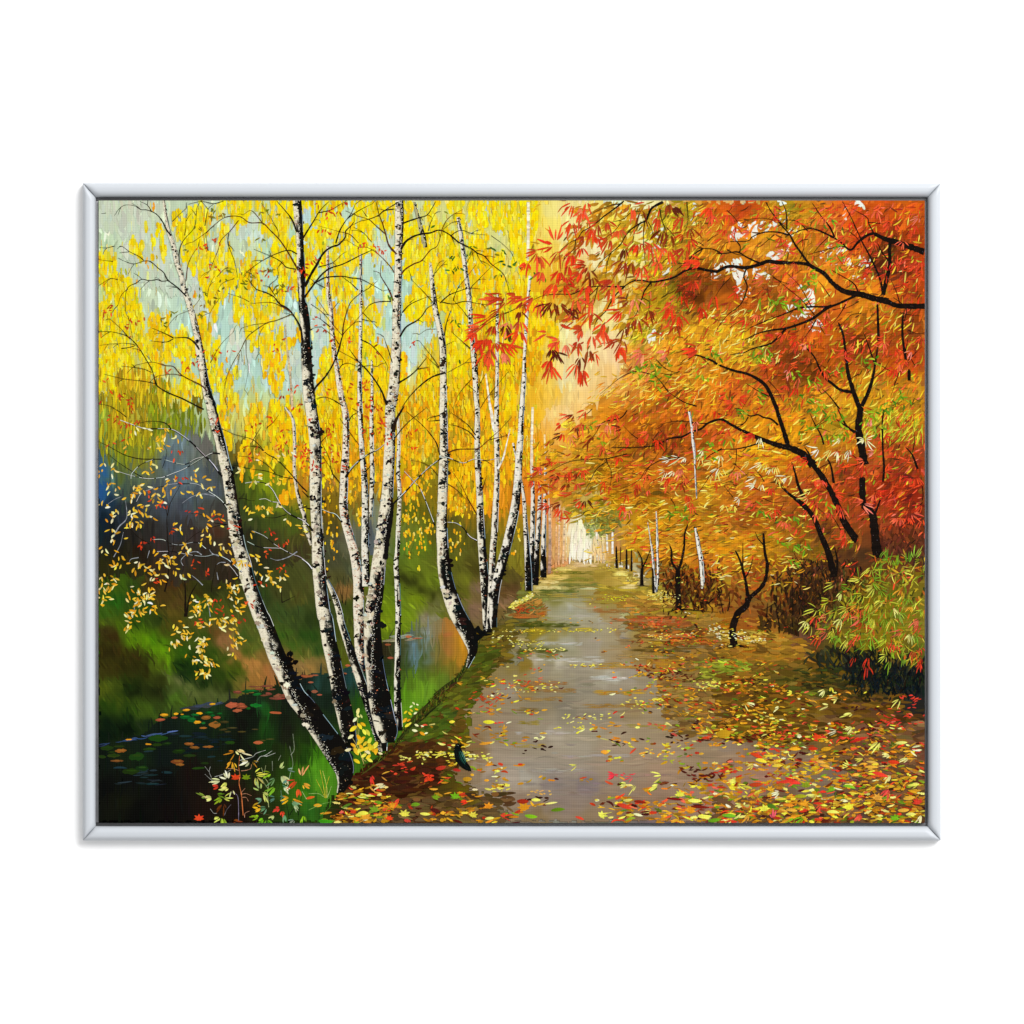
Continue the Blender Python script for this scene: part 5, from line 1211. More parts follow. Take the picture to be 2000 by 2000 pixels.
BR = '''
A1 10 k 220 65 260 48 340 55 400 90 460 95 540 130 600 200 640 280 680 330; A1 8 k 390 14 460 50 500 110; A1 5 k 820 80 760 130 690 200; A1 6 k 35 128 80 122; A1 7 k 200 430 228 428 300 480 380 520 430 560
A1 11 k 190 535 260 570 340 590 430 565 490 570 560 630 610 670 650 740 740 810 820 890; A1 8 k 325 1270 290 1100 260 1030 260 870 290 800 360 765 410 732 480 745 550 735 590 750 650 745; A1 6 k 190 970 220 880 280 820; A1 6 k 205 487 290 480
A1 5 k 20 440 90 442 160 425; A1 5 k 15 550 70 560 145 568; A1 5 k 15 790 60 760 120 725 190 735; A1 8 k 950 15 915 80 910 150 890 260 790 380 755 480 755 600; A1 6 k 820 130 815 200 815 260 800 330
A1 7 r 945 365 930 430 880 500 835 600 815 750; A1 12 r 880 390 990 310 1080 230 1180 160 1310 155 1400 210 1520 215 1590 280 1670 360 1740 460 1800 560 1850 650; A1 6 k 1000 310 1010 400 1020 470; A1 6 k 1070 40 1020 90 990 240; A1 7 k 840 40 960 15 1070 35 1160 12
A1 7 r 1340 140 1420 100 1510 200 1530 230; A1 7 r 980 700 1030 660 1070 560 1110 470 1140 370 1220 290 1300 190; A1 6 k 1295 720 1260 560 1205 410 1210 310; A1 14 k 1650 10 1720 90 1790 180 1840 300; A1 4 k 1510 30 1610 190 1660 280 1665 340
A1 9 k 1340 700 1420 630 1520 560 1640 500 1760 465 1840 500; A1 8 k 1440 455 1600 520 1690 570 1740 620 1830 640; A1 18 k 1380 720 1460 820 1540 850 1620 890 1680 960 1750 1000 1810 1070 1870 1180 1890 1320; A1 9 r 1420 955 1590 945 1690 980 1780 1030
A1 7 k 1710 560 1665 620 1665 680 1650 730 1590 780 1590 810 1640 890; A1 5 r 1200 860 1320 900 1400 940; A1 9 g 1200 1910 1165 1800 1190 1640 1250 1500 1320 1380 1370 1280 1430 1220 1560 1135 1650 1110 1800 1050; A1 6 g 1330 1180 1440 1150 1570 1135
A1 6 g 1485 1420 1490 1250 1530 1170; A1 5 g 1355 1750 1390 1560 1370 1420 1370 1290; A1 4 g 1280 1600 1310 1420; A1 5 g 1250 1220 1140 1330 1040 1500; A1 15 k 700 1272 785 1268 840 1275 900 1320 940 1380; A1 9 k 500 1180 620 1230 700 1272; A1 8 k 490 1300 630 1310 700 1280
A1 12 k 15 1215 120 1215 250 1245 330 1300 400 1390 460 1490 500 1560 520 1620 550 1710 640 1770 780 1830 900 1890 980 1930; A1 6 k 120 1100 210 1180 300 1280; A1 7 k 220 1320 300 1325 350 1340 290 1360 220 1370; A1 6 k 220 1530 350 1545 430 1560 500 1590; A1 6 k 60 1605 250 1650 420 1670 550 1695
A1 10 r 360 1520 500 1495 620 1525 700 1535 750 1590 800 1630 900 1680 960 1710 1010 1760; A1 6 r 560 1620 700 1605 790 1625; A1 4 g 740 1060 870 1000 960 890; A1 4 g 620 1210 680 1120 740 1060; A1 6 g 1100 850 1150 770 1260 725; A1 4 g 1020 1200 1040 1040 1130 900; A1 5 g 20 1340 100 1330 190 1325
A1 6 g 1240 620 1180 630 1100 710; A1 5 g 1080 700 1030 800 1010 900; A1 5 k 20 1880 100 1895 160 1920
A2 14 k 250 15 200 60 150 120 110 190 60 270 10 350; A2 9 k 400 15 340 50 260 95 150 120; A2 24 k 480 200 450 240 400 290 400 340 340 410 260 440 190 500 140 590 80 690 25 800; A2 10 k 850 85 760 100 690 150 610 180 530 200 450 240; A2 12 k 490 40 450 130 390 210 345 290 310 400; A2 9 k 650 35 530 95 420 170
A2 8 r 400 100 500 145 610 180 670 230 760 310; A2 6 k 550 90 600 160; A2 17 k 650 460 540 510 380 590 260 630 180 690 100 790 20 900; A2 12 k 745 840 640 780 540 730 450 720 370 705 220 715 130 760; A2 8 k 515 830 450 770 370 710; A2 7 k 410 480 370 500 280 580 150 620; A2 6 r 150 240 330 290 440 320 520 400
A2 7 r 410 370 510 430 600 440 700 500 800 600 850 670; A2 5 k 470 250 560 300 640 390; A2 15 r 680 15 690 60 710 140 740 220 770 320 800 420 870 500; A2 9 k 890 20 840 50 750 105 710 150; A2 12 r 730 560 720 680 740 730 800 830 840 930; A2 8 k 480 1130 560 1040 620 970 700 940 820 935
A2 17 k 340 1380 370 1260 300 1480 220 1620 130 1720 100 1780; A2 12 k 480 1130 400 1210 370 1260 340 1380 300 1480; A2 10 r 690 750 620 810 540 860 450 940 410 1040 385 1130 370 1250; A2 13 k 1230 15 1200 70 1150 140 1080 165 1000 190 920 220
A2 20 k 1440 390 1370 330 1270 280 1180 305 1100 315 1020 340 950 390 910 460; A2 12 k 1910 860 1890 780 1850 680 1740 590 1680 520 1610 490 1560 450 1440 390 1370 330; A2 7 r 1480 90 1400 130 1330 190 1280 290; A2 7 k 1700 325 1560 310 1490 285 1430 290 1370 330; A2 6 k 1450 200 1380 210 1300 270; A2 5 k 1930 490 1850 410 1740 330
A2 5 k 1690 610 1640 560 1605 490; A2 5 k 1500 620 1550 520 1600 470; A2 13 r 1285 290 1270 350 1240 430 1180 465 1100 560 1030 590 950 640 910 690; A2 15 k 1200 970 1150 1000 1110 1060 1060 1110 960 1170 900 1260; A2 10 k 1160 890 1000 960 920 1040; A2 6 k 1040 910 990 950; A2 7 k 1010 740 1120 850 1200 940
A2 10 k 1640 820 1530 815 1420 850 1350 880 1270 950; A2 8 k 1740 965 1650 960 1500 935 1390 960 1280 940; A2 6 k 1600 600 1500 730 1430 820 1390 930; A2 6 k 1810 570 1740 620 1620 740 1550 820 1560 900; A2 6 k 1400 930 1480 1020 1550 1110; A2 10 k 1370 1020 1330 1130 1310 1250
A2 10 k 550 1290 640 1340 740 1450 790 1540; A2 9 k 750 1260 800 1400 830 1500; A2 16 k 430 1370 520 1490 600 1570 690 1690 740 1780 780 1890; A2 6 k 690 1535 620 1525 540 1540; A2 7 k 520 1540 430 1505 370 1520 340 1560; A2 5 k 340 1390 450 1450 520 1490; A2 15 k 1145 1455 1060 1560 980 1630 880 1690; A2 9 k 1170 1540 1060 1560
A2 15 k 1320 1590 1200 1630 1100 1700 1000 1800 920 1910; A2 7 k 1080 1300 1200 1450 1260 1540; A2 5 k 1120 1420 1260 1550; A2 8 k 1380 1220 1480 1310 1550 1370; A2 7 k 1510 1690 1600 1770; A2 8 k 1690 1600 1640 1690 1610 1780; A2 9 k 130 1830 200 1815 280 1840 380 1900; A2 5 k 1560 1650 1450 1780 1390 1910; A2 5 k 1900 1580 1720 1800 1640 1920
A2 6 k 30 690 120 760 210 810; A2 6 k 345 930 280 1010; A2 8 k 110 1070 170 1100 260 1170; A2 6 k 180 1170 290 1260 340 1330; A2 4 k 120 890 240 1060; A2 5 k 80 960 200 1050 370 1250; A2 6 k 550 1100 640 1120; A2 5 k 560 1040 640 1120 700 1180; A2 5 g 1230 1190 1150 1195 1080 1240; A2 6 k 1280 1360 1400 1300
A2 5 g 1760 1380 1560 1450 1500 1500 1340 1590; A2 5 g 1650 1490 1500 1500; A2 5 k 1330 560 1280 610 1220 680; A2 5 k 1260 580 1230 640 1215 700; A2 5 k 1280 890 1220 930; A2 6 k 1220 130 1180 220 1160 290; A2 6 k 1900 1030 1760 1080 1640 1160
B1 9 k 0 310 120 370 250 440 380 475 500 480 590 480; B1 14 w 620 485 740 520 820 525 900 480 990 455 1060 425 1130 430; B1 10 w 480 660 590 650 700 610 800 570 900 510 1000 450; B1 7 w 180 590 330 635 470 660 590 650; B1 7 k 100 430 180 500 300 580 420 650; B1 8 k 140 10 200 40 270 95
B1 17 w 210 120 330 165 440 200 540 200 680 205 780 260 870 330 960 420 1050 510 1110 590 1150 640; B1 9 k 370 150 490 130 620 145 680 200; B1 8 w 310 660 320 610 400 530 510 485; B1 15 w 850 700 930 715 1010 770 1090 820 1150 870 1200 940; B1 8 l 780 885 870 825 980 800 1080 820; B1 7 w 360 870 400 800 480 760 600 730 690 710 850 705
B1 9 w 510 1220 600 1220 670 1255 760 1270 910 1245 1000 1305; B1 15 w 550 1330 690 1330 790 1350 910 1370 1000 1375 1090 1360 1190 1400 1250 1450 1330 1520; B1 8 l 790 1460 770 1410 830 1350 910 1330 960 1360; B1 7 l 1100 1450 1130 1430 1180 1430; B1 11 l 260 860 270 1020 200 1100 150 1190; B1 6 l 240 1150 210 1270 150 1380
B1 10 l 1030 1310 1060 1350 1120 1370; B1 10 w 1200 1440 1260 1510 1300 1570; B1 8 l 870 1550 920 1590 970 1640; B1 6 l 290 1440 310 1400 380 1385; B1 6 l 460 1390 480 1320; B1 5 l 100 890 160 850 230 820; B1 6 l 1020 1800 1040 1930; B1 5 l 330 1920 350 1800; B1 6 l 1100 1520 1112 1590
B1 10 k 1150 200 1260 250 1420 295 1490 350 1560 430 1650 480 1740 570 1810 650 1870 720 1930 780; B1 6 k 1510 180 1460 260 1420 330; B1 7 k 1670 70 1620 140 1560 190; B1 14 w 1360 700 1440 690 1540 700 1610 760 1660 850 1700 920 1780 990 1910 1050; B1 9 w 1490 850 1550 845 1600 870 1680 880; B1 6 k 1450 860 1400 860 1350 840 1300 840
B1 7 k 1230 530 1420 570 1560 590 1700 640 1800 660; B1 6 k 1500 1010 1620 1020 1740 990; B1 9 k 1820 950 1930 910; B1 13 w 1430 1140 1540 1190 1640 1270 1780 1350 1860 1380 1930 1430; B1 10 w 1380 1240 1500 1290 1690 1300; B1 9 l 1590 1390 1660 1410 1760 1380 1840 1330; B1 8 k 1340 360 1430 360 1490 370 1540 420; B1 6 k 1300 450 1450 470 1560 530 1640 610
B1 13 k 600 830 640 980 640 1050 650 1260 660 1400 650 1560 620 1700; B1 6 k 770 700 740 760 670 890 645 1000; B1 22 k 800 1550 810 1700 810 1930; B1 18 k 920 1620 850 1750 820 1930; B1 8 k 1090 1450 1060 1600 1050 1700; B1 9 k 1690 1650 1700 1800; B1 8 k 1820 1740 1700 1800; B1 12 k 1500 1520 1480 1600 1490 1650; B1 6 k 700 1180 700 1290 660 1400; B1 8 k 300 1120 380 1200 480 1260; B1 6 k 650 1290 800 1250 920 1160 1080 1100 1200 1080; B1 6 k 860 980 960 990 1060 1060 1200 1080; B1 5 k 600 330 640 420 600 560
B2 8 k 240 250 170 330; B2 9 k 180 330 250 470 270 590 350 700; B2 5 k 190 450 260 560; B2 10 k 520 45 460 80 430 130; B2 6 k 460 10 520 45; B2 21 w 760 340 700 390 600 440 520 500 450 570 400 650; B2 5 k 345 100 430 220 525 350; B2 8 k 690 480 640 530 580 600; B2 10 k 1140 10 1000 120 920 200 850 290
B2 15 w 1830 465 1700 490 1580 480 1480 515 1340 465 1290 470 1200 530 1120 600 1040 680 970 760 900 830 830 900; B2 13 w 940 590 1040 700 1080 740 1130 850 1180 980 1220 1090; B2 6 r 1000 490 1100 510 1180 550 1250 630; B2 10 k 960 40 1120 180 1230 320 1270 440; B2 10 r 1930 90 1820 210 1730 290 1640 370 1590 385 1430 390 1340 420
B2 7 r 1930 250 1850 270 1730 300; B2 10 k 1350 160 1440 180 1540 230 1600 300; B2 9 k 1370 50 1520 160 1600 260; B2 9 k 1270 75 1170 100 1150 125; B2 8 k 1270 120 1170 130; B2 8 r 1345 710 1420 760 1510 850; B2 9 r 1380 590 1460 710 1530 850 1610 990; B2 13 w 1340 1060 1420 1070 1490 1120 1540 1190 1610 1230; B2 9 r 1700 630 1660 760
B2 18 c 1915 200 1880 350 1850 470 1800 570; B2 15 w 180 940 250 970 310 990 370 1060; B2 11 k 0 770 60 830; B2 13 k 0 920 90 940; B2 18 w 0 1040 50 1080 100 1140; B2 22 w 0 1400 50 1440 90 1490; B2 6 r 1760 540 1700 500 1660 490; B2 10 w 185 1000 195 1250 210 1500 225 1580; B2 5 k 320 1560 380 1810; B2 4 k 380 1560 370 1800; B2 4 k 430 1560 400 1820
'''
BC = {'k': '1d150d', 'r': '5a2a12', 'g': '64521c', 'w': '161412', 'l': '989ca2', 'c': 'f4ead4'}


def near_trunk(p):
    best = (1e9, None)
    for L, sp in trunk_lines:
        d = np.min(np.hypot(sp[:, 0] - p[0], sp[:, 1] - p[1]) - sp[:, 2] * 0.4)
        if d < best[0]:
            best = (d, L)
    return best


twigs = new_layer('painted_bare_shrub', 'bare dark twigs rising from the shaded far bank')
for ln in BR.strip().split('\n'):
    for item in ln.split(';'):
        p = item.split()
        t_, w_, c_ = p[0], float(p[1]) / Q, p[2]
        v = [float(q) for q in p[3:]]
        pts = [T(t_, v[i], v[i + 1]) for i in range(0, len(v), 2)]
        d1, L1 = near_trunk(pts[-1])
        d0, L0 = near_trunk(pts[0])
        if d0 < d1 - 6 and d0 < 12:
            pts = pts[::-1]
            d1, L1 = d0, L0
        L = L1 if d1 < 22 else (min((d0, L0), (d1, L1), key=lambda q: q[0])[1] if min(d0, d1) < 60 and not (t_ == 'B1' and v[1] > 800 and c_ == 'k') else twigs)
        hi = C('dfe0dc') if c_ == 'w' else None
        branch(L, pts, w_ * 1.08 + 0.2, C(BC[c_]), taper=0.3, hi=hi)
        # stray finer shoots
        if c_ in 'krg' and len(pts) > 2 and t_[0] == 'A':
            for _q in range(max(1, len(pts) // 3)):
                k_ = random.randrange(len(pts) - 1)
                x, y = pts[k_]
                a_ = math.atan2(pts[k_][1] - pts[k_ + 1][1], pts[k_][0] - pts[k_ + 1][0]) + random.choice((-1, 1)) * random.uniform(0.4, 0.9)
                l_ = random.uniform(8, 24)
                branch(L, [(x + math.cos(a_) * l_, y + math.sin(a_) * l_ + 3), (x + math.cos(a_) * l_ * 0.5, y + math.sin(a_) * l_ * 0.5), (x, y)], 1.2, C(BC[c_]), taper=0.4)

# ------------------------------------------------------------------ loose leaves over the birches
loose = new_layer('painted_loose_leaf', 'small yellow and cream leaves scattered over the dark left wood')
redl = new_layer('painted_red_leaf', 'small red and rust leaves dotted between the birches')
grn = new_layer('painted_green_leaf', 'dark green leaf dabs near the top centre')


def cluster(L, t_, cx, cy, rx, ry, n, pal, l0=7, l1=12, w0=2.6, w1=4.4):
    for _ in range(n):
        x, y = T(t_, cx + random.uniform(-1, 1) * rx, cy + random.uniform(-1, 1) * ry)
        leaf(L, x, y, random.choice((random.gauss(0.6, 0.7), random.gauss(1.9, 0.8))), random.uniform(l0, l1), random.uniform(w0, w1), jit(pick(pal), 0.08, 0.02), curve=random.gauss(0, 0.7))


YL = 'f6c83c:4 f8e494:3 eaa61e:3 fbf0bc:2 f2b428:3 c8a028:1'
for v in ((100, 560, 90, 60, 10), (440, 280, 200, 120, 22), (150, 740, 60, 60, 8), (370, 740, 50, 50, 12), (300, 820, 40, 50, 8), (120, 980, 80, 60, 10), (330, 990, 60, 90, 24), (450, 950, 70, 60, 10), (570, 800, 60, 90, 14), (690, 690, 30, 90, 8), (880, 790, 70, 30, 7),
          (180, 1160, 60, 60, 10), (1050, 1020, 90, 90, 14), (780, 1090, 100, 50, 8), (1010, 1200, 70, 30, 8), (830, 1280, 60, 50, 10), (60, 1320, 20, 50, 4), (160, 1400, 120, 60, 11), (600, 1400, 110, 50, 20), (480, 1480, 70, 50, 10), (560, 1530, 50, 50, 10), (350, 1460, 40, 50, 6),
          (790, 1540, 40, 30, 5), (690, 1470, 30, 40, 6), (90, 1600, 80, 80, 20), (330, 1700, 70, 70, 16), (480, 1690, 70, 50, 12), (60, 1740, 40, 100, 10), (420, 1820, 70, 80, 22), (540, 1840, 50, 40, 6), (960, 1790, 100, 60, 26), (1260, 1710, 60, 70, 14), (1180, 1310, 60, 60, 8), (1310, 1420, 90, 30, 16),
          (1440, 1350, 50, 40, 6), (1220, 1600, 90, 60, 10), (1460, 1490, 30, 30, 4), (1560, 1550, 60, 80, 14), (1690, 1590, 70, 70, 9), (1480, 650, 60, 40, 8), (1640, 650, 50, 40, 7), (1690, 440, 90, 60, 8), (1590, 930, 70, 30, 12), (1480, 930, 50, 60, 8), (1400, 930, 40, 40, 4), (1770, 1060, 40, 40, 5),
          (1870, 1120, 40, 60, 5), (280, 1880, 50, 30, 6), (920, 1890, 50, 40, 8), (1280, 1850, 60, 50, 9), (920, 620, 60, 60, 7), (490, 560, 70, 40, 8), (1000, 700, 60, 40, 6), (60, 900, 40, 50, 4), (1390, 1100, 40, 60, 3), (1290, 520, 60, 60, 3), (660, 230, 110, 80, 12), (1500, 450, 60, 50, 5)):
    cluster(loose, 'B1', *v, YL)
for v in ((300, 60, 50, 80, 14), (760, 100, 50, 40, 7), (700, 230, 40, 70, 10), (830, 150, 70, 50, 12), (900, 290, 50, 50, 9), (960, 280, 60, 90, 18), (850, 390, 40, 50, 6), (960, 380, 50, 40, 9), (1040, 440, 60, 40, 8), (980, 510, 60, 60, 16), (1200, 80, 100, 70, 24), (1270, 210, 60, 60, 10), (1240, 320, 40, 60, 6), (1000, 60, 110, 40, 14)):
    cluster(loose, 'C1', *v, YL)
RL = 'd8421c:5 c2341a:3 e8562a:2 a83a18:2'
for v in (('A1', 60, 1010, 70, 60, 8), ('A1', 250, 1200, 60, 60, 4), ('A1', 350, 1090, 80, 30, 5), ('A1', 850, 1450, 90, 50, 6), ('A1', 610, 1570, 50, 30, 3), ('A1', 810, 1560, 20, 20, 3), ('A1', 180, 1800, 150, 60, 10), ('A1', 100, 1690, 15, 60, 4), ('A1', 1680, 1350, 60, 60, 5), ('A1', 1800, 1700, 50, 60, 5),
          ('A1', 1860, 660, 50, 50, 6), ('A1', 1500, 680, 80, 60, 7), ('A1', 1700, 1800, 40, 10, 2), ('A1', 980, 730, 20, 20, 2), ('A1', 1060, 600, 60, 60, 5), ('A1', 1740, 800, 60, 50, 5), ('A1', 960, 420, 40, 30, 5), ('A1', 1090, 360, 30, 20, 5), ('A1', 1200, 1380, 40, 10, 2), ('A1', 1850, 1880, 60, 30, 4),
          ('A1', 300, 1880, 30, 40, 3), ('A1', 1040, 1400, 70, 60, 5), ('A2', 290, 120, 60, 60, 10), ('A2', 200, 280, 60, 30, 6), ('A2', 540, 410, 20, 20, 5), ('A2', 690, 440, 70, 60, 10), ('A2', 150, 1180, 60, 50, 5), ('A2', 100, 1080, 15, 20, 2), ('A2', 280, 1310, 40, 50, 3), ('A2', 130, 540, 50, 30, 5), ('A2', 10, 590, 20, 50, 4), ('A2', 450, 1300, 30, 50, 3),
          ('A2', 660, 1400, 30, 40, 3), ('A2', 1000, 1310, 20, 30, 3), ('A2', 440, 1710, 20, 40, 3), ('A2', 590, 1700, 40, 60, 7), ('A2', 470, 1840, 40, 40, 4), ('A2', 690, 1890, 50, 30, 4), ('A2', 200, 1750, 30, 20, 2), ('A2', 130, 40, 30, 15, 2), ('A2', 380, 40, 30, 30, 3), ('A2', 600, 1860, 20, 40, 4),
          ('B1', 150, 80, 60, 60, 5), ('B1', 240, 140, 60, 20, 6), ('B1', 390, 110, 40, 40, 3), ('B1', 270, 270, 20, 30, 2), ('B1', 120, 330, 20, 15, 2), ('B1', 730, 410, 50, 50, 6), ('B1', 1090, 160, 50, 70, 6), ('B1', 1420, 390, 70, 30, 5), ('B1', 1400, 480, 40, 20, 4), ('B1', 1400, 180, 90, 40, 5), ('B1', 1570, 60, 40, 60, 4), ('B1', 1710, 270, 40, 70, 6),
          ('B1', 1720, 370, 40, 40, 5), ('B1', 1890, 400, 40, 90, 8), ('B1', 1880, 540, 20, 20, 2), ('B1', 610, 870, 80, 50, 6), ('B1', 900, 950, 90, 40, 7), ('B1', 1110, 1020, 60, 40, 5), ('B1', 1240, 1100, 40, 20, 4), ('B1', 1590, 1120, 50, 30, 5), ('B1', 1700, 1230, 60, 40, 6), ('B1', 400, 1250, 40, 50, 6), ('B1', 890, 1440, 30, 60, 4), ('B1', 1700, 1460, 40, 50, 5),
          ('B1', 510, 1600, 40, 20, 3), ('B1', 1120, 1780, 50, 40, 6), ('B1', 1370, 1790, 60, 40, 5), ('B1', 760, 650, 40, 40, 4), ('B1', 670, 1130, 20, 30, 4), ('B1', 510, 1200, 15, 30, 3), ('B1', 1010, 1500, 30, 50, 4), ('B1', 480, 830, 30, 60, 4), ('B1', 300, 10, 40, 20, 3), ('B1', 1600, 1340, 60, 20, 4), ('B1', 1520, 1620, 60, 40, 4), ('B1', 1130, 1880, 60, 30, 5),
          ('B2', 260, 210, 30, 70, 9), ('B2', 30, 430, 50, 110, 14), ('B2', 130, 510, 40, 60, 7), ('B2', 270, 470, 90, 70, 8), ('B2', 600, 230, 50, 40, 5), ('B2', 720, 170, 50, 40, 7), ('B2', 1010, 380, 25, 30, 4), ('B2', 1000, 230, 40, 15, 4), ('B2', 790, 270, 50, 50, 6), ('B2', 600, 40, 30, 40, 4), ('B2', 250, 340, 15, 15, 2), ('B2', 340, 560, 15, 20, 2), ('B2', 40, 140, 20, 40, 3), ('B2', 715, 90, 20, 30, 3),
          ('C1', 930, 60, 40, 30, 5), ('C1', 1290, 40, 50, 30, 5)):
    cluster(redl, *v, RL, 5, 10, 2, 3.6)
GL = '3f7a1c:3 5a7a14:2 2c5c1c:2 8a8a1c:1'
for v in (('A2', 1400, 530, 20, 40, 4), ('A2', 1430, 610, 30, 20, 3), ('A2', 1370, 630, 20, 20, 3), ('A2', 1570, 410, 15, 20, 2), ('A2', 1740, 460, 30, 60, 4), ('A2', 1850, 460, 30, 15, 2), ('A2', 1820, 680, 20, 20, 2), ('A2', 1400, 1120, 30, 30, 4), ('A2', 1300, 120, 15, 15, 1), ('A2', 1240, 220, 10, 20, 1), ('A2', 1540, 480, 20, 20, 2), ('A2', 1870, 580, 30, 40, 3),
          ('A3', 190, 670, 15, 30, 2), ('A3', 300, 700, 15, 20, 2), ('A3', 70, 610, 15, 15, 2), ('A2', 780, 890, 15, 30, 3), ('A2', 1870, 1250, 40, 30, 3), ('A2', 1440, 1460, 15, 15, 2), ('A3', 5, 620, 8, 40, 3)):
    cluster(grn, *v, GL, 6, 11, 2.4, 4)
OL = '7a7a14:3 9a8a18:2 5c6a14:1 8a6a18:1'
for v in (('A1', 1050, 130, 20, 60, 8), ('A1', 1110, 120, 20, 40, 4), ('A1', 1580, 80, 40, 10, 3), ('A1', 1500, 350, 40, 20, 4), ('A1', 960, 830, 30, 30, 4), ('A1', 1050, 900, 50, 20, 5), ('A1', 940, 1040, 20, 10, 4), ('A1', 970, 960, 10, 15, 2), ('A1', 680, 1040, 30, 15, 3), ('A1', 565, 1080, 20, 10, 2), ('A1', 1170, 720, 40, 10, 3), ('A1', 1210, 640, 30, 15, 3), ('A1', 1320, 760, 40, 30, 6),
          ('A1', 1690, 800, 50, 60, 10), ('A1', 1120, 830, 20, 15, 2), ('A1', 1340, 650, 30, 10, 3), ('A1', 850, 450, 20, 20, 2), ('A1', 920, 250, 20, 15, 3), ('A1', 1160, 100, 20, 15, 2), ('A1', 1680, 120, 15, 10, 2), ('A1', 600, 1140, 30, 15, 2), ('A1', 1500, 100, 20, 8, 2), ('A1', 1400, 690, 40, 40, 5), ('A1', 1580, 640, 30, 20, 4)):
    cluster(grn, *v, OL, 6, 11, 2, 3.6)

# ------------------------------------------------------------------ maples and the right-hand trees
MD = digits('''
13568996999999
24557994899999
25557984696999
16869955996699
14459999987999
02338999999999
01348999999999
03689999999999
37899999999999
48999999999999
03689999999988
00138999998654
00004788876556
''')
MDf = np.zeros((21, 28))
MDf[:13, 14:] = MD
mf = new_layer('painted_maple_foliage', 'dense orange, red and ochre maple leaves over the right half')


def red_bias(x, y):
    b = 0.16
    if x > 1520 and y < 720:
        b = 0.34
    if x > 1640 and 800 < y < 1130:
        b = 0.42
    if 1000 < x < 1330 and y < 800:
        b = 0.22
    if x > 1700 and y < 560:
        b = 0.45
    if 1000 < x < 1120 and 900 < y < 1020:
        b = 0.4
    return b


def mcol(x, y, c):
    r = random.random()
    rb = red_bias(x, y) * (0.4 + 1.7 * float(vnoise(x / 38 + 11, y / 30 + 5)))
    yb = 0.075 * (0.1 + 1.7 * float(vnoise(x / 34 + 91, y / 26 + 55)))
    if x > 1480 and y < 760:
        yb *= 0.5
    if r < rb:
        return jit(pick('d8401a:4 e2522a:3 b83414:3 f06a4a:1 c84a18:3'), 0.1, 0.02)
    if r < rb + yb:
        return jit(pick('e2b422:4 f0ce3c:2 d8a01a:4 f6e27a:1'), 0.08, 0.02)
    if r < rb + yb + 0.1:
        return jit(c * 0.55, 0.12, 0.015)
    if r < rb + yb + 0.15 and x > 1250:
        return jit(pick('7a8a1a:3 9aa024:2 5a7a1a:1 a89a20:2'), 0.1, 0.02)
    return jit(c, 0.2, 0.03)


def mask_ok(x, y, lo):
    d = float(bilerp(MDf, x, y)) / 9
    nz = 0.6 * float(vnoise(x / 24 + 3, y / 20 + 44)) + 0.4 * float(vnoise(x / 9 + 13, y / 9 + 7))
    return nz < 0.08 + 0.74 * d and d > lo


def drift(x, y):
    """lie of the leaves"""
    return random.gauss(2.85, 0.35) if (y > 880 and x < 1560) else random.gauss(2.35, 0.5)


pts_ = np.column_stack((rng.uniform(1060, X1, 5600), rng.uniform(Y0, 1150, 5600)))
for (x, y), c in zip(pts_, MFD(pts_[:, 0], pts_[:, 1])):
    if mask_ok(x, y, 0.5):
        leaf(mf, x, y, drift(x, y), random.uniform(14, 30), random.uniform(4, 9), jit(c, 0.13, 0.02), curve=random.gauss(0.1, 0.4))
pts_ = np.column_stack((rng.uniform(1010, X1, 8200), rng.uniform(Y0, 1190, 8200)))
for (x, y), c in zip(pts_, MFD(pts_[:, 0], pts_[:, 1])):
    d = float(bilerp(MDf, x, y)) / 9
    if mask_ok(x, y, 0.0) and (d > 0.85 or random.random() < d + 0.1):
        leaf(mf, x, y, drift(x, y), random.uniform(8, 20), random.uniform(1.5, 3.6), mcol(x, y, c), curve=random.gauss(0.2, 0.5))
patch(mf, 'B3', [740, 970, 1030, 950, 1000, 1080, 890, 1160, 830, 1250, 790, 1120], '8a7c24', '788440', 110, 9, 3.5, 20, 60, 0.15, 4)
patch(mf, 'B3', [590, 1060, 740, 1040, 760, 1160, 690, 1190], '9a9c50', '90a058', 34, 5, 2.6, 20, 60, 0.15, 4)
patch(wood, 'B3', [575, 1080, 640, 1060, 700, 1190, 745, 1400, 530, 1406, 545, 1200], 'fdf2c8', 'fff6e0', 80, 20, 5, 90, 3, 0.02, 2)
patch(wood, 'B3', [745, 1220, 850, 1200, 850, 1410, 760, 1412], 'f0d8a0', 'f0c888', 26, 18, 4, 90, 3, 0.04, 2)


# dark maples and shrubs: one object per tree
DK = '17100c'


def tree(label, lst, name='painted_maple'):
    L = new_layer(name, label)
    for item in lst.strip().replace('\n', ';').split(';'):
        p = item.split()
        if len(p) < 6:
            continue
        t_, w_ = p[0], float(p[1]) / Q
        tp = float(p[2])
        v = [float(q) for q in p[3:]]
        pts = [T(t_, v[i], v[i + 1]) for i in range(0, len(v), 2)]
        # listed from the tip to the thick end; tp = tip width as a share of the thick end
        branch(L, pts, w_, C(DK), taper=tp, rag=0.08)
        if w_ > 4:
            sp = catmull(pts, 5)
            for _ in range(int(len(sp) * w_ / 9)):
                i = random.randrange(len(sp))
                f_ = tp + (1 - tp) * i / len(sp)
                dab(L, sp[i, 0] + random.uniform(-0.4, 0.4) * w_ * f_, sp[i, 1] + random.uniform(-1, 1), random.uniform(0.4, 1.6), random.uniform(0.3, 0.7), jit(pick('2c2018:3 3a2c22:2 0c0a0c:3 4a3c38:1 5a5668:0.4'), 0.12, 0.015), random.gauss(1.2, 0.5), 0.2)
    return L


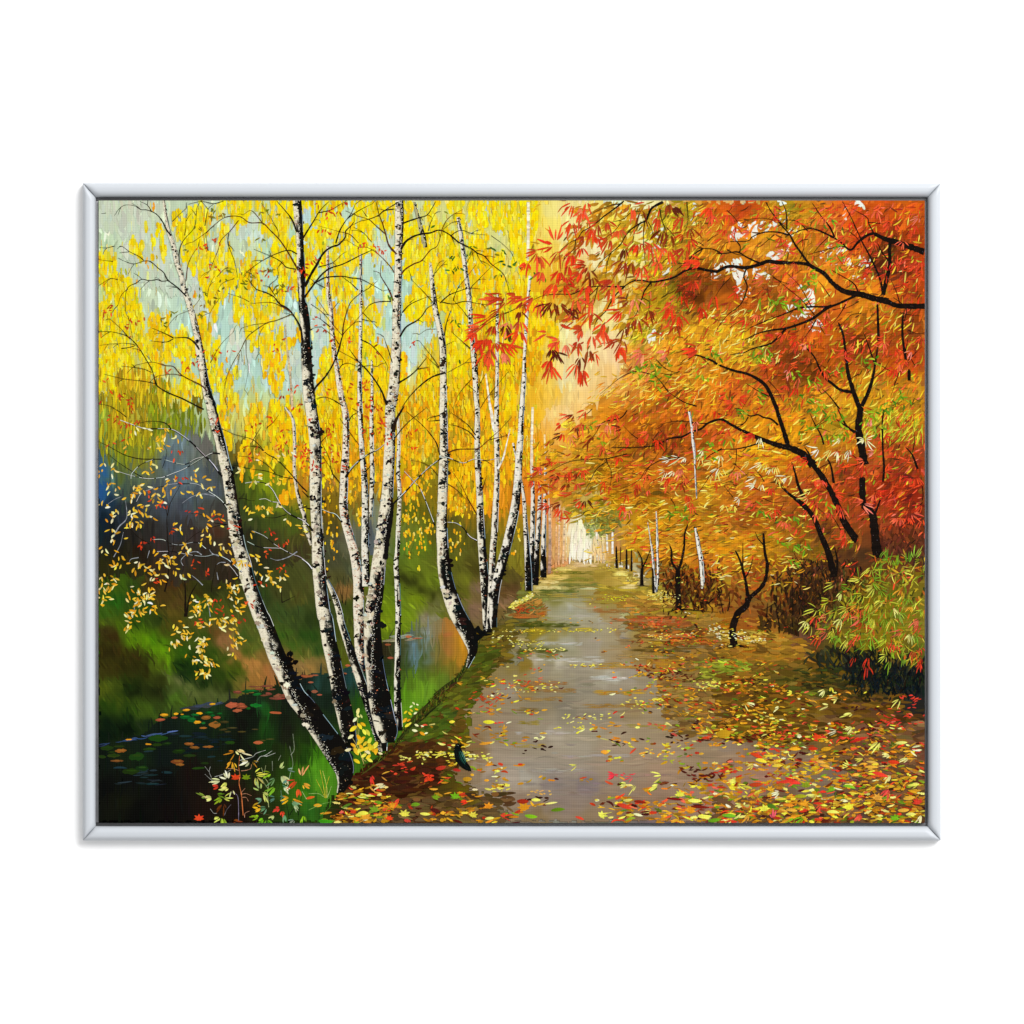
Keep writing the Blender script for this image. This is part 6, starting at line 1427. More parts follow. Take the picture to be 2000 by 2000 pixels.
scrub = new_layer('painted_dark_scrub', 'tangle of dark twigs at the foot of the right-hand wood')
patch(scrub, 'B3', [1390, 1470, 1700, 1480, 1932, 1500, 1932, 1860, 1560, 1870, 1500, 1720, 1400, 1680], '8a4a16', '44260e', 190, 13, 4.5, 70, 40, 0.2, 14)
patch(scrub, 'B4', [0, 1480, 240, 1560, 420, 1600, 640, 1380, 1000, 1400, 1060, 1560, 900, 1800, 860, 1932, 0, 1932], '9a5a1c', '6a3412', 240, 14, 5, 80, 40, 0.2, 16)
patch(scrub, 'B4', [640, 1420, 1000, 1440, 1400, 1440, 1250, 1540, 1000, 1650, 880, 1932, 500, 1932], '4a2c16', '2c1c0e', 240, 15, 4.5, 85, 30, 0.22, 22)
patch(scrub, 'B4', [1480, 1120, 1910, 1100, 1910, 1400, 1520, 1400], '7a3418', '4a2a1c', 150, 18, 6, 80, 40, 0.2, 10)
patch(scrub, 'C4', [400, 0, 850, 0, 900, 80, 780, 170, 430, 110], '4a3014', '32240e', 80, 16, 6, 80, 30, 0.2, 8)
patch(scrub, 'C4', [1080, 340, 1300, 330, 1905, 440, 1905, 720, 1600, 700, 1340, 600, 1150, 500], '1c1e18', '0c1418', 230, 14, 4, 85, 22, 0.25, 18)
for it in ('B3 8 1620 1385 1700 1362 1810 1345;B3 7 1660 1420 1730 1375;B3 14 1700 1780 1790 1810 1870 1750;B3 10 1620 1700 1660 1800 1720 1850;B3 10 1750 1720 1800 1800 1850 1860;B3 16 1740 1800 1800 1790;B4 9 690 1560 700 1750 700 1932;B4 9 780 1440 770 1700 760 1932;B4 12 470 1800 460 1932;B4 9 430 1870 540 1800;B4 8 710 1340 740 1400 790 1460'
           ';B4 8 650 1520 700 1600;B4 9 900 1420 960 1500 1000 1590;B4 12 110 1690 120 1800 100 1880;B4 10 10 1700 40 1800 60 1900;B4 7 770 1240 770 1320;C4 14 450 10 470 60 440 110;C4 12 560 0 580 130;C4 12 690 0 700 120;C4 12 760 0 750 70;C4 12 1130 480 1250 420 1310 400;C4 14 1090 310 1230 350;C4 12 1390 320 1440 370;B4 8 1740 1300 1830 1220;B4 9 1000 1500 1020 1600;B4 7 620 880 540 1050;B4 7 40 690 150 830').split(';'):
    p = it.split()
    v = [float(q) for q in p[2:]]
    branch(scrub, [T(p[0], v[i], v[i + 1]) for i in range(0, len(v), 2)], float(p[1]) / Q, C('1a120c'), taper=0.4)
for _ in range(420):
    x, y = T('B4', random.uniform(700, 1350), random.uniform(1380, 1900))
    if random.random() > 0.75 - abs(x - 1590) / 260:
        continue
    leaf(scrub, x, y, random.gauss(1.57, 0.5), random.uniform(6, 16), random.uniform(1.5, 4), jit(pick('2a1a10:3 3c2414:2 4a3014:2 1c1410:2 5a3a18:1 3a3a14:1'), 0.12, 0.012))
for _ in range(260):
    x, y = T('B3', random.uniform(1380, 1932), random.gauss(1640, 110))
    leaf(scrub, x, y, random.gauss(1.57, 0.6), random.uniform(5, 13), random.uniform(1.5, 4), jit(pick('3a2010:3 4a2c14:2 5a2c10:2 241610:2 6a4a1c:1 7a3010:1'), 0.12, 0.012))
for _ in range(240):
    x, y = T('C4', random.uniform(1300, 1905), random.gauss(560, 90))
    leaf(scrub, x, y, random.gauss(1.6, 0.4), random.uniform(6, 15), random.uniform(1.5, 4), jit(pick('0c1418:3 141c1c:2 1c2614:2 22180c:2 0a0c10:2'), 0.1, 0.01))

pale = new_layer('painted_pale_spray', 'cream, yellow and lime finger leaves catching the light')
for t_, n, xr, yr, pal, am, l0, l1, wd in (('B4', 110, (0, 1000), (0, 1000), 'f0c42c:3 f6e060:2 e8a81c:4', 2.7, 10, 24, 3.2), ('B4', 150, (0, 900), (900, 1650), 'e8c43a:4 f4dc6a:2 d8a01c:3 f8e89a:1', 2.95, 6, 18, 2.6), ('B3', 240, (700, 1932), (520, 1400), 'f0bc30:4 f4d050:3 e8a01c:3 f8e078:1', 2.9, 7, 20, 2.6),
                                            ('A4', 90, (0, 600), (900, 1500), 'f0d040:4 f8e478:3 e8bc28:2', 2.3, 9, 22, 2.6), ('A3', 110, (1100, 1932), (1000, 1800), 'f0d040:4 f8e478:3 e8bc28:2', 2.3, 8, 20, 2.2), ('A4', 100, (600, 1900), (20, 1000), 'f0c838:4 f4dc58:2 e0a020:3', 2.0, 9, 22, 2.8), ('A4', 110, (1000, 1900), (1000, 1930), 'e8c030:4 f4dc50:2 d8b828:3', 2.1, 9, 22, 2.8),
                                            ('B4', 130, (1350, 1900), (0, 260), 'd8c430:4 e8d83c:3 a8b428:3', 2.0, 10, 22, 2.6), ('A3', 90, (1400, 1932), (100, 560), 'f0c838:4 f0a030:2', 2.1, 8, 20, 2.4), ('A3', 160, (700, 1932), (1560, 1930), 'f0b428:4 f4d050:3 e8901c:3', 2.6, 8, 20, 2.6)):
    for _ in range(n):
        x, y = T(t_, random.uniform(*xr), random.uniform(*yr))
        leaf(pale, x, y, random.gauss(am, 0.35), random.uniform(l0, l1), wd * random.uniform(0.5, 1.2), jit(pick(pal), 0.07, 0.02), curve=random.gauss(0.2, 0.5))
tree('long arching bough reaching left from the right edge across the top', '''
A4 24 0.62 1140 820 1250 862 1300 865 1450 905 1580 930 1650 970 1780 980 1915 980
A4 0 1 0 0 0 0
A4 50 0.5 600 580 700 580 830 592 900 630 990 680 1060 760 1140 825 1200 850 1300 866
A4 62 0.75 1250 862 1330 872 1450 908 1580 935
A4 50 0.9 1560 930 1650 972 1780 980 1915 980
A4 36 0.75 -10 672 60 630 130 612 270 625 400 592 470 566 540 575 620 582
A3 26 0.35 1030 800 1100 755 1180 740 1280 756 1400 740 1500 710 1600 650 1700 630 1800 650 1890 662
A3 13 0.3 180 930 280 885 400 870 550 870 600 850 700 810 800 795 950 800 1040 798
A3 15 0.25 1100 1110 1150 1040 1200 900 1220 840 1280 760
A3 15 0.25 740 1240 780 1110 860 1030 900 960 960 870 1035 800
A3 9 0.3 740 990 760 930 790 800
A3 8 0.3 440 1210 560 1050 650 950 785 812
A3 7 0.3 1200 1150 1270 960 1200 900
A4 24 0.25 300 1180 440 1120 600 1060 750 1000 870 985 1050 980 1200 920 1300 870
A4 30 0.3 280 1280 380 1230 500 1200 650 1180 850 1110 930 1060 1010 1000 1060 975
A4 22 0.2 120 1425 240 1410 330 1370 480 1330 550 1280 635 1188
A4 9 0.3 490 680 660 820 780 920 900 1060
A4 9 0.3 650 680 760 790 870 980
A4 9 0.3 930 740 980 800 1040 890
A4 12 0.3 1060 650 1150 700 1260 770 1300 840
A4 11 0.3 1060 1150 1130 1060 1190 960
A4 10 0.3 780 1310 870 1180 915 1105
A4 40 0.7 1600 380 1590 450 1592 600 1560 750 1532 875
A4 20 0.3 1160 20 1230 150 1290 280 1340 390 1400 500 1430 560 1500 720 1530 860
A4 14 0.4 0 1190 100 1060 180 1000 240 930 280 800 250 710 275 630
A4 18 0.4 0 496 90 492 190 480 280 530 400 582 470 570
A4 8 0.4 130 350 210 410 215 480
A4 10 0.4 1000 1240 960 1180 940 1120
''')
tree('bough entering at the upper right edge with twigs forking against white sky', '''
A4 64 0.5 1440 308 1550 360 1640 385 1780 432 1915 482
A4 28 0.5 1080 350 1140 390 1230 462 1300 392 1380 330 1450 308
A4 18 0.4 680 325 750 290 820 270 900 270 1000 310 1080 350
A4 17 0.3 880 30 960 150 1040 250 1085 345
A4 11 0.3 1240 80 1380 160 1400 220 1445 305
A4 24 0.25 450 15 490 90 540 160 600 240 670 320 720 410 770 480 850 590 910 640
A4 14 0.4 600 15 640 120 645 275
A4 15 0.25 0 492 30 470 100 390 280 380 330 340 430 300 560 298 665 325
A4 9 0.3 370 450 450 390 530 320
A4 8 0.3 150 200 390 170 530 185 640 185 740 200 840 290
A4 11 0.3 820 510 970 470 1140 430 1225 458
A4 14 0.5 1480 400 1520 480 1580 560
A4 9 0.3 1580 230 1440 210 1390 210
''')
tree('bough dropping from the top edge with drooping red leaf sprays', '''
A3 14 0.25 740 680 820 570 910 490 1000 410 1040 340 1100 270 1200 205
A3 26 0.6 1190 212 1235 190 1255 140 1290 75 1390 20
A3 9 0.3 860 720 880 570 910 492
A3 15 0.3 450 460 540 390 600 360 650 290 690 270 780 210 850 150 960 70 1030 12
A3 9 0.3 460 640 480 550 570 450 585 372
A3 9 0.3 700 145 880 60 1000 35
A3 8 0.3 830 265 910 210 1020 180 1090 120
A3 7 0.3 790 390 930 300 1000 215
A3 9 0.3 1580 320 1620 200 1610 20
A3 10 0.3 1370 550 1420 400 1420 290 1380 190 1360 80
A3 9 0.3 1230 600 1215 450 1210 320 1222 200
A3 7 0.3 1300 400 1290 280 1250 200
A3 13 0.4 1500 655 1620 560 1690 490 1760 450
A3 12 0.4 1700 445 1850 455 1932 500
A3 7 0.3 1110 400 1130 300 1180 220
A3 7 0.3 590 640 580 500 590 460
A3 7 0.3 1510 480 1500 350 1420 250
''')
tree('arching maple whose long limb sweeps left over the avenue', '''
B4 66 0.7 880 520 970 640 1050 775 1100 880 1170 1050 1280 1215
B4 78 0.6 590 362 660 372 720 395 800 440 890 535
B4 50 0.5 230 212 350 270 480 322 600 362
B3 26 0.25 1100 372 1280 360 1370 330 1450 290 1560 275 1650 230 1740 200 1800 150 1880 120 1940 116 2015 160 2115 215
B3 9 0.3 170 660 350 590 460 530 560 495 720 480 870 475 940 460 1060 430
B3 11 0.4 920 370 1100 375
B3 9 0.3 650 800 720 680 780 570 875 500
B3 8 0.3 905 730 915 600 880 520 870 478
B3 11 0.3 690 360 770 240 840 140 1000 100 1060 30
B3 8 0.3 590 100 690 60 740 15
B3 10 0.25 1020 745 1100 710 1180 660 1230 580 1290 530 1380 485 1490 472 1550 465
B3 9 0.3 1310 200 1400 150 1550 130 1750 150 1815 145
B3 9 0.3 1710 800 1850 600 1932 540
B3 11 0.3 1690 580 1800 460 1932 380
B3 8 0.3 1540 370 1560 280
B3 7 0.3 1210 740 1220 640
B4 44 0.75 545 -10 570 80 610 200 660 360
A4 40 0.4 15 1520 150 1570 300 1610 430 1690 490 1780 545 1905 560 1932
A4 12 0.3 270 1690 380 1760 480 1810
A3 20 0.3 1580 1420 1720 1435 1840 1480 1890 1515
B4 18 0.35 160 10 220 20 300 80 380 70 430 95 500 110 565 165
B4 11 0.3 170 165 250 150 290 90
B4 17 0.3 0 410 60 390 180 385 300 360 390 330 450 310
B4 9 0.3 160 570 180 480 180 390
B4 9 0.3 0 640 120 610 170 550
A3 12 0.3 1440 1770 1530 1830 1600 1870 1700 1900
A3 10 0.3 1290 1610 1350 1650 1440 1770
A3 9 0.3 810 1790 980 1650 1070 1600 1160 1580 1290 1610
B4 24 0.5 1000 450 1050 540 1078 700
B4 17 0.3 860 60 890 130 960 260 985 345
B4 20 0.4 810 370 850 430 870 480
''')
tree('black maple trunk leaning left beneath the arching limb', '''
B4 62 0.62 830 930 900 1030 960 1180 1030 1350 1082 1565
B4 50 0.35 610 750 680 810 760 870 835 938
B4 10 0.3 500 690 560 705 615 755
B4 34 0.35 690 510 720 600 750 720 800 830
B4 22 0.5 1090 1310 1110 1420 1100 1550
B4 9 0.3 900 870 905 930 880 990
B4 9 0.3 1030 960 1100 1060 1150 1150
''')
tree('tall black trunk at the right that forks into two upright limbs', '''
B4 96 0.72 1450 1090 1465 1250 1485 1390
B4 84 0.7 1340 890 1430 985 1450 1110
B4 62 0.85 1340 640 1340 750 1345 900
B4 74 0.85 1302 200 1330 350 1362 530
B4 62 0.85 1325 -10 1318 60 1302 215
A4 46 0.35 1120 1130 1165 1250 1190 1450 1210 1600 1250 1740 1300 1880 1318 1930
A4 42 0.3 1480 1380 1460 1500 1440 1620 1400 1760 1335 1900
A4 16 0.3 1350 1220 1400 1350 1450 1500
A4 30 0.25 760 1330 830 1370 900 1450 950 1560 1000 1640 1060 1690 1140 1750 1245 1770
A4 16 0.3 970 1740 1040 1810 1130 1925
B4 26 0.3 1110 10 1150 90 1200 180 1275 232
B4 16 0.3 1100 110 1150 150 1210 185
B4 26 0.5 1510 840 1470 950 1440 1010
A4 9 0.3 1590 1480 1540 1560 1440 1650
B4 40 0.5 1250 1150 1280 1215 1260 1240
''')
tree('row of thin dark stems at the far right edge', '''
A4 26 0.8 1480 960 1485 1130 1490 1300
A4 26 0.7 1715 1060 1710 1250 1740 1470
A4 30 0.9 1770 1560 1772 1665
A4 10 0.3 1890 1350 1760 1480
B4 20 0.7 1540 20 1525 150 1530 400 1540 560 1530 690
B4 24 0.4 1740 370 1800 440 1850 570
A4 9 0.4 1600 1820 1660 1640 1690 1560
B4 9 0.4 1810 200 1820 320 1800 420
A4 12 0.3 1760 1280 1740 1400 1740 1470
B4 10 0.5 1880 640 1900 800 1890 860
''')
Lw = birch('pair of thin white birches beside the forked dark tree', 'B3 1328 960 10 1333 1100 13 1338 1300 20 1344 1500 22 1340 1620 22 1326 1705 24', [(0, 0.1), (1, 0.2)], light='f4efe2', shade='8c8478', marks=0.6)
trunk(Lw, 'B3 1250 1060 6 1285 1290 16 1298 1420 20 1310 1560 24 1322 1700 20', [(0, 0.1), (0.5, 0.2), (1, 0.4)], light='efe8da', shade='6a5a4a', marks=0.5)
branch(Lw, [T('B3', 1296, 1480), T('B3', 1300, 1600), T('B3', 1303, 1715)], 5.5, C('17120e'), taper=0.5)
birch('short white birch with a bent top in the right-hand wood', 'B3 1688 1110 20 1705 1200 32 1722 1300 40 1738 1400 36 1748 1520 36 1755 1670 28', [(0, 0.1), (0.5, 0.25), (1, 0.15)], light='f2ecdc', shade='5a4a44', marks=0.5, red=0.1)
birch('pale broken birch stem showing through the maple leaves', 'B3 1630 40 20 1655 180 24 1668 330 26 1680 450 16 1688 640 12 1700 840 10', [(0, 0.1), (0.6, 0.2), (1, 0.4)], light='f0ece2', shade='8a7a6a', marks=0.4)
for _ in range(70):
    x, y = random.uniform(1250, 1790), random.uniform(410, 1010)
    a_ = random.choice((-0.7, -1.1, -2.2, 2.8, 0.5)) + random.gauss(0, 0.35)
    l_ = random.uniform(18, 52)
    k1 = random.gauss(0, 0.25)
    branch(near_trunk((x, y))[1] if near_trunk((x, y))[0] < 12 else scrub, [(x + math.cos(a_ + k1) * l_, y + math.sin(a_ + k1) * l_), (x + math.cos(a_) * l_ * 0.5, y + math.sin(a_) * l_ * 0.5), (x, y)], random.uniform(1.2, 2.2), C('2a160c'), taper=0.35)
# leaves lying over the boughs
spray = new_layer('painted_maple_spray', 'drooping finger-leaved sprays in red, rust and dark brown')
RD = {'r': 'e8401a:4 f0522a:3 d83414:3 f47a54:1', 'd': '7a2a0c:3 5a1c0a:2 8e3c10:2', 'm': 'c8401a:3 a83412:3 e05028:2'}
SP = '''r 400 390 -1.6 5;r 380 420 3.1 4;m 240 470 2.6 6;m 235 500 1.3 6;r 140 570 1.8 5;r 270 650 1.7 6;m 430 470 1.9 4;r 550 490 1.8 5;r 640 60 1.6 5;r 640 110 1.6 6;r 560 30 2.2 3;r 690 20 1.5 3;r 550 190 1.9 6;r 740 250 1.7 7;m 790 210 1.8 3;m 660 330 2.2 4;r 640 430 1.7 4;r 780 330 1.2 5;m 880 190 1.4 3;m 900 350 2.3 6
m 985 270 1.6 4;r 1110 80 1.5 5;d 1190 90 1.5 3;d 1040 440 1.9 4;r 1160 400 2.0 7;r 1200 380 1.2 4;m 1040 550 2.0 6;d 1100 560 1.7 6;r 1190 600 1.6 6;r 1280 390 1.4 6;m 1350 150 1.8 4;d 1390 270 2.0 4;d 1450 310 1.5 5;d 1440 30 1.5 5;d 1480 60 0.9 4;m 1570 140 1.9 4;m 1390 440 1.7 3;r 1450 440 1.2 3;r 1350 570 1.8 5;m 1600 440 2.1 5
r 1830 60 1.9 5;r 1850 130 1.7 4;m 1640 250 1.3 3;m 1580 310 2.5 3;m 1640 350 1.2 3;r 440 650 1.7 7;r 520 600 1.5 4;r 690 580 2.9 5;m 700 610 2.6 4;r 640 660 2.2 5;d 710 640 1.4 5;d 740 700 1.5 3;r 680 780 1.5 5;r 400 760 2.0 5;m 930 730 2.6 6;r 950 760 1.5 4;m 900 800 2.1 4;r 1740 560 2.8 7;r 1670 740 1.8 6;m 50 870 2.6 4
m 110 900 2.9 6;m 100 930 1.6 6;m 200 890 2.4 5;r 260 930 1.5 5;d 380 930 1.7 4;d 430 950 1.2 4;d 70 1020 1.6 5;m 70 1110 1.6 7;r 75 1200 1.7 5;d 340 960 2.2 3;d 500 1010 0.4 4;d 580 980 1.6 3;r 720 920 1.6 4;r 730 1030 1.7 5;d 1080 920 2.8 3;r 1010 1010 2.4 6;r 1130 910 1.5 4;m 1160 1080 1.4 4;d 1260 1010 1.1 4;m 430 1130 0.2 3
m 650 1170 2.7 6;m 640 1190 1.9 5;r 440 1290 2.7 7;r 400 1310 1.9 7;m 330 1225 3.0 3;r 500 1320 1.3 5;r 840 1190 1.6 7;r 850 1130 2.0 3;m 950 1300 2.6 4;d 1040 1170 1.8 4;d 1090 1120 1.6 4;m 1020 1280 2.3 4;r 1000 1340 1.4 5;m 740 1240 1.6 4;r 760 1400 1.6 4;d 370 1370 1.6 6;d 400 1400 1.2 5;r 350 1470 1.8 7;r 360 1530 1.5 6;d 630 1440 1.7 5
m 600 1500 2.0 5;r 640 1560 1.4 7;d 710 1370 1.6 5;r 1430 1410 2.6 4;r 1210 1400 2.3 5;r 1720 1365 3.0 5;r 1480 950 2.4 5;r 1460 990 1.9 5;r 1530 1050 1.7 5;m 1520 1150 1.5 4;r 1740 980 1.4 5;r 1860 870 1.7 4;r 1560 870 1.6 3;d 1700 860 2.8 4;d 1600 800 2.6 4;r 1650 580 2.8 4;r 500 710 1.2 4;m 610 1300 2.0 4;r 480 780 1.0 4;m 590 900 1.3 4'''
branch(spray, [T('A2', 1660, 1170), T('A2', 1800, 1080), T('A2', 1932, 1020), T('A3', 180, 930)], 1.8, C('3a1a10'), taper=0.4)
SPA = '''m 1790 910 2.9 5;m 1880 930 3.1 5;m 1870 880 2.7 3;r 1720 1080 2.8 5;m 1660 1170 2.7 6;r 1610 1220 2.3 6;r 1640 1280 1.7 4;m 1770 1150 1.8 6;r 1720 1270 1.8 7;r 1680 1290 2.4 4;m 1730 1370 1.6 7;r 1690 1400 2.0 4;r 1720 1440 1.6 7;m 1780 1300 1.1 5;r 1830 1320 0.9 5;r 1860 1400 1.4 6;r 1910 1120 1.8 5;m 1840 1000 2.2 4;d 1870 1150 1.6 4;r 1900 1330 0.8 4'''
for it in SPA.split(';'):
    k_, x, y, a, n = it.split()
    X_, Y_ = T('A2', float(x), float(y))
    palmate(spray, X_, Y_, float(a), random.uniform(0.9, 1.5), int(n) + 1, random.uniform(22, 34), random.uniform(3.2, 5), pick(RD[k_]))
for it in SP.replace('\n', ';').split(';'):
    k_, x, y, a, n = it.split()
    X_, Y_ = T('A3', float(x), float(y))
    palmate(spray, X_, Y_, float(a), random.uniform(0.9, 1.5), int(n) + 1, random.uniform(21, 33), random.uniform(3.2, 5), pick(RD[k_]))
SPB = '''r 680 30 2.3 5;r 520 70 2.6 5;d 570 70 2.6 4;r 450 150 2.4 4;r 640 150 1.5 5;d 590 180 1.6 4;r 470 240 1.8 5;d 450 250 2.8 4;r 540 250 1.3 4;r 880 150 2.0 5;r 950 60 1.8 6;r 960 150 1.6 4;d 1010 190 2.9 4;d 740 260 2.0 4;d 700 320 2.1 4;r 850 220 1.8 3;r 1050 280 1.5 5;r 1260 230 2.5 7;r 1200 280 1.9 6;r 1340 290 1.5 5;r 1340 330 1.3 4;r 840 350 1.9 5;m 690 440 1.6 5;r 980 460 1.8 7;d 640 440 2.5 3
r 280 570 2.7 6;m 250 580 2.9 5;r 190 680 2.0 6;r 240 670 1.3 5;d 340 520 2.7 4;r 370 490 2.4 4;d 410 620 1.9 5;d 510 700 1.6 5;m 430 650 2.6 4;d 600 600 1.8 5;m 590 700 1.7 4;r 530 590 1.5 4;m 500 620 1.5 4;r 650 570 1.4 5;r 340 890 2.4 6;r 450 930 2.2 6;r 460 950 1.2 4;m 300 900 2.6 5;m 270 720 1.2 4;r 640 860 1.8 4;d 450 880 2.5 4;d 400 900 2.3 4;r 850 680 2.0 5;m 890 720 1.5 5;d 680 850 1.4 4
r 1250 620 1.6 6;r 1160 690 2.0 6;m 1150 730 1.5 5;r 1250 760 1.5 5;r 1060 790 2.2 5;r 1030 900 2.0 5;r 1070 940 1.5 4;r 1440 640 1.9 5;r 1430 700 1.7 4;r 1550 560 1.6 6;r 1600 640 1.6 6;m 1560 690 1.4 4;r 1620 800 1.5 6;r 1640 880 1.3 5;m 970 600 1.4 4;r 1690 130 1.6 4;r 1570 140 1.6 4;m 1490 310 1.5 4;m 1400 230 1.7 4;r 1880 30 1.8 5;r 1890 690 1.7 4'''
for it in SPB.replace('\n', ';').split(';'):
    k_, x, y, a, n = it.split()
    X_, Y_ = T('B3', float(x), float(y))
    palmate(spray, X_, Y_, float(a), random.uniform(1.0, 1.6), int(n), random.uniform(14, 22), random.uniform(2.2, 3.6), pick(RD[k_]))
SP4 = '''A4 r 110 130 1.9 5;A4 r 70 270 2.0 6;A4 r 120 300 1.3 5;A4 r 180 240 1.2 5;A4 r 310 290 2.8 6;A4 r 520 50 1.0 4;A4 m 500 160 0.3 4;A4 r 590 340 1.8 5;A4 r 600 410 0.1 5;A4 r 700 210 0.1 4;A4 r 630 490 2.9 6;A4 m 660 470 0.2 5;A4 r 720 570 1.7 4;A4 r 580 630 2.9 6;A4 r 440 730 3.0 7;A4 r 200 800 2.4 7;A4 r 180 850 1.9 5;A4 m 700 740 2.4 4;A4 r 980 150 1.9 4;A4 r 1230 200 1.6 6;A4 r 1180 340 2.4 5
A4 r 1170 600 -1.6 5;A4 r 1350 650 0.3 6;A4 r 1400 690 2.8 5;A4 r 1580 660 -1.6 5;A4 r 1670 620 -1.5 5;A4 r 1560 680 2.2 5;A4 r 1440 380 1.4 6;A4 r 1720 380 2.0 5;A4 r 1590 200 2.4 6;A4 r 1650 230 1.3 5;A4 r 1470 90 1.4 6;A4 r 1830 230 1.7 6;A4 r 1870 160 2.4 5;A4 r 1820 590 2.2 6;A4 r 1880 560 1.6 5;A4 r 1700 770 0.4 5;A4 r 380 1050 2.0 5;A4 r 270 1100 2.4 6;A4 r 1010 1030 1.6 6;A4 r 1050 1130 1.9 6;A4 r 990 1080 1.3 4
A4 r 530 1250 3.0 5;A4 r 610 1230 1.9 5;A4 r 720 1290 1.9 6;A4 r 740 1240 2.6 4;A4 r 860 1320 1.5 4;A4 r 1190 1380 2.4 5;A4 r 1210 1390 -0.3 4;A4 r 1160 1440 0.6 4;A4 r 1540 1290 2.8 6;A4 r 1540 1310 1.6 5;A4 r 1650 1370 1.2 4;A4 r 470 1520 2.9 6;A4 r 540 1470 2.5 5;A4 r 660 1560 1.9 4;A4 r 750 1630 1.8 4;A4 r 640 1700 1.9 5;A4 r 740 1730 1.7 5;A4 r 860 1710 2.2 6;A4 r 920 1690 1.3 4;A4 r 880 1800 1.5 4;A4 r 990 1560 1.4 4
A4 r 1080 1570 1.0 5;A4 r 1690 1510 1.9 6;A4 r 1730 1480 1.4 5;A4 r 1640 1540 2.2 5;A4 r 1890 1260 1.7 5;A4 r 1800 1390 2.2 5;A4 r 200 1830 0.3 7;A4 r 150 1860 2.8 6;A4 r 90 1790 3.0 4;A4 m 820 1320 2.0 4;A4 r 840 1450 1.6 3;B4 r 350 240 2.5 7;B4 r 290 270 2.1 6;B4 r 90 190 1.8 5;B4 r 780 460 2.7 5;B4 r 840 480 2.6 5;B4 r 700 510 1.9 4;B4 r 890 680 0.5 6;B4 r 960 660 1.7 5;B4 r 1000 680 2.2 3
B4 r 1080 790 0.1 7;B4 r 1120 890 1.7 6;B4 r 1150 930 1.4 5;B4 r 1130 960 1.9 5;B4 r 910 860 2.2 5;B4 r 850 850 2.8 5;B4 r 830 950 2.2 6;B4 r 910 980 1.8 5;B4 r 1050 970 1.9 4;B4 r 1340 530 2.1 6;B4 r 1360 540 1.6 5;B4 r 1360 490 2.8 4;B4 r 1360 860 2.9 6;B4 r 1340 900 0.5 5;B4 r 1460 780 0.4 8;B4 r 1450 800 1.9 6;B4 r 1550 590 0.0 5;B4 r 1410 190 -1.6 6;B4 r 1450 410 3.0 5;B4 r 1540 270 0.4 6;B4 r 1520 300 2.9 5;B4 r 1690 200 -1.5 5
B4 r 1780 640 2.2 5;B4 r 1830 640 1.5 6;B4 r 1890 560 1.1 4;B4 r 1890 900 2.4 6;B4 r 1800 980 0.6 5;B4 r 1780 1010 1.5 6;B4 r 1660 1020 2.3 7;B4 r 1690 1020 1.7 4;B4 r 1890 1030 2.0 4;B4 r 1910 1140 1.8 3;B4 r 1180 1140 2.3 5;B4 r 1190 1200 2.2 7;B4 r 620 1040 1.8 6;B4 r 650 1070 1.5 4;B4 r 740 1110 2.3 5;B4 r 510 950 1.7 6;B4 r 540 930 1.1 4;B4 r 330 880 2.7 6;B4 r 500 730 1.8 5;B4 r 160 590 1.7 5;B4 r 200 580 1.4 4'''
for it in SP4.replace('\n', ';').split(';'):
    t_, k_, x, y, a, n = it.split()
    X_, Y_ = T(t_, float(x), float(y))
    palmate(spray, X_, Y_, float(a), random.uniform(1.0, 1.7), int(n), random.uniform(14, 22), random.uniform(2, 3.4), pick('e04422:4 f0603c:3 d8341a:3 f4826a:1'))
for it in ('30 450 1.7 4;50 560 1.6 4;300 500 2.4 5;420 510 2.5 5;460 520 1.9 4;540 540 1.8 5;370 650 2.5 5;650 640 2.6 5;700 630 2.2 4;350 720 2.7 5;410 710 1.5 4;240 770 2.4 5;210 830 2.3 4;70 890 1.9 4;160 900 1.5 4;940 380 2.7 6;1050 390 2.2 5;1110 400 1.8 4;1160 420 1.7 3;1220 390 1.8 4;1140 290 2.5 5;960 460 2.2 4;400 280 1.6 5;860 770 2.7 3;840 830 2.6 4;1360 290 2.6 5;1370 300 1.0 4;1360 300 -0.6 3'
           ';10 600 1.4 3;500 560 2.1 4;560 640 1.6 4').split(';'):
    x, y, a, n = [float(q) for q in it.split()]
    palmate(pale, *T('B4', x, y), a, random.uniform(0.9, 1.4), int(n), random.uniform(15, 22), random.uniform(1.5, 2.4), pick('f8efb0:4 fbf6d4:2 f2e070:3 e8d050:2'))
for it in ('1450 480 2.9 4;1540 470 2.7 5;1600 460 2.3 4;1490 590 2.2 5;1420 590 2.4 4;1760 390 2.2 5;1740 440 2.0 4;1850 500 2.6 5;1900 560 2.3 4;1830 620 1.9 4;1920 440 1.9 4').split(';'):
    x, y, a, n = [float(q) for q in it.split()]
    palmate(pale, *T('B3', x, y), a, random.uniform(0.9, 1.4), int(n), random.uniform(15, 22), random.uniform(1.5, 2.4), pick('f8efb0:4 fbf6d4:2 f2e070:3'))
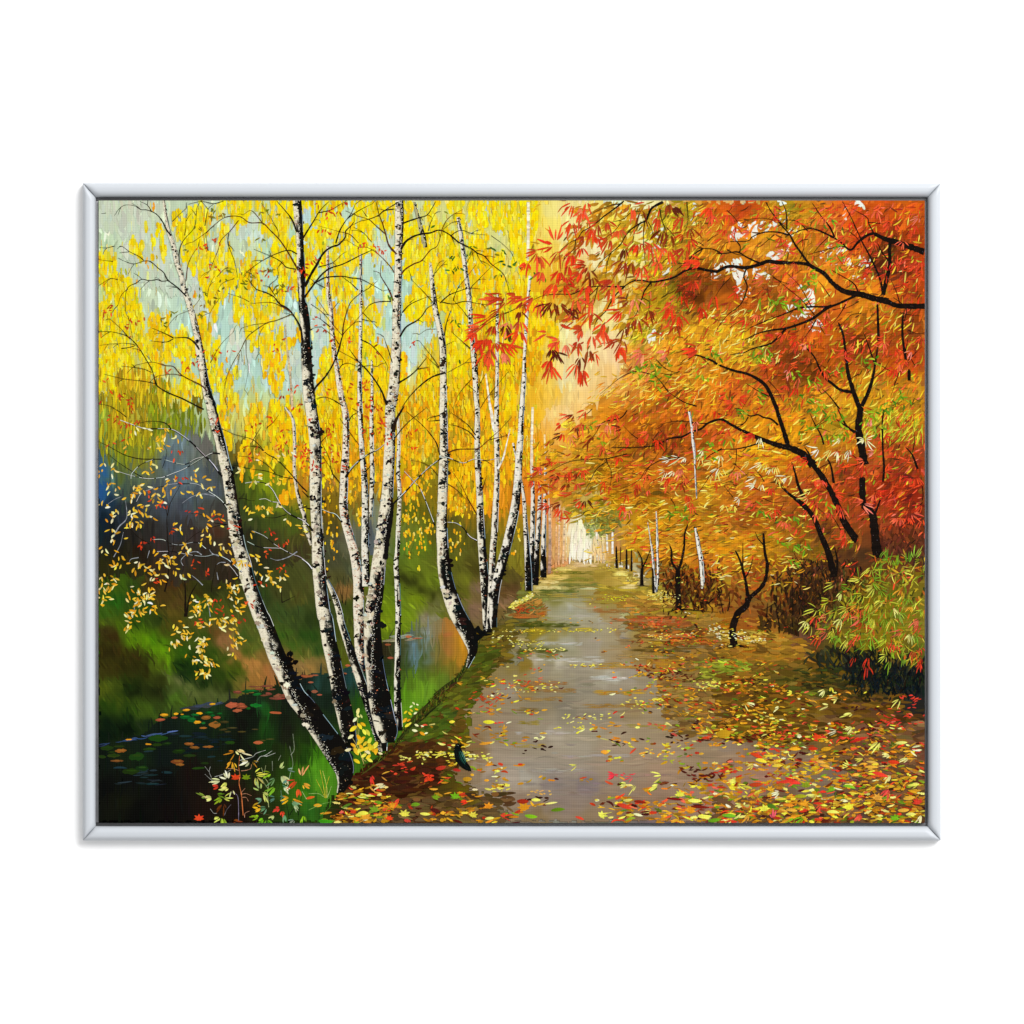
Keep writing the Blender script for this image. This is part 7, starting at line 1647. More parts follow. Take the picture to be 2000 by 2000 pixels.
for v in (('A4', 1090, 560, 50, 60, 10), ('A4', 880, 720, 50, 60, 12), ('A4', 1070, 400, 40, 20, 5), ('A4', 1030, 190, 40, 30, 5), ('A4', 430, 1400, 90, 50, 16), ('A4', 740, 950, 60, 40, 9), ('A4', 520, 920, 120, 50, 18), ('A4', 1400, 1500, 60, 50, 9), ('A4', 1100, 1540, 40, 40, 5), ('A4', 860, 1640, 60, 40, 8), ('A4', 700, 1590, 40, 30, 6), ('A4', 820, 1820, 80, 40, 10), ('A4', 920, 1890, 60, 60, 10),
          ('A4', 380, 1780, 60, 60, 8), ('A4', 1560, 1880, 60, 50, 10), ('A4', 1730, 1800, 60, 80, 10), ('B4', 1050, 100, 120, 60, 16), ('B4', 790, 190, 60, 60, 8), ('B4', 1080, 220, 120, 50, 14), ('B4', 1480, 200, 40, 60, 8), ('B4', 220, 30, 60, 40, 7), ('B4', 1400, 80, 60, 60, 10), ('B4', 110, 290, 40, 20, 4), ('B4', 1020, 880, 40, 40, 6), ('B4', 420, 960, 50, 40, 5), ('B4', 690, 980, 50, 60, 5),
          ('A3', 1380, 1540, 120, 60, 14), ('A3', 1100, 1560, 120, 60, 8), ('A3', 1850, 1400, 60, 50, 8), ('A3', 1760, 1570, 50, 60, 6), ('A3', 1320, 1680, 30, 40, 5), ('B3', 720, 180, 30, 30, 4), ('B3', 1810, 330, 40, 30, 5), ('B3', 1790, 420, 50, 40, 5), ('B3', 1500, 970, 80, 30, 7), ('B3', 1600, 980, 60, 30, 6), ('B3', 820, 300, 20, 20, 3), ('B4', 760, 1270, 90, 30, 10), ('B4', 680, 1420, 50, 20, 4), ('B4', 600, 1240, 60, 40, 5)):
    cluster(pale, *v, '6a9a1c:4 8aa81c:3 4a7a18:2 a8b82c:2', 8, 16, 2.4, 4.4)

tree('small S-curved dark tree standing alone on the leafy verge', '''
B4 62 0.9 293 1750 270 1830 200 1890 175 1940
C4 72 0.85 195 -5 165 60 145 150 155 250 160 300
B4 40 0.5 430 1160 435 1250 445 1350 465 1450 450 1580 400 1670 295 1760
B4 13 0.3 355 1150 380 1210 432 1270
B4 9 0.4 500 1408 470 1475
B4 32 0.5 170 1320 210 1400 240 1500 265 1600 288 1745
B4 14 0.35 330 1395 310 1480 265 1575
B4 12 0.35 240 1250 240 1350 240 1465
B4 7 0.4 110 1330 170 1345
C4 26 0.1 0 320 80 300 160 285
C4 24 0.1 290 305 220 290 170 270
C4 16 0.3 240 300 160 296 120 300
''', 'painted_sapling_tree')
tree('forked dark tree by the path, middle of the right row', '''
B3 52 0.85 1526 1490 1530 1700 1540 1875
B3 25 0.5 1450 1270 1470 1330 1470 1420 1522 1505
B3 25 0.5 1620 1080 1590 1170 1585 1290 1560 1420 1532 1505
B3 14 0.1 1430 1885 1490 1870 1545 1858
B3 13 0.1 1900 1890 1700 1872 1545 1858
''', 'painted_sapling_tree')
tree('small Y-shaped dark tree, farther along the right row', '''
B3 30 0.85 1200 1470 1195 1560 1197 1642
B3 16 0.5 1155 1318 1195 1400 1200 1480
B3 14 0.5 1275 1310 1245 1390 1205 1475
B3 9 0.1 1130 1648 1200 1640; B3 9 0.1 1260 1655 1200 1640
''', 'painted_sapling_tree')
for (lab, ln_) in (('thin dark trunk at the far end of the right row', 'B3 22 0.7 960 1280 962 1380 967 1482'), ('wispy dark trunk, fourth from the bright opening', 'B3 9 0.7 1000 1290 996 1455'),
                   ('dark straight trunk with a mossy foot in the right row', 'B3 20 0.7 1055 1305 1055 1495'), ('dark straight trunk just left of the Y-shaped tree', 'B3 16 0.7 1100 1310 1100 1512')):
    tree(lab, ln_, 'painted_sapling_tree')

# ------------------------------------------------------------------ bush at the right edge
bush = new_layer('painted_bush', 'low bush of lime, cream and red finger leaves at the right edge')
bpoly = [T('B4', *q) for q in ((1480, 1400), (1640, 1360), (1910, 1340), (1910, 1932), (900, 1932), (920, 1840), (1000, 1640), (1240, 1540), (1380, 1470))] 
for _ in range(620):
    x, y = random.uniform(1580, X1), random.uniform(1085, 1300)
    cx = (x - 1580) / 226
    if y < 1205 - 120 * min(1, cx * 1.6) or y > 1225 + 70 * cx or (y > 1230 + random.gauss(20, 30) and cx < 0.5):
        continue
    leaf(bush, x, y, random.gauss(1.9, 0.8), random.uniform(8, 18), random.uniform(2.5, 5), jit(pick('9a8a1c:3 7a6a14:3 6a7a18:2 b08a20:2 a85a1c:2 4a4a14:2 c8641c:1'), 0.13, 0.02), curve=random.gauss(0, 0.5))
for _ in range(330):
    x, y = random.uniform(1600, X1), random.uniform(1095, 1290)
    cx = (x - 1580) / 226
    if y < 1205 - 120 * min(1, cx * 1.6) or y > 1225 + 70 * cx:
        continue
    leaf(bush, x, y, random.gauss(2.0 if y > 1150 else -1.2, 0.7), random.uniform(10, 24), random.uniform(1.2, 2.4), jit(pick('8aa428:3 b8b434:3 6a8a1c:2 d8c850:2 a87820:2 5a5a14:2 b84a1c:1'), 0.12, 0.02), curve=random.gauss(0.2, 0.5))
for it in ('B4 1500 1400 -0.6 5 g;B4 1570 1430 -1.2 5 g;B4 1650 1470 -1.5 6 g;B4 1760 1440 -1.3 6 g;B4 1820 1400 -1.2 5 g;B4 1890 1490 -0.6 4 y;B4 1720 1510 0.5 5 y;B4 1420 1480 2.6 5 y;B4 1440 1500 0.2 4 y;B4 1320 1590 2.5 5 y;B4 1430 1600 0.6 5 g;B4 1080 1630 2.6 5 y;B4 1130 1640 0.6 4 g;B4 1150 1710 2.1 6 y;B4 1040 1780 2.9 5 y;B4 1450 1650 2.0 6 y;B4 1500 1680 1.4 4 g;B4 1350 1720 2.7 4 y;B4 1520 1780 2.3 6 y'
           ';B4 1420 1800 1.9 5 y;B4 1300 1810 2.8 5 o;B4 1200 1850 2.5 6 y;B4 920 1860 2.8 5 y;B4 1090 1870 2.2 5 y;B4 1320 1850 2.5 4 r;B4 1220 1880 2.3 5 r;B4 1000 1890 1.9 4 r;B4 1620 1840 1.1 6 y;B4 1900 1860 2.5 5 y;B4 1380 1860 1.9 5 g;B4 1600 1700 1.5 5 g;B4 1700 1680 2.0 5 o;B4 1760 1760 1.8 5 g;B4 1800 1830 2.2 5 o;B4 1680 1890 1.7 6 g'
           ';C4 830 60 2.2 6 y;C4 870 90 1.8 4 y;C4 920 20 1.9 4 r;C4 1150 30 2.0 6 y;C4 1020 150 2.6 5 r;C4 1080 150 1.9 7 y;C4 1060 180 1.4 5 g;C4 950 190 2.5 5 r;C4 1200 200 0.1 4 y;C4 1200 230 2.0 7 y;C4 1340 60 1.9 6 r;C4 1320 30 2.4 4 r;C4 1440 30 1.7 9 y;C4 1450 50 2.3 5 y;C4 1560 30 1.7 5 g;C4 1620 40 1.5 4 y;C4 1860 40 2.0 6 r;C4 1880 110 1.8 5 r;C4 1700 150 2.6 5 r'
           ';C4 1790 180 2.1 8 y;C4 1830 190 1.5 5 g;C4 1560 220 2.1 6 y;C4 1550 290 1.8 5 y;C4 1560 380 2.2 5 y;C4 1620 260 2.0 5 r;C4 1400 390 1.8 7 r;C4 1380 470 1.7 4 r;C4 1270 390 2.5 4 r;C4 1260 230 2.0 5 r;C4 1310 180 1.8 5 r;C4 1820 320 1.7 6 r;C4 1890 390 2.1 6 r;C4 1870 450 2.2 4 r;C4 1730 400 1.7 4 g;C4 1600 420 1.8 4 g;C4 1420 190 1.6 5 g;C4 1130 200 1.9 4 g;C4 1670 280 1.5 4 r;C4 1880 300 1.5 4 r').split(';'):
    t_, x, y, a, n, k_ = it.split()
    pal = {'g': '7aa024:4 5c8a1c:3 9ab83c:2', 'y': 'd4d048:4 e6e27c:2 b8bc30:4', 'r': 'e0452a:4 f0684c:2 c8341a:2', 'o': 'c8801c:3 e09a2c:2'}[k_]
    palmate(bush, *T(t_, float(x), float(y)), float(a) + random.gauss(0, 0.2), random.uniform(0.9, 1.5), int(n), random.uniform(15, 25), random.uniform(1.5, 2.5), pick(pal), curve=0.6)

# ------------------------------------------------------------------ fallen leaves
LD_ = digits('''
000001123321000000
000123334543100000
001333225665421000
002442245556432100
013543245567654210
024443334567765554
123421233456777666
334421234567877777
455433455677777777
''')
LDf = np.zeros((21, 28))
LDf[12:, 10:] = LD_
LDf[19, 7:10] = 4, 5, 5
LDf[20, 7:10] = 6, 7, 7
LDf[18, 8:10] = 1, 2
fallen = new_layer('painted_fallen_leaf', 'fallen yellow, ochre, red and green leaves strewn over path and verge')


def on_land(x, y):
    """to the right of the bank's edge"""
    e_ = np.interp(y, [1140, 1165, 1250, 1300, 1335, 1360, 1400, 1435, 1470, 1515, 1560, 1608], [1040, 1005, 945, 915, 880, 848, 815, 775, 735, 690, 660, 640])
    return x > e_


k_ = 0
while k_ < 2900:
    x, y = random.uniform(630, X1), Y0 + 735 + 481 * random.random() ** 0.9
    if not on_land(x, y):
        continue
    d = float(bilerp(LDf, x, y)) / 9
    nz = 0.6 * float(vnoise(x / 42 + 7, y / 13 + 3)) + 0.4 * float(vnoise(x / 15 + 37, y / 6 + 17))
    if nz > 0.08 + 0.8 * d or random.random() > 0.25 + d:
        continue
    k_ += 1
    sz = np.interp(y, [1120, 1250, 1400, 1608], [0.25, 0.42, 0.68, 1.0])
    r = random.random()
    warm = x > 1380 and y < 1460
    if r < 0.13:
        c = pick('f0e040:4 f4e878:3 e8d430:2 faf4b0:1')
    elif r < 0.52:
        c = pick('c89018:4 b47a14:3 a8701c:2 d8a024:2')
    elif r < 0.66:
        c = pick('e8941c:3 e8a82c:3 d87a18:2')
    elif r < 0.8:
        c = pick('d83c1c:4 e85030:2 b83418:2 f0684a:1')
    elif r < 0.9:
        c = pick('6a2410:3 4a180c:3 7a3a18:2')
    else:
        c = pick('7a9a1c:4 5c7a18:3 9ab024:1')
    c = jit(c, 0.1, 0.02)
    ln, wd = random.uniform(8, 19) * sz, random.uniform(3.5, 7.5) * sz
    rr = random.random()
    if rr < 0.55:
        dab(fallen, x, y, ln * 0.5, wd * 0.42, c, random.gauss(0, 0.22), 0.25)
    elif rr < 0.9:
        leaf(fallen, x, y, random.choice((0, math.pi)) + random.gauss(0, 0.3), ln * 1.25, wd * 0.8, c, curve=random.gauss(0, 0.8))
    else:
        for q in range(3):
            leaf(fallen, x, y, random.choice((0, math.pi)) + random.gauss(0, 0.5), ln * 1.1, wd * 0.55, jit(c, 0.08, 0.02), curve=random.gauss(0, 0.6), flat=0.7)
# drifts of small pale leaves
for (t_, cx, cy, rx, ry, n, pal) in (('C2', 1300, 1290, 250, 25, 60, 'f0e458:4 f8f0a0:2 e0d038:3'), ('C2', 1620, 1310, 130, 40, 30, 'f0e458:4 f8f0a0:2'), ('C2', 1840, 190, 100, 60, 24, 'f4eeaa:3 e8dc60:2'), ('C3', 500, 150, 500, 20, 60, 'f0e040:4 f6ec80:2 d8c02c:2'), ('C3', 150, 270, 160, 50, 34, 'e8dc50:3 f4eea0:2'), ('C3', 300, 325, 200, 10, 26, 'ece078:3'),
                                     ('C3', 700, 470, 160, 20, 20, 'f0e258:3'), ('C3', 1500, 190, 260, 40, 34, 'f4eca0:3 e8d850:3'), ('C3', 1870, 130, 60, 50, 26, 'faf4c8:3 f0e480:2'), ('C3', 1800, 640, 130, 70, 30, 'f0e858:4'), ('C3', 200, 680, 240, 50, 24, 'f0e458:4 f8f0a0:2'), ('C3', 680, 960, 220, 60, 22, 'f2ea80:3 ece040:3'), ('C3', 560, 1045, 200, 15, 12, 'ece040:3'),
                                     ('C3', 1200, 820, 200, 60, 22, 'f0e458:3'), ('C3', 270, 1130, 60, 25, 6, 'f4eea0:3'), ('C4', 130, 190, 130, 60, 40, 'faf4c8:4 f0e070:2'), ('C4', 330, 230, 120, 30, 24, 'f8f0b8:3 f0d060:2'), ('B3', 1400, 1740, 160, 40, 34, 'f6ee98:3 e8dc60:2'), ('B3', 950, 1760, 120, 40, 30, 'e8dc28:3 c8cc1c:2'), ('B3', 1010, 1540, 60, 30, 20, 'f4e88c:3'), ('B3', 1110, 1590, 60, 30, 16, 'f0e070:3'),
                                     ('B3', 900, 1480, 110, 16, 20, 'd8c040:3'), ('C4', 480, 1340, 130, 60, 14, 'f4e040:3 f0c038:2'), ('C2', 1000, 1330, 130, 40, 14, 'ece068:3'), ('C3', 1340, 1280, 160, 50, 16, 'f0e060:2 eca028:2'), ('C3', 280, 1640, 130, 40, 9, 'ecb858:3'), ('C2', 1800, 1590, 130, 50, 14, 'f0e058:3')):
    for _ in range(n):
        x, y = T(t_, cx + random.uniform(-1, 1) * rx, cy + random.gauss(0, ry * 0.5))
        sz = np.interp(y, [1120, 1250, 1400, 1608], [0.4, 0.55, 0.85, 1.1])
        dab(fallen, x, y, random.uniform(2, 5.5) * sz, random.uniform(0.8, 1.8) * sz, jit(pick(pal), 0.06, 0.02), random.gauss(0, 0.25), 0.25)
for (t_, cx, cy, rx, ry, n, pal) in (('C3', 1350, 90, 280, 60, 40, 'd8421c:3 c8601c:3 e0603c:1'), ('C3', 1600, 230, 200, 50, 26, 'd8421c:3 c85a1c:2'), ('C3', 1500, 560, 260, 60, 34, '4a160c:3 6a2410:2 5a2a14:2'), ('C3', 1200, 490, 180, 40, 16, '7a3412:3 d84a1c:2'), ('C3', 250, 1240, 130, 60, 10, '32140c:3'), ('C3', 1500, 1140, 160, 50, 12, '3a180c:3'), ('C3', 1750, 1480, 180, 80, 26, '4a180c:3 6a1c10:2'),
                                     ('C3', 950, 1180, 100, 80, 5, '3a1c0c:1'), ('C3', 300, 1700, 180, 30, 7, '3a140c:3'), ('C4', 330, 620, 140, 30, 9, '3c140c:3'), ('C4', 260, 1150, 170, 40, 14, '42160c:3'), ('C4', 1280, 860, 140, 40, 8, '3c1410:3'), ('C4', 1430, 1040, 110, 30, 8, '4a180c:3'), ('C4', 1650, 960, 220, 90, 40, 'e0402c:4 f06850:2 c8301c:2'), ('C4', 1100, 1140, 200, 60, 26, 'e0402c:4 d83818:2'),
                                     ('C4', 600, 1090, 160, 50, 16, 'e0482c:3'), ('C4', 1780, 780, 120, 40, 14, 'e0402c:3'), ('C3', 100, 640, 150, 60, 14, 'd8421c:3 b85a1c:2'), ('B3', 100, 1860, 110, 40, 30, 'c84a1c:4 a83c18:2'), ('C2', 1700, 760, 180, 80, 24, 'd8421c:3 b8501c:2'), ('C2', 900, 1420, 200, 60, 16, 'e04428:3 b83420:2'), ('C2', 1230, 1500, 130, 30, 9, 'f04828:3'), ('C4', 1400, 120, 120, 60, 6, 'e04428:3'), ('C3', 1000, 1480, 130, 30, 6, 'e84050:3'), ('C4', 100, 1430, 120, 30, 14, 'e04428:3 c83018:2')):
    for _ in range(n):
        x, y = T(t_, cx + random.gauss(0, rx * 0.5), cy + random.gauss(0, ry * 0.5))
        sz = np.interp(y, [1120, 1250, 1400, 1608], [0.45, 0.6, 0.85, 1.1])
        leaf(fallen, x, y, random.choice((0, math.pi)) + random.gauss(0, 0.3), random.uniform(6, 14) * sz, random.uniform(2, 4.5) * sz, jit(pick(pal), 0.08, 0.02), curve=random.gauss(0, 0.6))


def star(L, x, y, r, c, stem=None, flat=0.75, rot=0.0):
    """maple leaf with pointed lobes"""
    for a, l_ in ((-1.57, 1.0), (-0.75, 0.95), (-2.4, 0.95), (0.1, 0.8), (3.05, 0.8), (0.9, 0.5), (2.25, 0.5)):
        a += rot + random.gauss(0, 0.08)
        tip = (x + math.cos(a) * r * l_, y + math.sin(a) * r * l_ * flat)
        sp = np.linspace((x - math.cos(a) * r * 0.1, y - math.sin(a) * r * 0.1 * flat), tip, 5)
        stroke(L, sp, r * 0.2 * np.array((0.7, 1.15, 1.0, 0.55, 0.05)), jit(c, 0.06, 0.015))
    dab(L, x, y, r * 0.4, r * 0.32 * flat, jit(c, 0.04, 0.01))
    if stem is not None:
        branch(L, [(x + math.cos(stem) * r * 1.6, y + math.sin(stem) * r * 1.2), (x + math.cos(stem) * r * 0.8, y + math.sin(stem) * r * 0.7), (x, y)], 1.3, jit(c, 0.05, 0.01), taper=0.5)


for (t_, x, y, r, c, s_) in (('C3', 1545, 1660, 60, 'ecec4c', 2.8), ('C3', 825, 1850, 64, 'f4f05c', -0.4), ('C4', 440, 1790, 64, 'ecec4c', 3.2), ('C4', 1220, 1775, 72, 'f8ec40', -0.5), ('C4', 800, 1745, 64, 'eca024', 3.3), ('C4', 820, 1575, 62, '8a9a1c', -1.1), ('C4', 1480, 1690, 66, 'eca83c', 2.9), ('C2', 840, 1765, 62, 'f0a024', -2.5), ('C2', 665, 1800, 64, '7aa024', None),
                             ('C2', 590, 1870, 66, 'ecA430'.lower(), 2.4), ('C2', 1225, 1685, 52, '82a41c', None), ('C2', 1410, 1680, 62, '74b41c', None), ('C2', 1175, 1520, 44, 'f04418', None), ('C2', 1715, 1770, 60, 'e89420', None), ('C1', 935, 1880, 60, 'ec4c24', None), ('C1', 1275, 1505, 56, 'd8421c', None), ('C1', 1370, 1505, 52, '76900f', None), ('C2', 470, 1820, 42, 'd8421c', None), ('C2', 800, 1880, 48, 'ec4a1c', None),
                             ('C3', 1640, 1805, 70, 'f0981c', 3.3), ('C3', 120, 1780, 80, 'd8901c', None), ('C4', 140, 1600, 50, 'f4e438', None), ('C4', 490, 1610, 50, 'f0b428', -0.4), ('C4', 1060, 1612, 48, '7ab41c', None), ('C4', 1640, 1880, 60, '7ab41c', None), ('C2', 940, 1840, 66, 'f0e854', None), ('C2', 1570, 1850, 56, 'f0dc48', None), ('C4', 1850, 1730, 64, 'e0402c', None)):
    star(fallen, *T(t_, x, y), r / Q, C(c), s_, rot=random.gauss(0, 0.35))
for it in ('C3 1060 1560 2.8 4 f0ec70;C3 1140 1570 2.4 3 f0ec70;C3 1350 1570 2.7 4 e8e060;C3 950 1475 3.0 4 e83848;C3 1110 1490 2.8 3 e84050;C3 610 1385 2.8 3 f0ec60;C3 1380 1480 2.8 3 f0e460;C4 1000 690 2.4 4 f0ec90;C4 1050 660 1.4 2 f0e84c;C4 1130 770 3.0 2 f4e870;C4 1250 1030 2.6 6 f0ec8c;C4 1110 1070 2.9 4 f4eec0;C4 1500 1170 2.3 5 f0e868;C4 1690 780 2.2 4 ece46c;C4 680 1270 3.3 4 f4e45c;C4 1220 1400 3.6 4 f4e860'
           ';C4 1600 1470 2.2 3 f4e898;C4 340 1380 2.5 5 f4dc60;C4 580 1630 2.8 4 f4eec0;C4 920 1660 2.8 3 ece470;C4 1590 1600 2.2 5 f05040;C4 960 1750 2.2 4 f04c3c;C4 920 1790 0.2 3 e84830;C4 1340 1840 2.4 5 f05040;C4 300 1850 2.3 5 f0a83c;C4 520 1880 -1.6 5 f06070;C4 1890 1850 2.2 6 f0e0a0;C4 800 1860 2.4 5 7ab41c;C4 720 1880 2.6 4 8ac024;C4 1360 1320 2.9 4 f0e458;C4 1600 1300 3.0 4 f4ee90;C4 1770 1320 2.6 4 f4ee90;C4 1780 1240 0.3 3 f4f0b0'
           ';C4 580 850 2.6 3 f8eca0;C4 340 870 0.1 3 f0a828;C4 260 820 0.4 3 f4e890;C4 1040 840 3.0 3 ece480;C4 1250 910 2.7 3 e8e468;C4 700 720 3.1 3 f4e44c;C4 1380 1760 2.7 3 7a2010;C4 1860 1550 2.8 4 f0e868;C4 190 1530 2.9 4 f4ec60;C4 180 1560 0.3 3 f0e050;C2 640 1480 1.5 4 f03c30;C2 770 1560 2.7 3 f4ecb0;C2 1530 1720 2.8 4 f0361c;C2 1820 1850 0.1 5 f0402c;C2 900 1690 2.3 3 f04830;C2 720 1480 0.2 2 e8a83c;C2 610 1570 0.3 2 e89c3c').split(';'):
    t_, x, y, a, n, c = it.split()
    palmate(fallen, *T(t_, float(x), float(y)), float(a), random.uniform(0.6, 1.1), int(n), random.uniform(15, 23), random.uniform(2.2, 3.8), C(c))
# oval leaves in full view along the bottom
for it in ('C3 205 1710 40 15 f0e860;C3 340 1750 55 9 f4ec80;C3 1050 1710 40 13 f0e460;C3 1160 1720 55 14 9a2418;C3 1010 1740 65 20 e84028;C3 1660 1710 60 18 f4ec60;C3 1750 1855 60 18 f0e858;C3 155 1845 55 18 8ac41c;C3 400 1810 60 18 6a9a14;C3 1840 1900 55 18 6aa818;C3 610 1860 40 12 e8402c;C3 1470 1690 70 12 7a2010;C3 1700 1765 80 14 8a2414;C3 80 1720 50 22 9a3014;C3 840 1265 35 18 f0a834;C3 1000 1885 35 10 f4ec60;C3 900 1870 25 10 f4f07c'
           ';C4 1050 1825 55 15 ecec60;C4 1770 1845 45 14 f4ec80;C4 1680 1185 50 16 f4f07c;C4 1790 1580 50 12 ecec60;C4 1750 1695 50 18 f0b43c;C4 1700 1805 50 18 ecb03c;C4 670 1800 50 15 f0b438;C4 570 1710 50 12 f4dc4c;C4 90 1845 60 18 7ab824;C4 1200 1580 55 14 8ac424;C4 750 1680 55 18 a8ac1c;C4 980 1385 45 14 ecac38;C4 940 1345 40 14 e8ac3c;C4 1400 1405 60 14 ecb43c;C4 470 1300 60 10 f8e040;C4 390 1340 50 18 f8e83c;C4 540 1400 45 16 f8dc44;C4 510 1365 40 10 f4b438'
           ';C4 700 1240 50 16 e0a01c;C4 990 1250 45 20 dca01c;C4 1410 1355 50 12 ecb448;C4 1610 1355 50 18 d83c1c;C4 1480 1450 70 18 f04430;C4 660 1500 45 12 f43c28;C4 610 1540 55 14 f04430;C4 700 1550 50 14 f43c2c;C4 870 1235 40 18 d0381c;C4 1280 1185 80 14 d8301c;C4 340 1570 60 20 d84820;C4 40 1110 60 40 d0981c;C4 350 1275 55 18 e84c20;C4 1270 1480 30 14 f0b43c;C4 910 1130 40 18 f0501c;C4 490 1750 40 20 4a7a18;C4 640 1750 50 14 ec8c28;C4 600 1790 40 10 f4bc40'
           ';C2 545 1835 45 20 f4ec54;C2 1115 1830 45 14 f4ec60;C2 1710 1885 40 14 f4ec70;C2 1700 1600 30 10 f4ec60;C2 1690 1530 22 12 f0a428;C2 1560 1475 16 12 e8a428;C2 1505 1515 40 22 b88c1c;C2 1030 1755 38 18 6a9418;C2 690 1725 35 14 6aa024;C2 525 1705 40 16 d8a01c;C2 1210 1790 45 20 5a1810;C2 1260 1420 45 20 b8341c;C2 1410 1430 35 14 b8341c;C2 195 1890 65 22 3c9418;C2 130 1760 35 16 f0b428;C2 60 1700 40 12 e8702c;C2 1670 1195 60 12 f0a02c;C2 1700 990 50 18 f8ec30;C2 1370 990 25 14 f8d840').split(';'):
    t_, x, y, rx, ry, c = it.split()
    X_, Y_ = T(t_, float(x), float(y))
    leaf(fallen, X_ - float(rx) / Q * 1.0, Y_, random.gauss(0, 0.14), float(rx) * 2.1 / Q, float(ry) * 2 / Q, jit(C(c), 0.05, 0.015), curve=random.gauss(0, 0.25), k=7)

# ------------------------------------------------------------------ saplings and grass by the water, yellow shoots at the birch feet
sap = new_layer('painted_sapling', 'maple saplings with cream, green and orange leaves at the bottom left')
for it in ('7 c8703c 1310 1300 1302 1400 1312 1480 1305 1560 1325 1650 1335 1760 1342 1850;5 8a8098 1240 1640 1290 1670 1300 1780 1300 1910;5 b8bcb0 1550 1250 1460 1280 1430 1310 1310 1345;5 b8bcb0 1610 1255 1540 1300 1500 1310 1460 1365;4 b8bcb0 1640 1275 1560 1305 1530 1300;5 c89068 1420 1380 1410 1420 1370 1435 1325 1440;4 a8a8a0 1230 1430 1160 1470 1080 1495;4 a8a8a0 990 1470 1050 1525 1065 1535;4 a8a8a0 1040 1400 1030 1450 1050 1500'
           ';4 a8a8a0 990 1400 1030 1450;4 c08868 1200 1420 1250 1420 1310 1440;4 c08868 1420 1670 1370 1650 1330 1655;4 c08868 1390 1720 1370 1685 1335 1685;4 c08868 1360 1600 1325 1640;4 787078 1230 1750 1190 1800 1170 1850;4 b0b0a8 1040 1790 1070 1830 1100 1830;5 a8b078 1510 1410 1540 1500 1575 1560 1565 1650 1578 1775;4 a8b078 1550 1390 1535 1480;4 a8b078 1515 1520 1560 1590 1575 1600;4 98a088 1800 1100 1812 1240 1780 1295'
           ';4 98a088 1770 1210 1800 1370 1780 1450 1750 1580;3 98a088 1610 1350 1612 1440;3 98a088 1690 1295 1665 1345;3 78907c 1690 1620 1700 1740;6 141a10 1720 1640 1750 1780 1770 1910;6 141a10 1885 1740 1800 1800 1770 1850;6 141a10 1885 1640 1850 1850;4 5a4a30 1450 1780 1510 1830 1600 1850;4 c89070 1400 1810 1360 1830 1355 1870').split(';'):
    p = it.split()
    v = [float(q) for q in p[2:]]
    pts = [T('C1', v[i], v[i + 1]) for i in range(0, len(v), 2)]
    branch(sap, pts, float(p[0]) / Q * 1.25, C(p[1]), taper=0.5)
for it in ('1270 1250 0.3 4 f4d890;1270 1265 2.9 3 c8801c;1310 1270 0.6 3 f4e8b0;1240 1350 2.2 4 e8a024;1250 1360 1.4 3 eca828;1400 1350 2.7 4 f0ecb0;1430 1350 0.8 3 a87c28;1450 1470 -0.2 5 e8e458;1460 1490 1.2 3 e0dc6c;1140 1530 3.0 4 e8e8a8;1190 1540 2.2 5 e8e468;1200 1520 -2.2 4 e8e8b0;1120 1580 2.8 3 d8402c;1210 1600 2.9 4 e8e478;1240 1620 1.4 2 e8e8a8;1060 1690 3.3 5 dce480;1000 1685 -2.8 3 7a9a34;1100 1660 0.2 4 6a8a24;1150 1690 2.5 5 8aa824;1160 1690 0.0 3 d0d858'
           ';1160 1740 1.8 4 6a3414;1130 1870 2.7 6 dce46c;1150 1870 1.4 5 a8c434;1490 1860 2.9 6 8ab424;1530 1880 2.4 6 7ac41c;1560 1890 1.2 4 5a9a1c;1600 1465 2.7 5 8ab824;1680 1420 -1.1 5 b8c878;1690 1480 0.9 5 c8d490;1640 1500 2.4 4 6a9a5c;1640 1580 2.3 6 7ab428;1700 1560 -0.2 4 5a8a6c;1720 1590 0.8 5 c0cc9c;1520 1630 0.9 5 c8d068;1500 1620 -2.2 3 a8b864;1520 1700 3.0 5 6a9474;1640 1690 2.6 5 5a8a6c;1670 1680 0.0 3 4a7a5c;1770 1690 2.9 4 f0ac24;1790 1700 0.6 4 eca024'
           ';1780 1730 0.3 4 6a9a6c;1810 1750 0.9 4 a8b888;1680 1780 2.8 4 d8402c;1700 1810 1.5 3 e8482c;1630 1850 2.5 4 c8d080;1720 1840 1.4 4 6a9a6c;1840 1530 2.5 5 e8502c;1880 1490 -1.3 4 f0a868;1850 1600 1.4 5 ec5c2c;1890 1560 0.6 4 f0a830;1510 1780 2.9 3 f0ac28;1560 1780 2.6 4 5a8a5c;1900 1850 1.6 5 8ab424;1820 1890 2.6 4 8a9c84;1250 1900 0.1 3 8a4418;1420 1770 0 2 e8ac24;1740 1430 -0.1 3 7a9a84').split(';'):
    x, y, a, n, c = it.split()
    palmate(sap, *T('C1', float(x), float(y)), float(a), random.uniform(0.7, 1.3), int(n), random.uniform(13, 20), random.uniform(2.4, 4.2), C(c))
for it in ('4 e8c83c 165 1430 190 1550 215 1690;4 e8c83c 250 1490 220 1600 225 1690;3 d8b83c 130 1520 180 1620 210 1690;3 f0d870 190 1440 225 1580 230 1680;3 a8c070 60 1650 150 1650 200 1680;4 b8c478 270 1580 250 1640 230 1690;5 7aa04c 320 1720 200 1740 60 1800;6 4a8a24 270 1760 200 1830 160 1850;4 b8c888 0 1630 40 1700').split(';'):
    p = it.split()
    v = [float(q) for q in p[2:]]
    branch(sap, [T('C2', v[i], v[i + 1]) for i in range(0, len(v), 2)], float(p[0]) / Q * 1.2, C(p[1]), taper=0.3)
shoot = new_layer('painted_yellow_shoot', 'yellow-leaved shoots springing up beside the black birch feet')
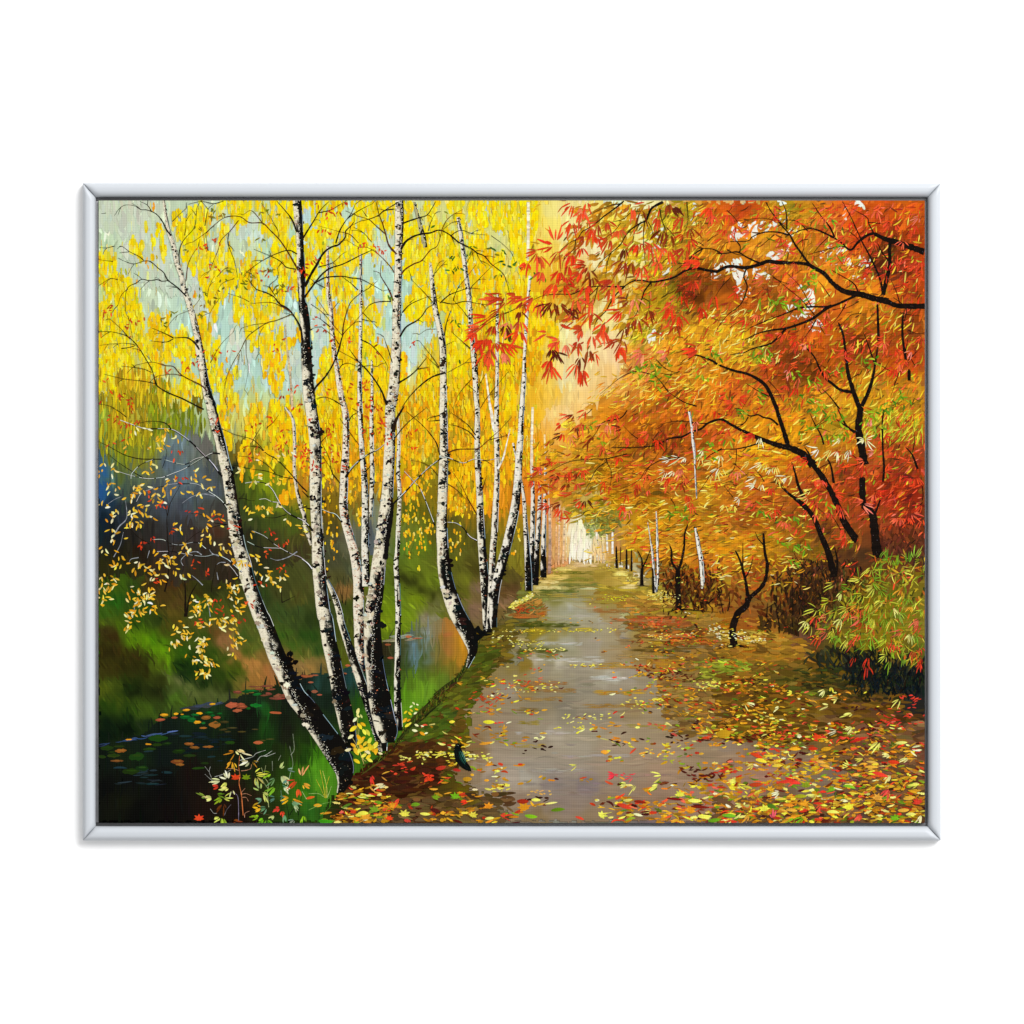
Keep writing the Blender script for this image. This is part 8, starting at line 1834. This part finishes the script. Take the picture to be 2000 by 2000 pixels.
for it in ('440 1100 500 1200 560 1330 590 1350;520 900 505 1100 540 1250;690 1160 640 1220 600 1330;640 1150 590 1230 560 1330;530 1000 520 1120 530 1250 570 1380').split(';'):
    v = [float(q) for q in it.split()]
    branch(shoot, [T('C2', v[i], v[i + 1]) for i in range(0, len(v), 2)], 1.3, C('c8b860'), taper=0.4)
for it in ('520 880 12 28 5;510 925 10 18 5;540 930 10 16 5;495 960 18 20 6;485 1040 30 24 3;520 1020 24 22 3;550 1005 24 14 1;595 1075 20 26 4;565 1070 16 26 4;515 1120 18 26 1;460 1120 26 14 6;550 1165 34 18 3;570 1135 22 14 1;630 1150 18 30 4;460 1195 22 16 1;490 1240 16 38 3;435 1240 26 14 6;590 1180 20 20 3;540 1210 16 26 1;620 1200 16 34 3;680 1190 18 36 4;650 1245 30 18 1;690 1250 20 26 1;590 1260 26 14 6;600 1230 30 16 3;560 1240 20 16 3;620 1300 20 22 3;580 1290 24 18 4;490 1345 30 14 3;610 1335 26 14 4;710 1275 20 8 6;650 1220 26 20 3;530 1250 16 20 4'
           ';1020 815 14 8 6;1055 828 12 6 6;1010 845 14 7 6;960 895 16 12 3;1000 880 12 10 3;1050 905 16 8 6;1045 870 16 7 1;955 965 20 20 1;990 970 18 8 1;980 1015 24 12 3;1045 1015 18 10 6;1025 1065 24 8 6;1095 1090 24 14 1;1100 1025 14 6 6;985 905 14 16 3;1150 1090 16 6 6;1000 1000 14 10 4').split(';'):
    x, y, rx, ry, k_ = [float(q) for q in it.split()]
    c = {1: 'f0b020', 3: 'f4d42c', 4: 'f4e850', 5: 'f4ec90', 6: 'f8f2b4'}[int(k_)]
    X_, Y_ = T('C2', x, y)
    an = math.atan2(ry, rx * random.choice((-1, 1)))
    l_ = math.hypot(rx, ry) * 2 / Q
    leaf(shoot, X_ - math.cos(an) * l_ / 2, Y_ - math.sin(an) * l_ / 2, an, l_, 0.5 * l_, jit(C(c), 0.06, 0.02), curve=random.gauss(0, 0.4))

# ------------------------------------------------------------------ the crow
dab(fallen, *T('C2', 1560, 1330), 7, 2, C('a89c8c'))
crow = new_layer('painted_crow', 'black crow with a green-glossed back standing on the path edge')


def fill(L, t_, left, right, cols):
    """solid shape between two outlines given top to bottom"""
    a = catmull([T(t_, *p) for p in left], 2)
    b = catmull([T(t_, *p) for p in right], 2)
    n = max(len(a), len(b))
    f = lambda q: np.column_stack([np.interp(np.linspace(0, 1, n), np.linspace(0, 1, len(q)), q[:, k]) for k in (0, 1)])
    a, b = f(a), f(b)
    P = np.empty((3 * n, 2))
    P[0::3], P[1::3], P[2::3] = a, (a + b) / 2, b
    cc_ = np.repeat(C(cols)[None], 3 * n, 0) * (1 + 0.15 * rng.normal(size=(3 * n, 1)))
    L.add(P, np.clip(cc_, 0, 1), strip_faces(n, 3), 3)


for _ in range(26):
    x, y = T('C2', random.gauss(1400, 40), random.gauss(1280, 40))
    dab(fallen, x, y, random.uniform(2.5, 5.5), random.uniform(0.9, 1.7), jit(pick('f0e458:3 e8d83c:3 f6ee98:2'), 0.06, 0.02), random.gauss(0, 0.2), 0.25)
fill(crow, 'C2', [(1436, 1192), (1414, 1200), (1405, 1225), (1399, 1265), (1404, 1310), (1420, 1352), (1448, 1388), (1490, 1425), (1528, 1440)], [(1440, 1192), (1455, 1200), (1456, 1222), (1474, 1255), (1492, 1290), (1508, 1335), (1520, 1365), (1545, 1398), (1560, 1446)], '0b1210')
fill(crow, 'C2', [(1446, 1194), (1470, 1197), (1490, 1203)], [(1448, 1219), (1470, 1213), (1491, 1206)], '0c0c0c')
dab(crow, *T('C2', 1434, 1210), 5.6, 4.6, C('0c1210'), 0.2, 0.05)
stroke(crow, [T('C2', 1446, 1205), T('C2', 1468, 1204), T('C2', 1496, 1207)], [2.3, 1.6, 0.3], C('0a0b0a'))
for pl, w_, c in (('1428 1350 1432 1370 1428 1398', 8, '0c0e0c'), ('1448 1372 1452 1388 1448 1400', 6, '0c0e0c'), ('1420 1396 1436 1392', 4, '1a1410'), ('1444 1262 1458 1300 1474 1340 1500 1380', 12, '1f4a40'), ('1455 1258 1475 1290 1490 1330 1506 1362', 9, '2f6a58'), ('1472 1262 1492 1300 1506 1345', 4.5, '8fb8a4'),
                  ('1440 1290 1455 1330 1480 1370', 6, '16342e'), ('1416 1240 1418 1280 1430 1320', 5, '14241f'), ('1468 1280 1480 1315', 4, '5a9a84'), ('1490 1390 1530 1430', 5, '1c2422'), ('1500 1380 1548 1430', 4, '14201e'), ('1530 1425 1536 1446', 4, '0b0f0e'), ('1515 1420 1512 1436', 5, '0b0f0e'), ('1432 1205 1440 1208', 4, 'b8c0b8'), ('1416 1210 1425 1202 1436 1198', 3, '2a3a38')):
    v = [float(q) for q in pl.split()]
    sp = catmull([T('C2', v[i], v[i + 1]) for i in range(0, len(v), 2)], 2)
    stroke(crow, sp, w_ / Q / 2 * np.concatenate((np.linspace(0.5, 1, len(sp) - len(sp) // 2), np.linspace(1, 0.5, len(sp) // 2))), jit(C(c), 0.05, 0.01))

# ------------------------------------------------------------------ lay the pigment on the canvas
from mathutils import Matrix
for L in layers:
    if not L.v:
        continue
    V = np.vstack(L.v)
    V[:, 2] = CANVAS_H + 0.02 + V[:, 2]
    o = link_mesh(L.name, px_world(V), np.vstack(L.f), GLOSS if L.name in ('painted_maple_foliage', 'painted_maple_spray', 'painted_bush', 'painted_fallen_leaf', 'painted_stream') else PAINT, None, cols=np.vstack(L.c))
    o.parent = canvas
    if L.label:
        o['label'] = L.label
    if any(w in L.name for w in ('leaf', 'foliage', 'spray', 'undergrowth', 'scrub', 'verge', 'row', 'lily', 'shoot', 'bare')):
        o['kind'] = 'stuff'
print('strokes stack', HG.max(), 'verts', sum(L.n for L in layers))
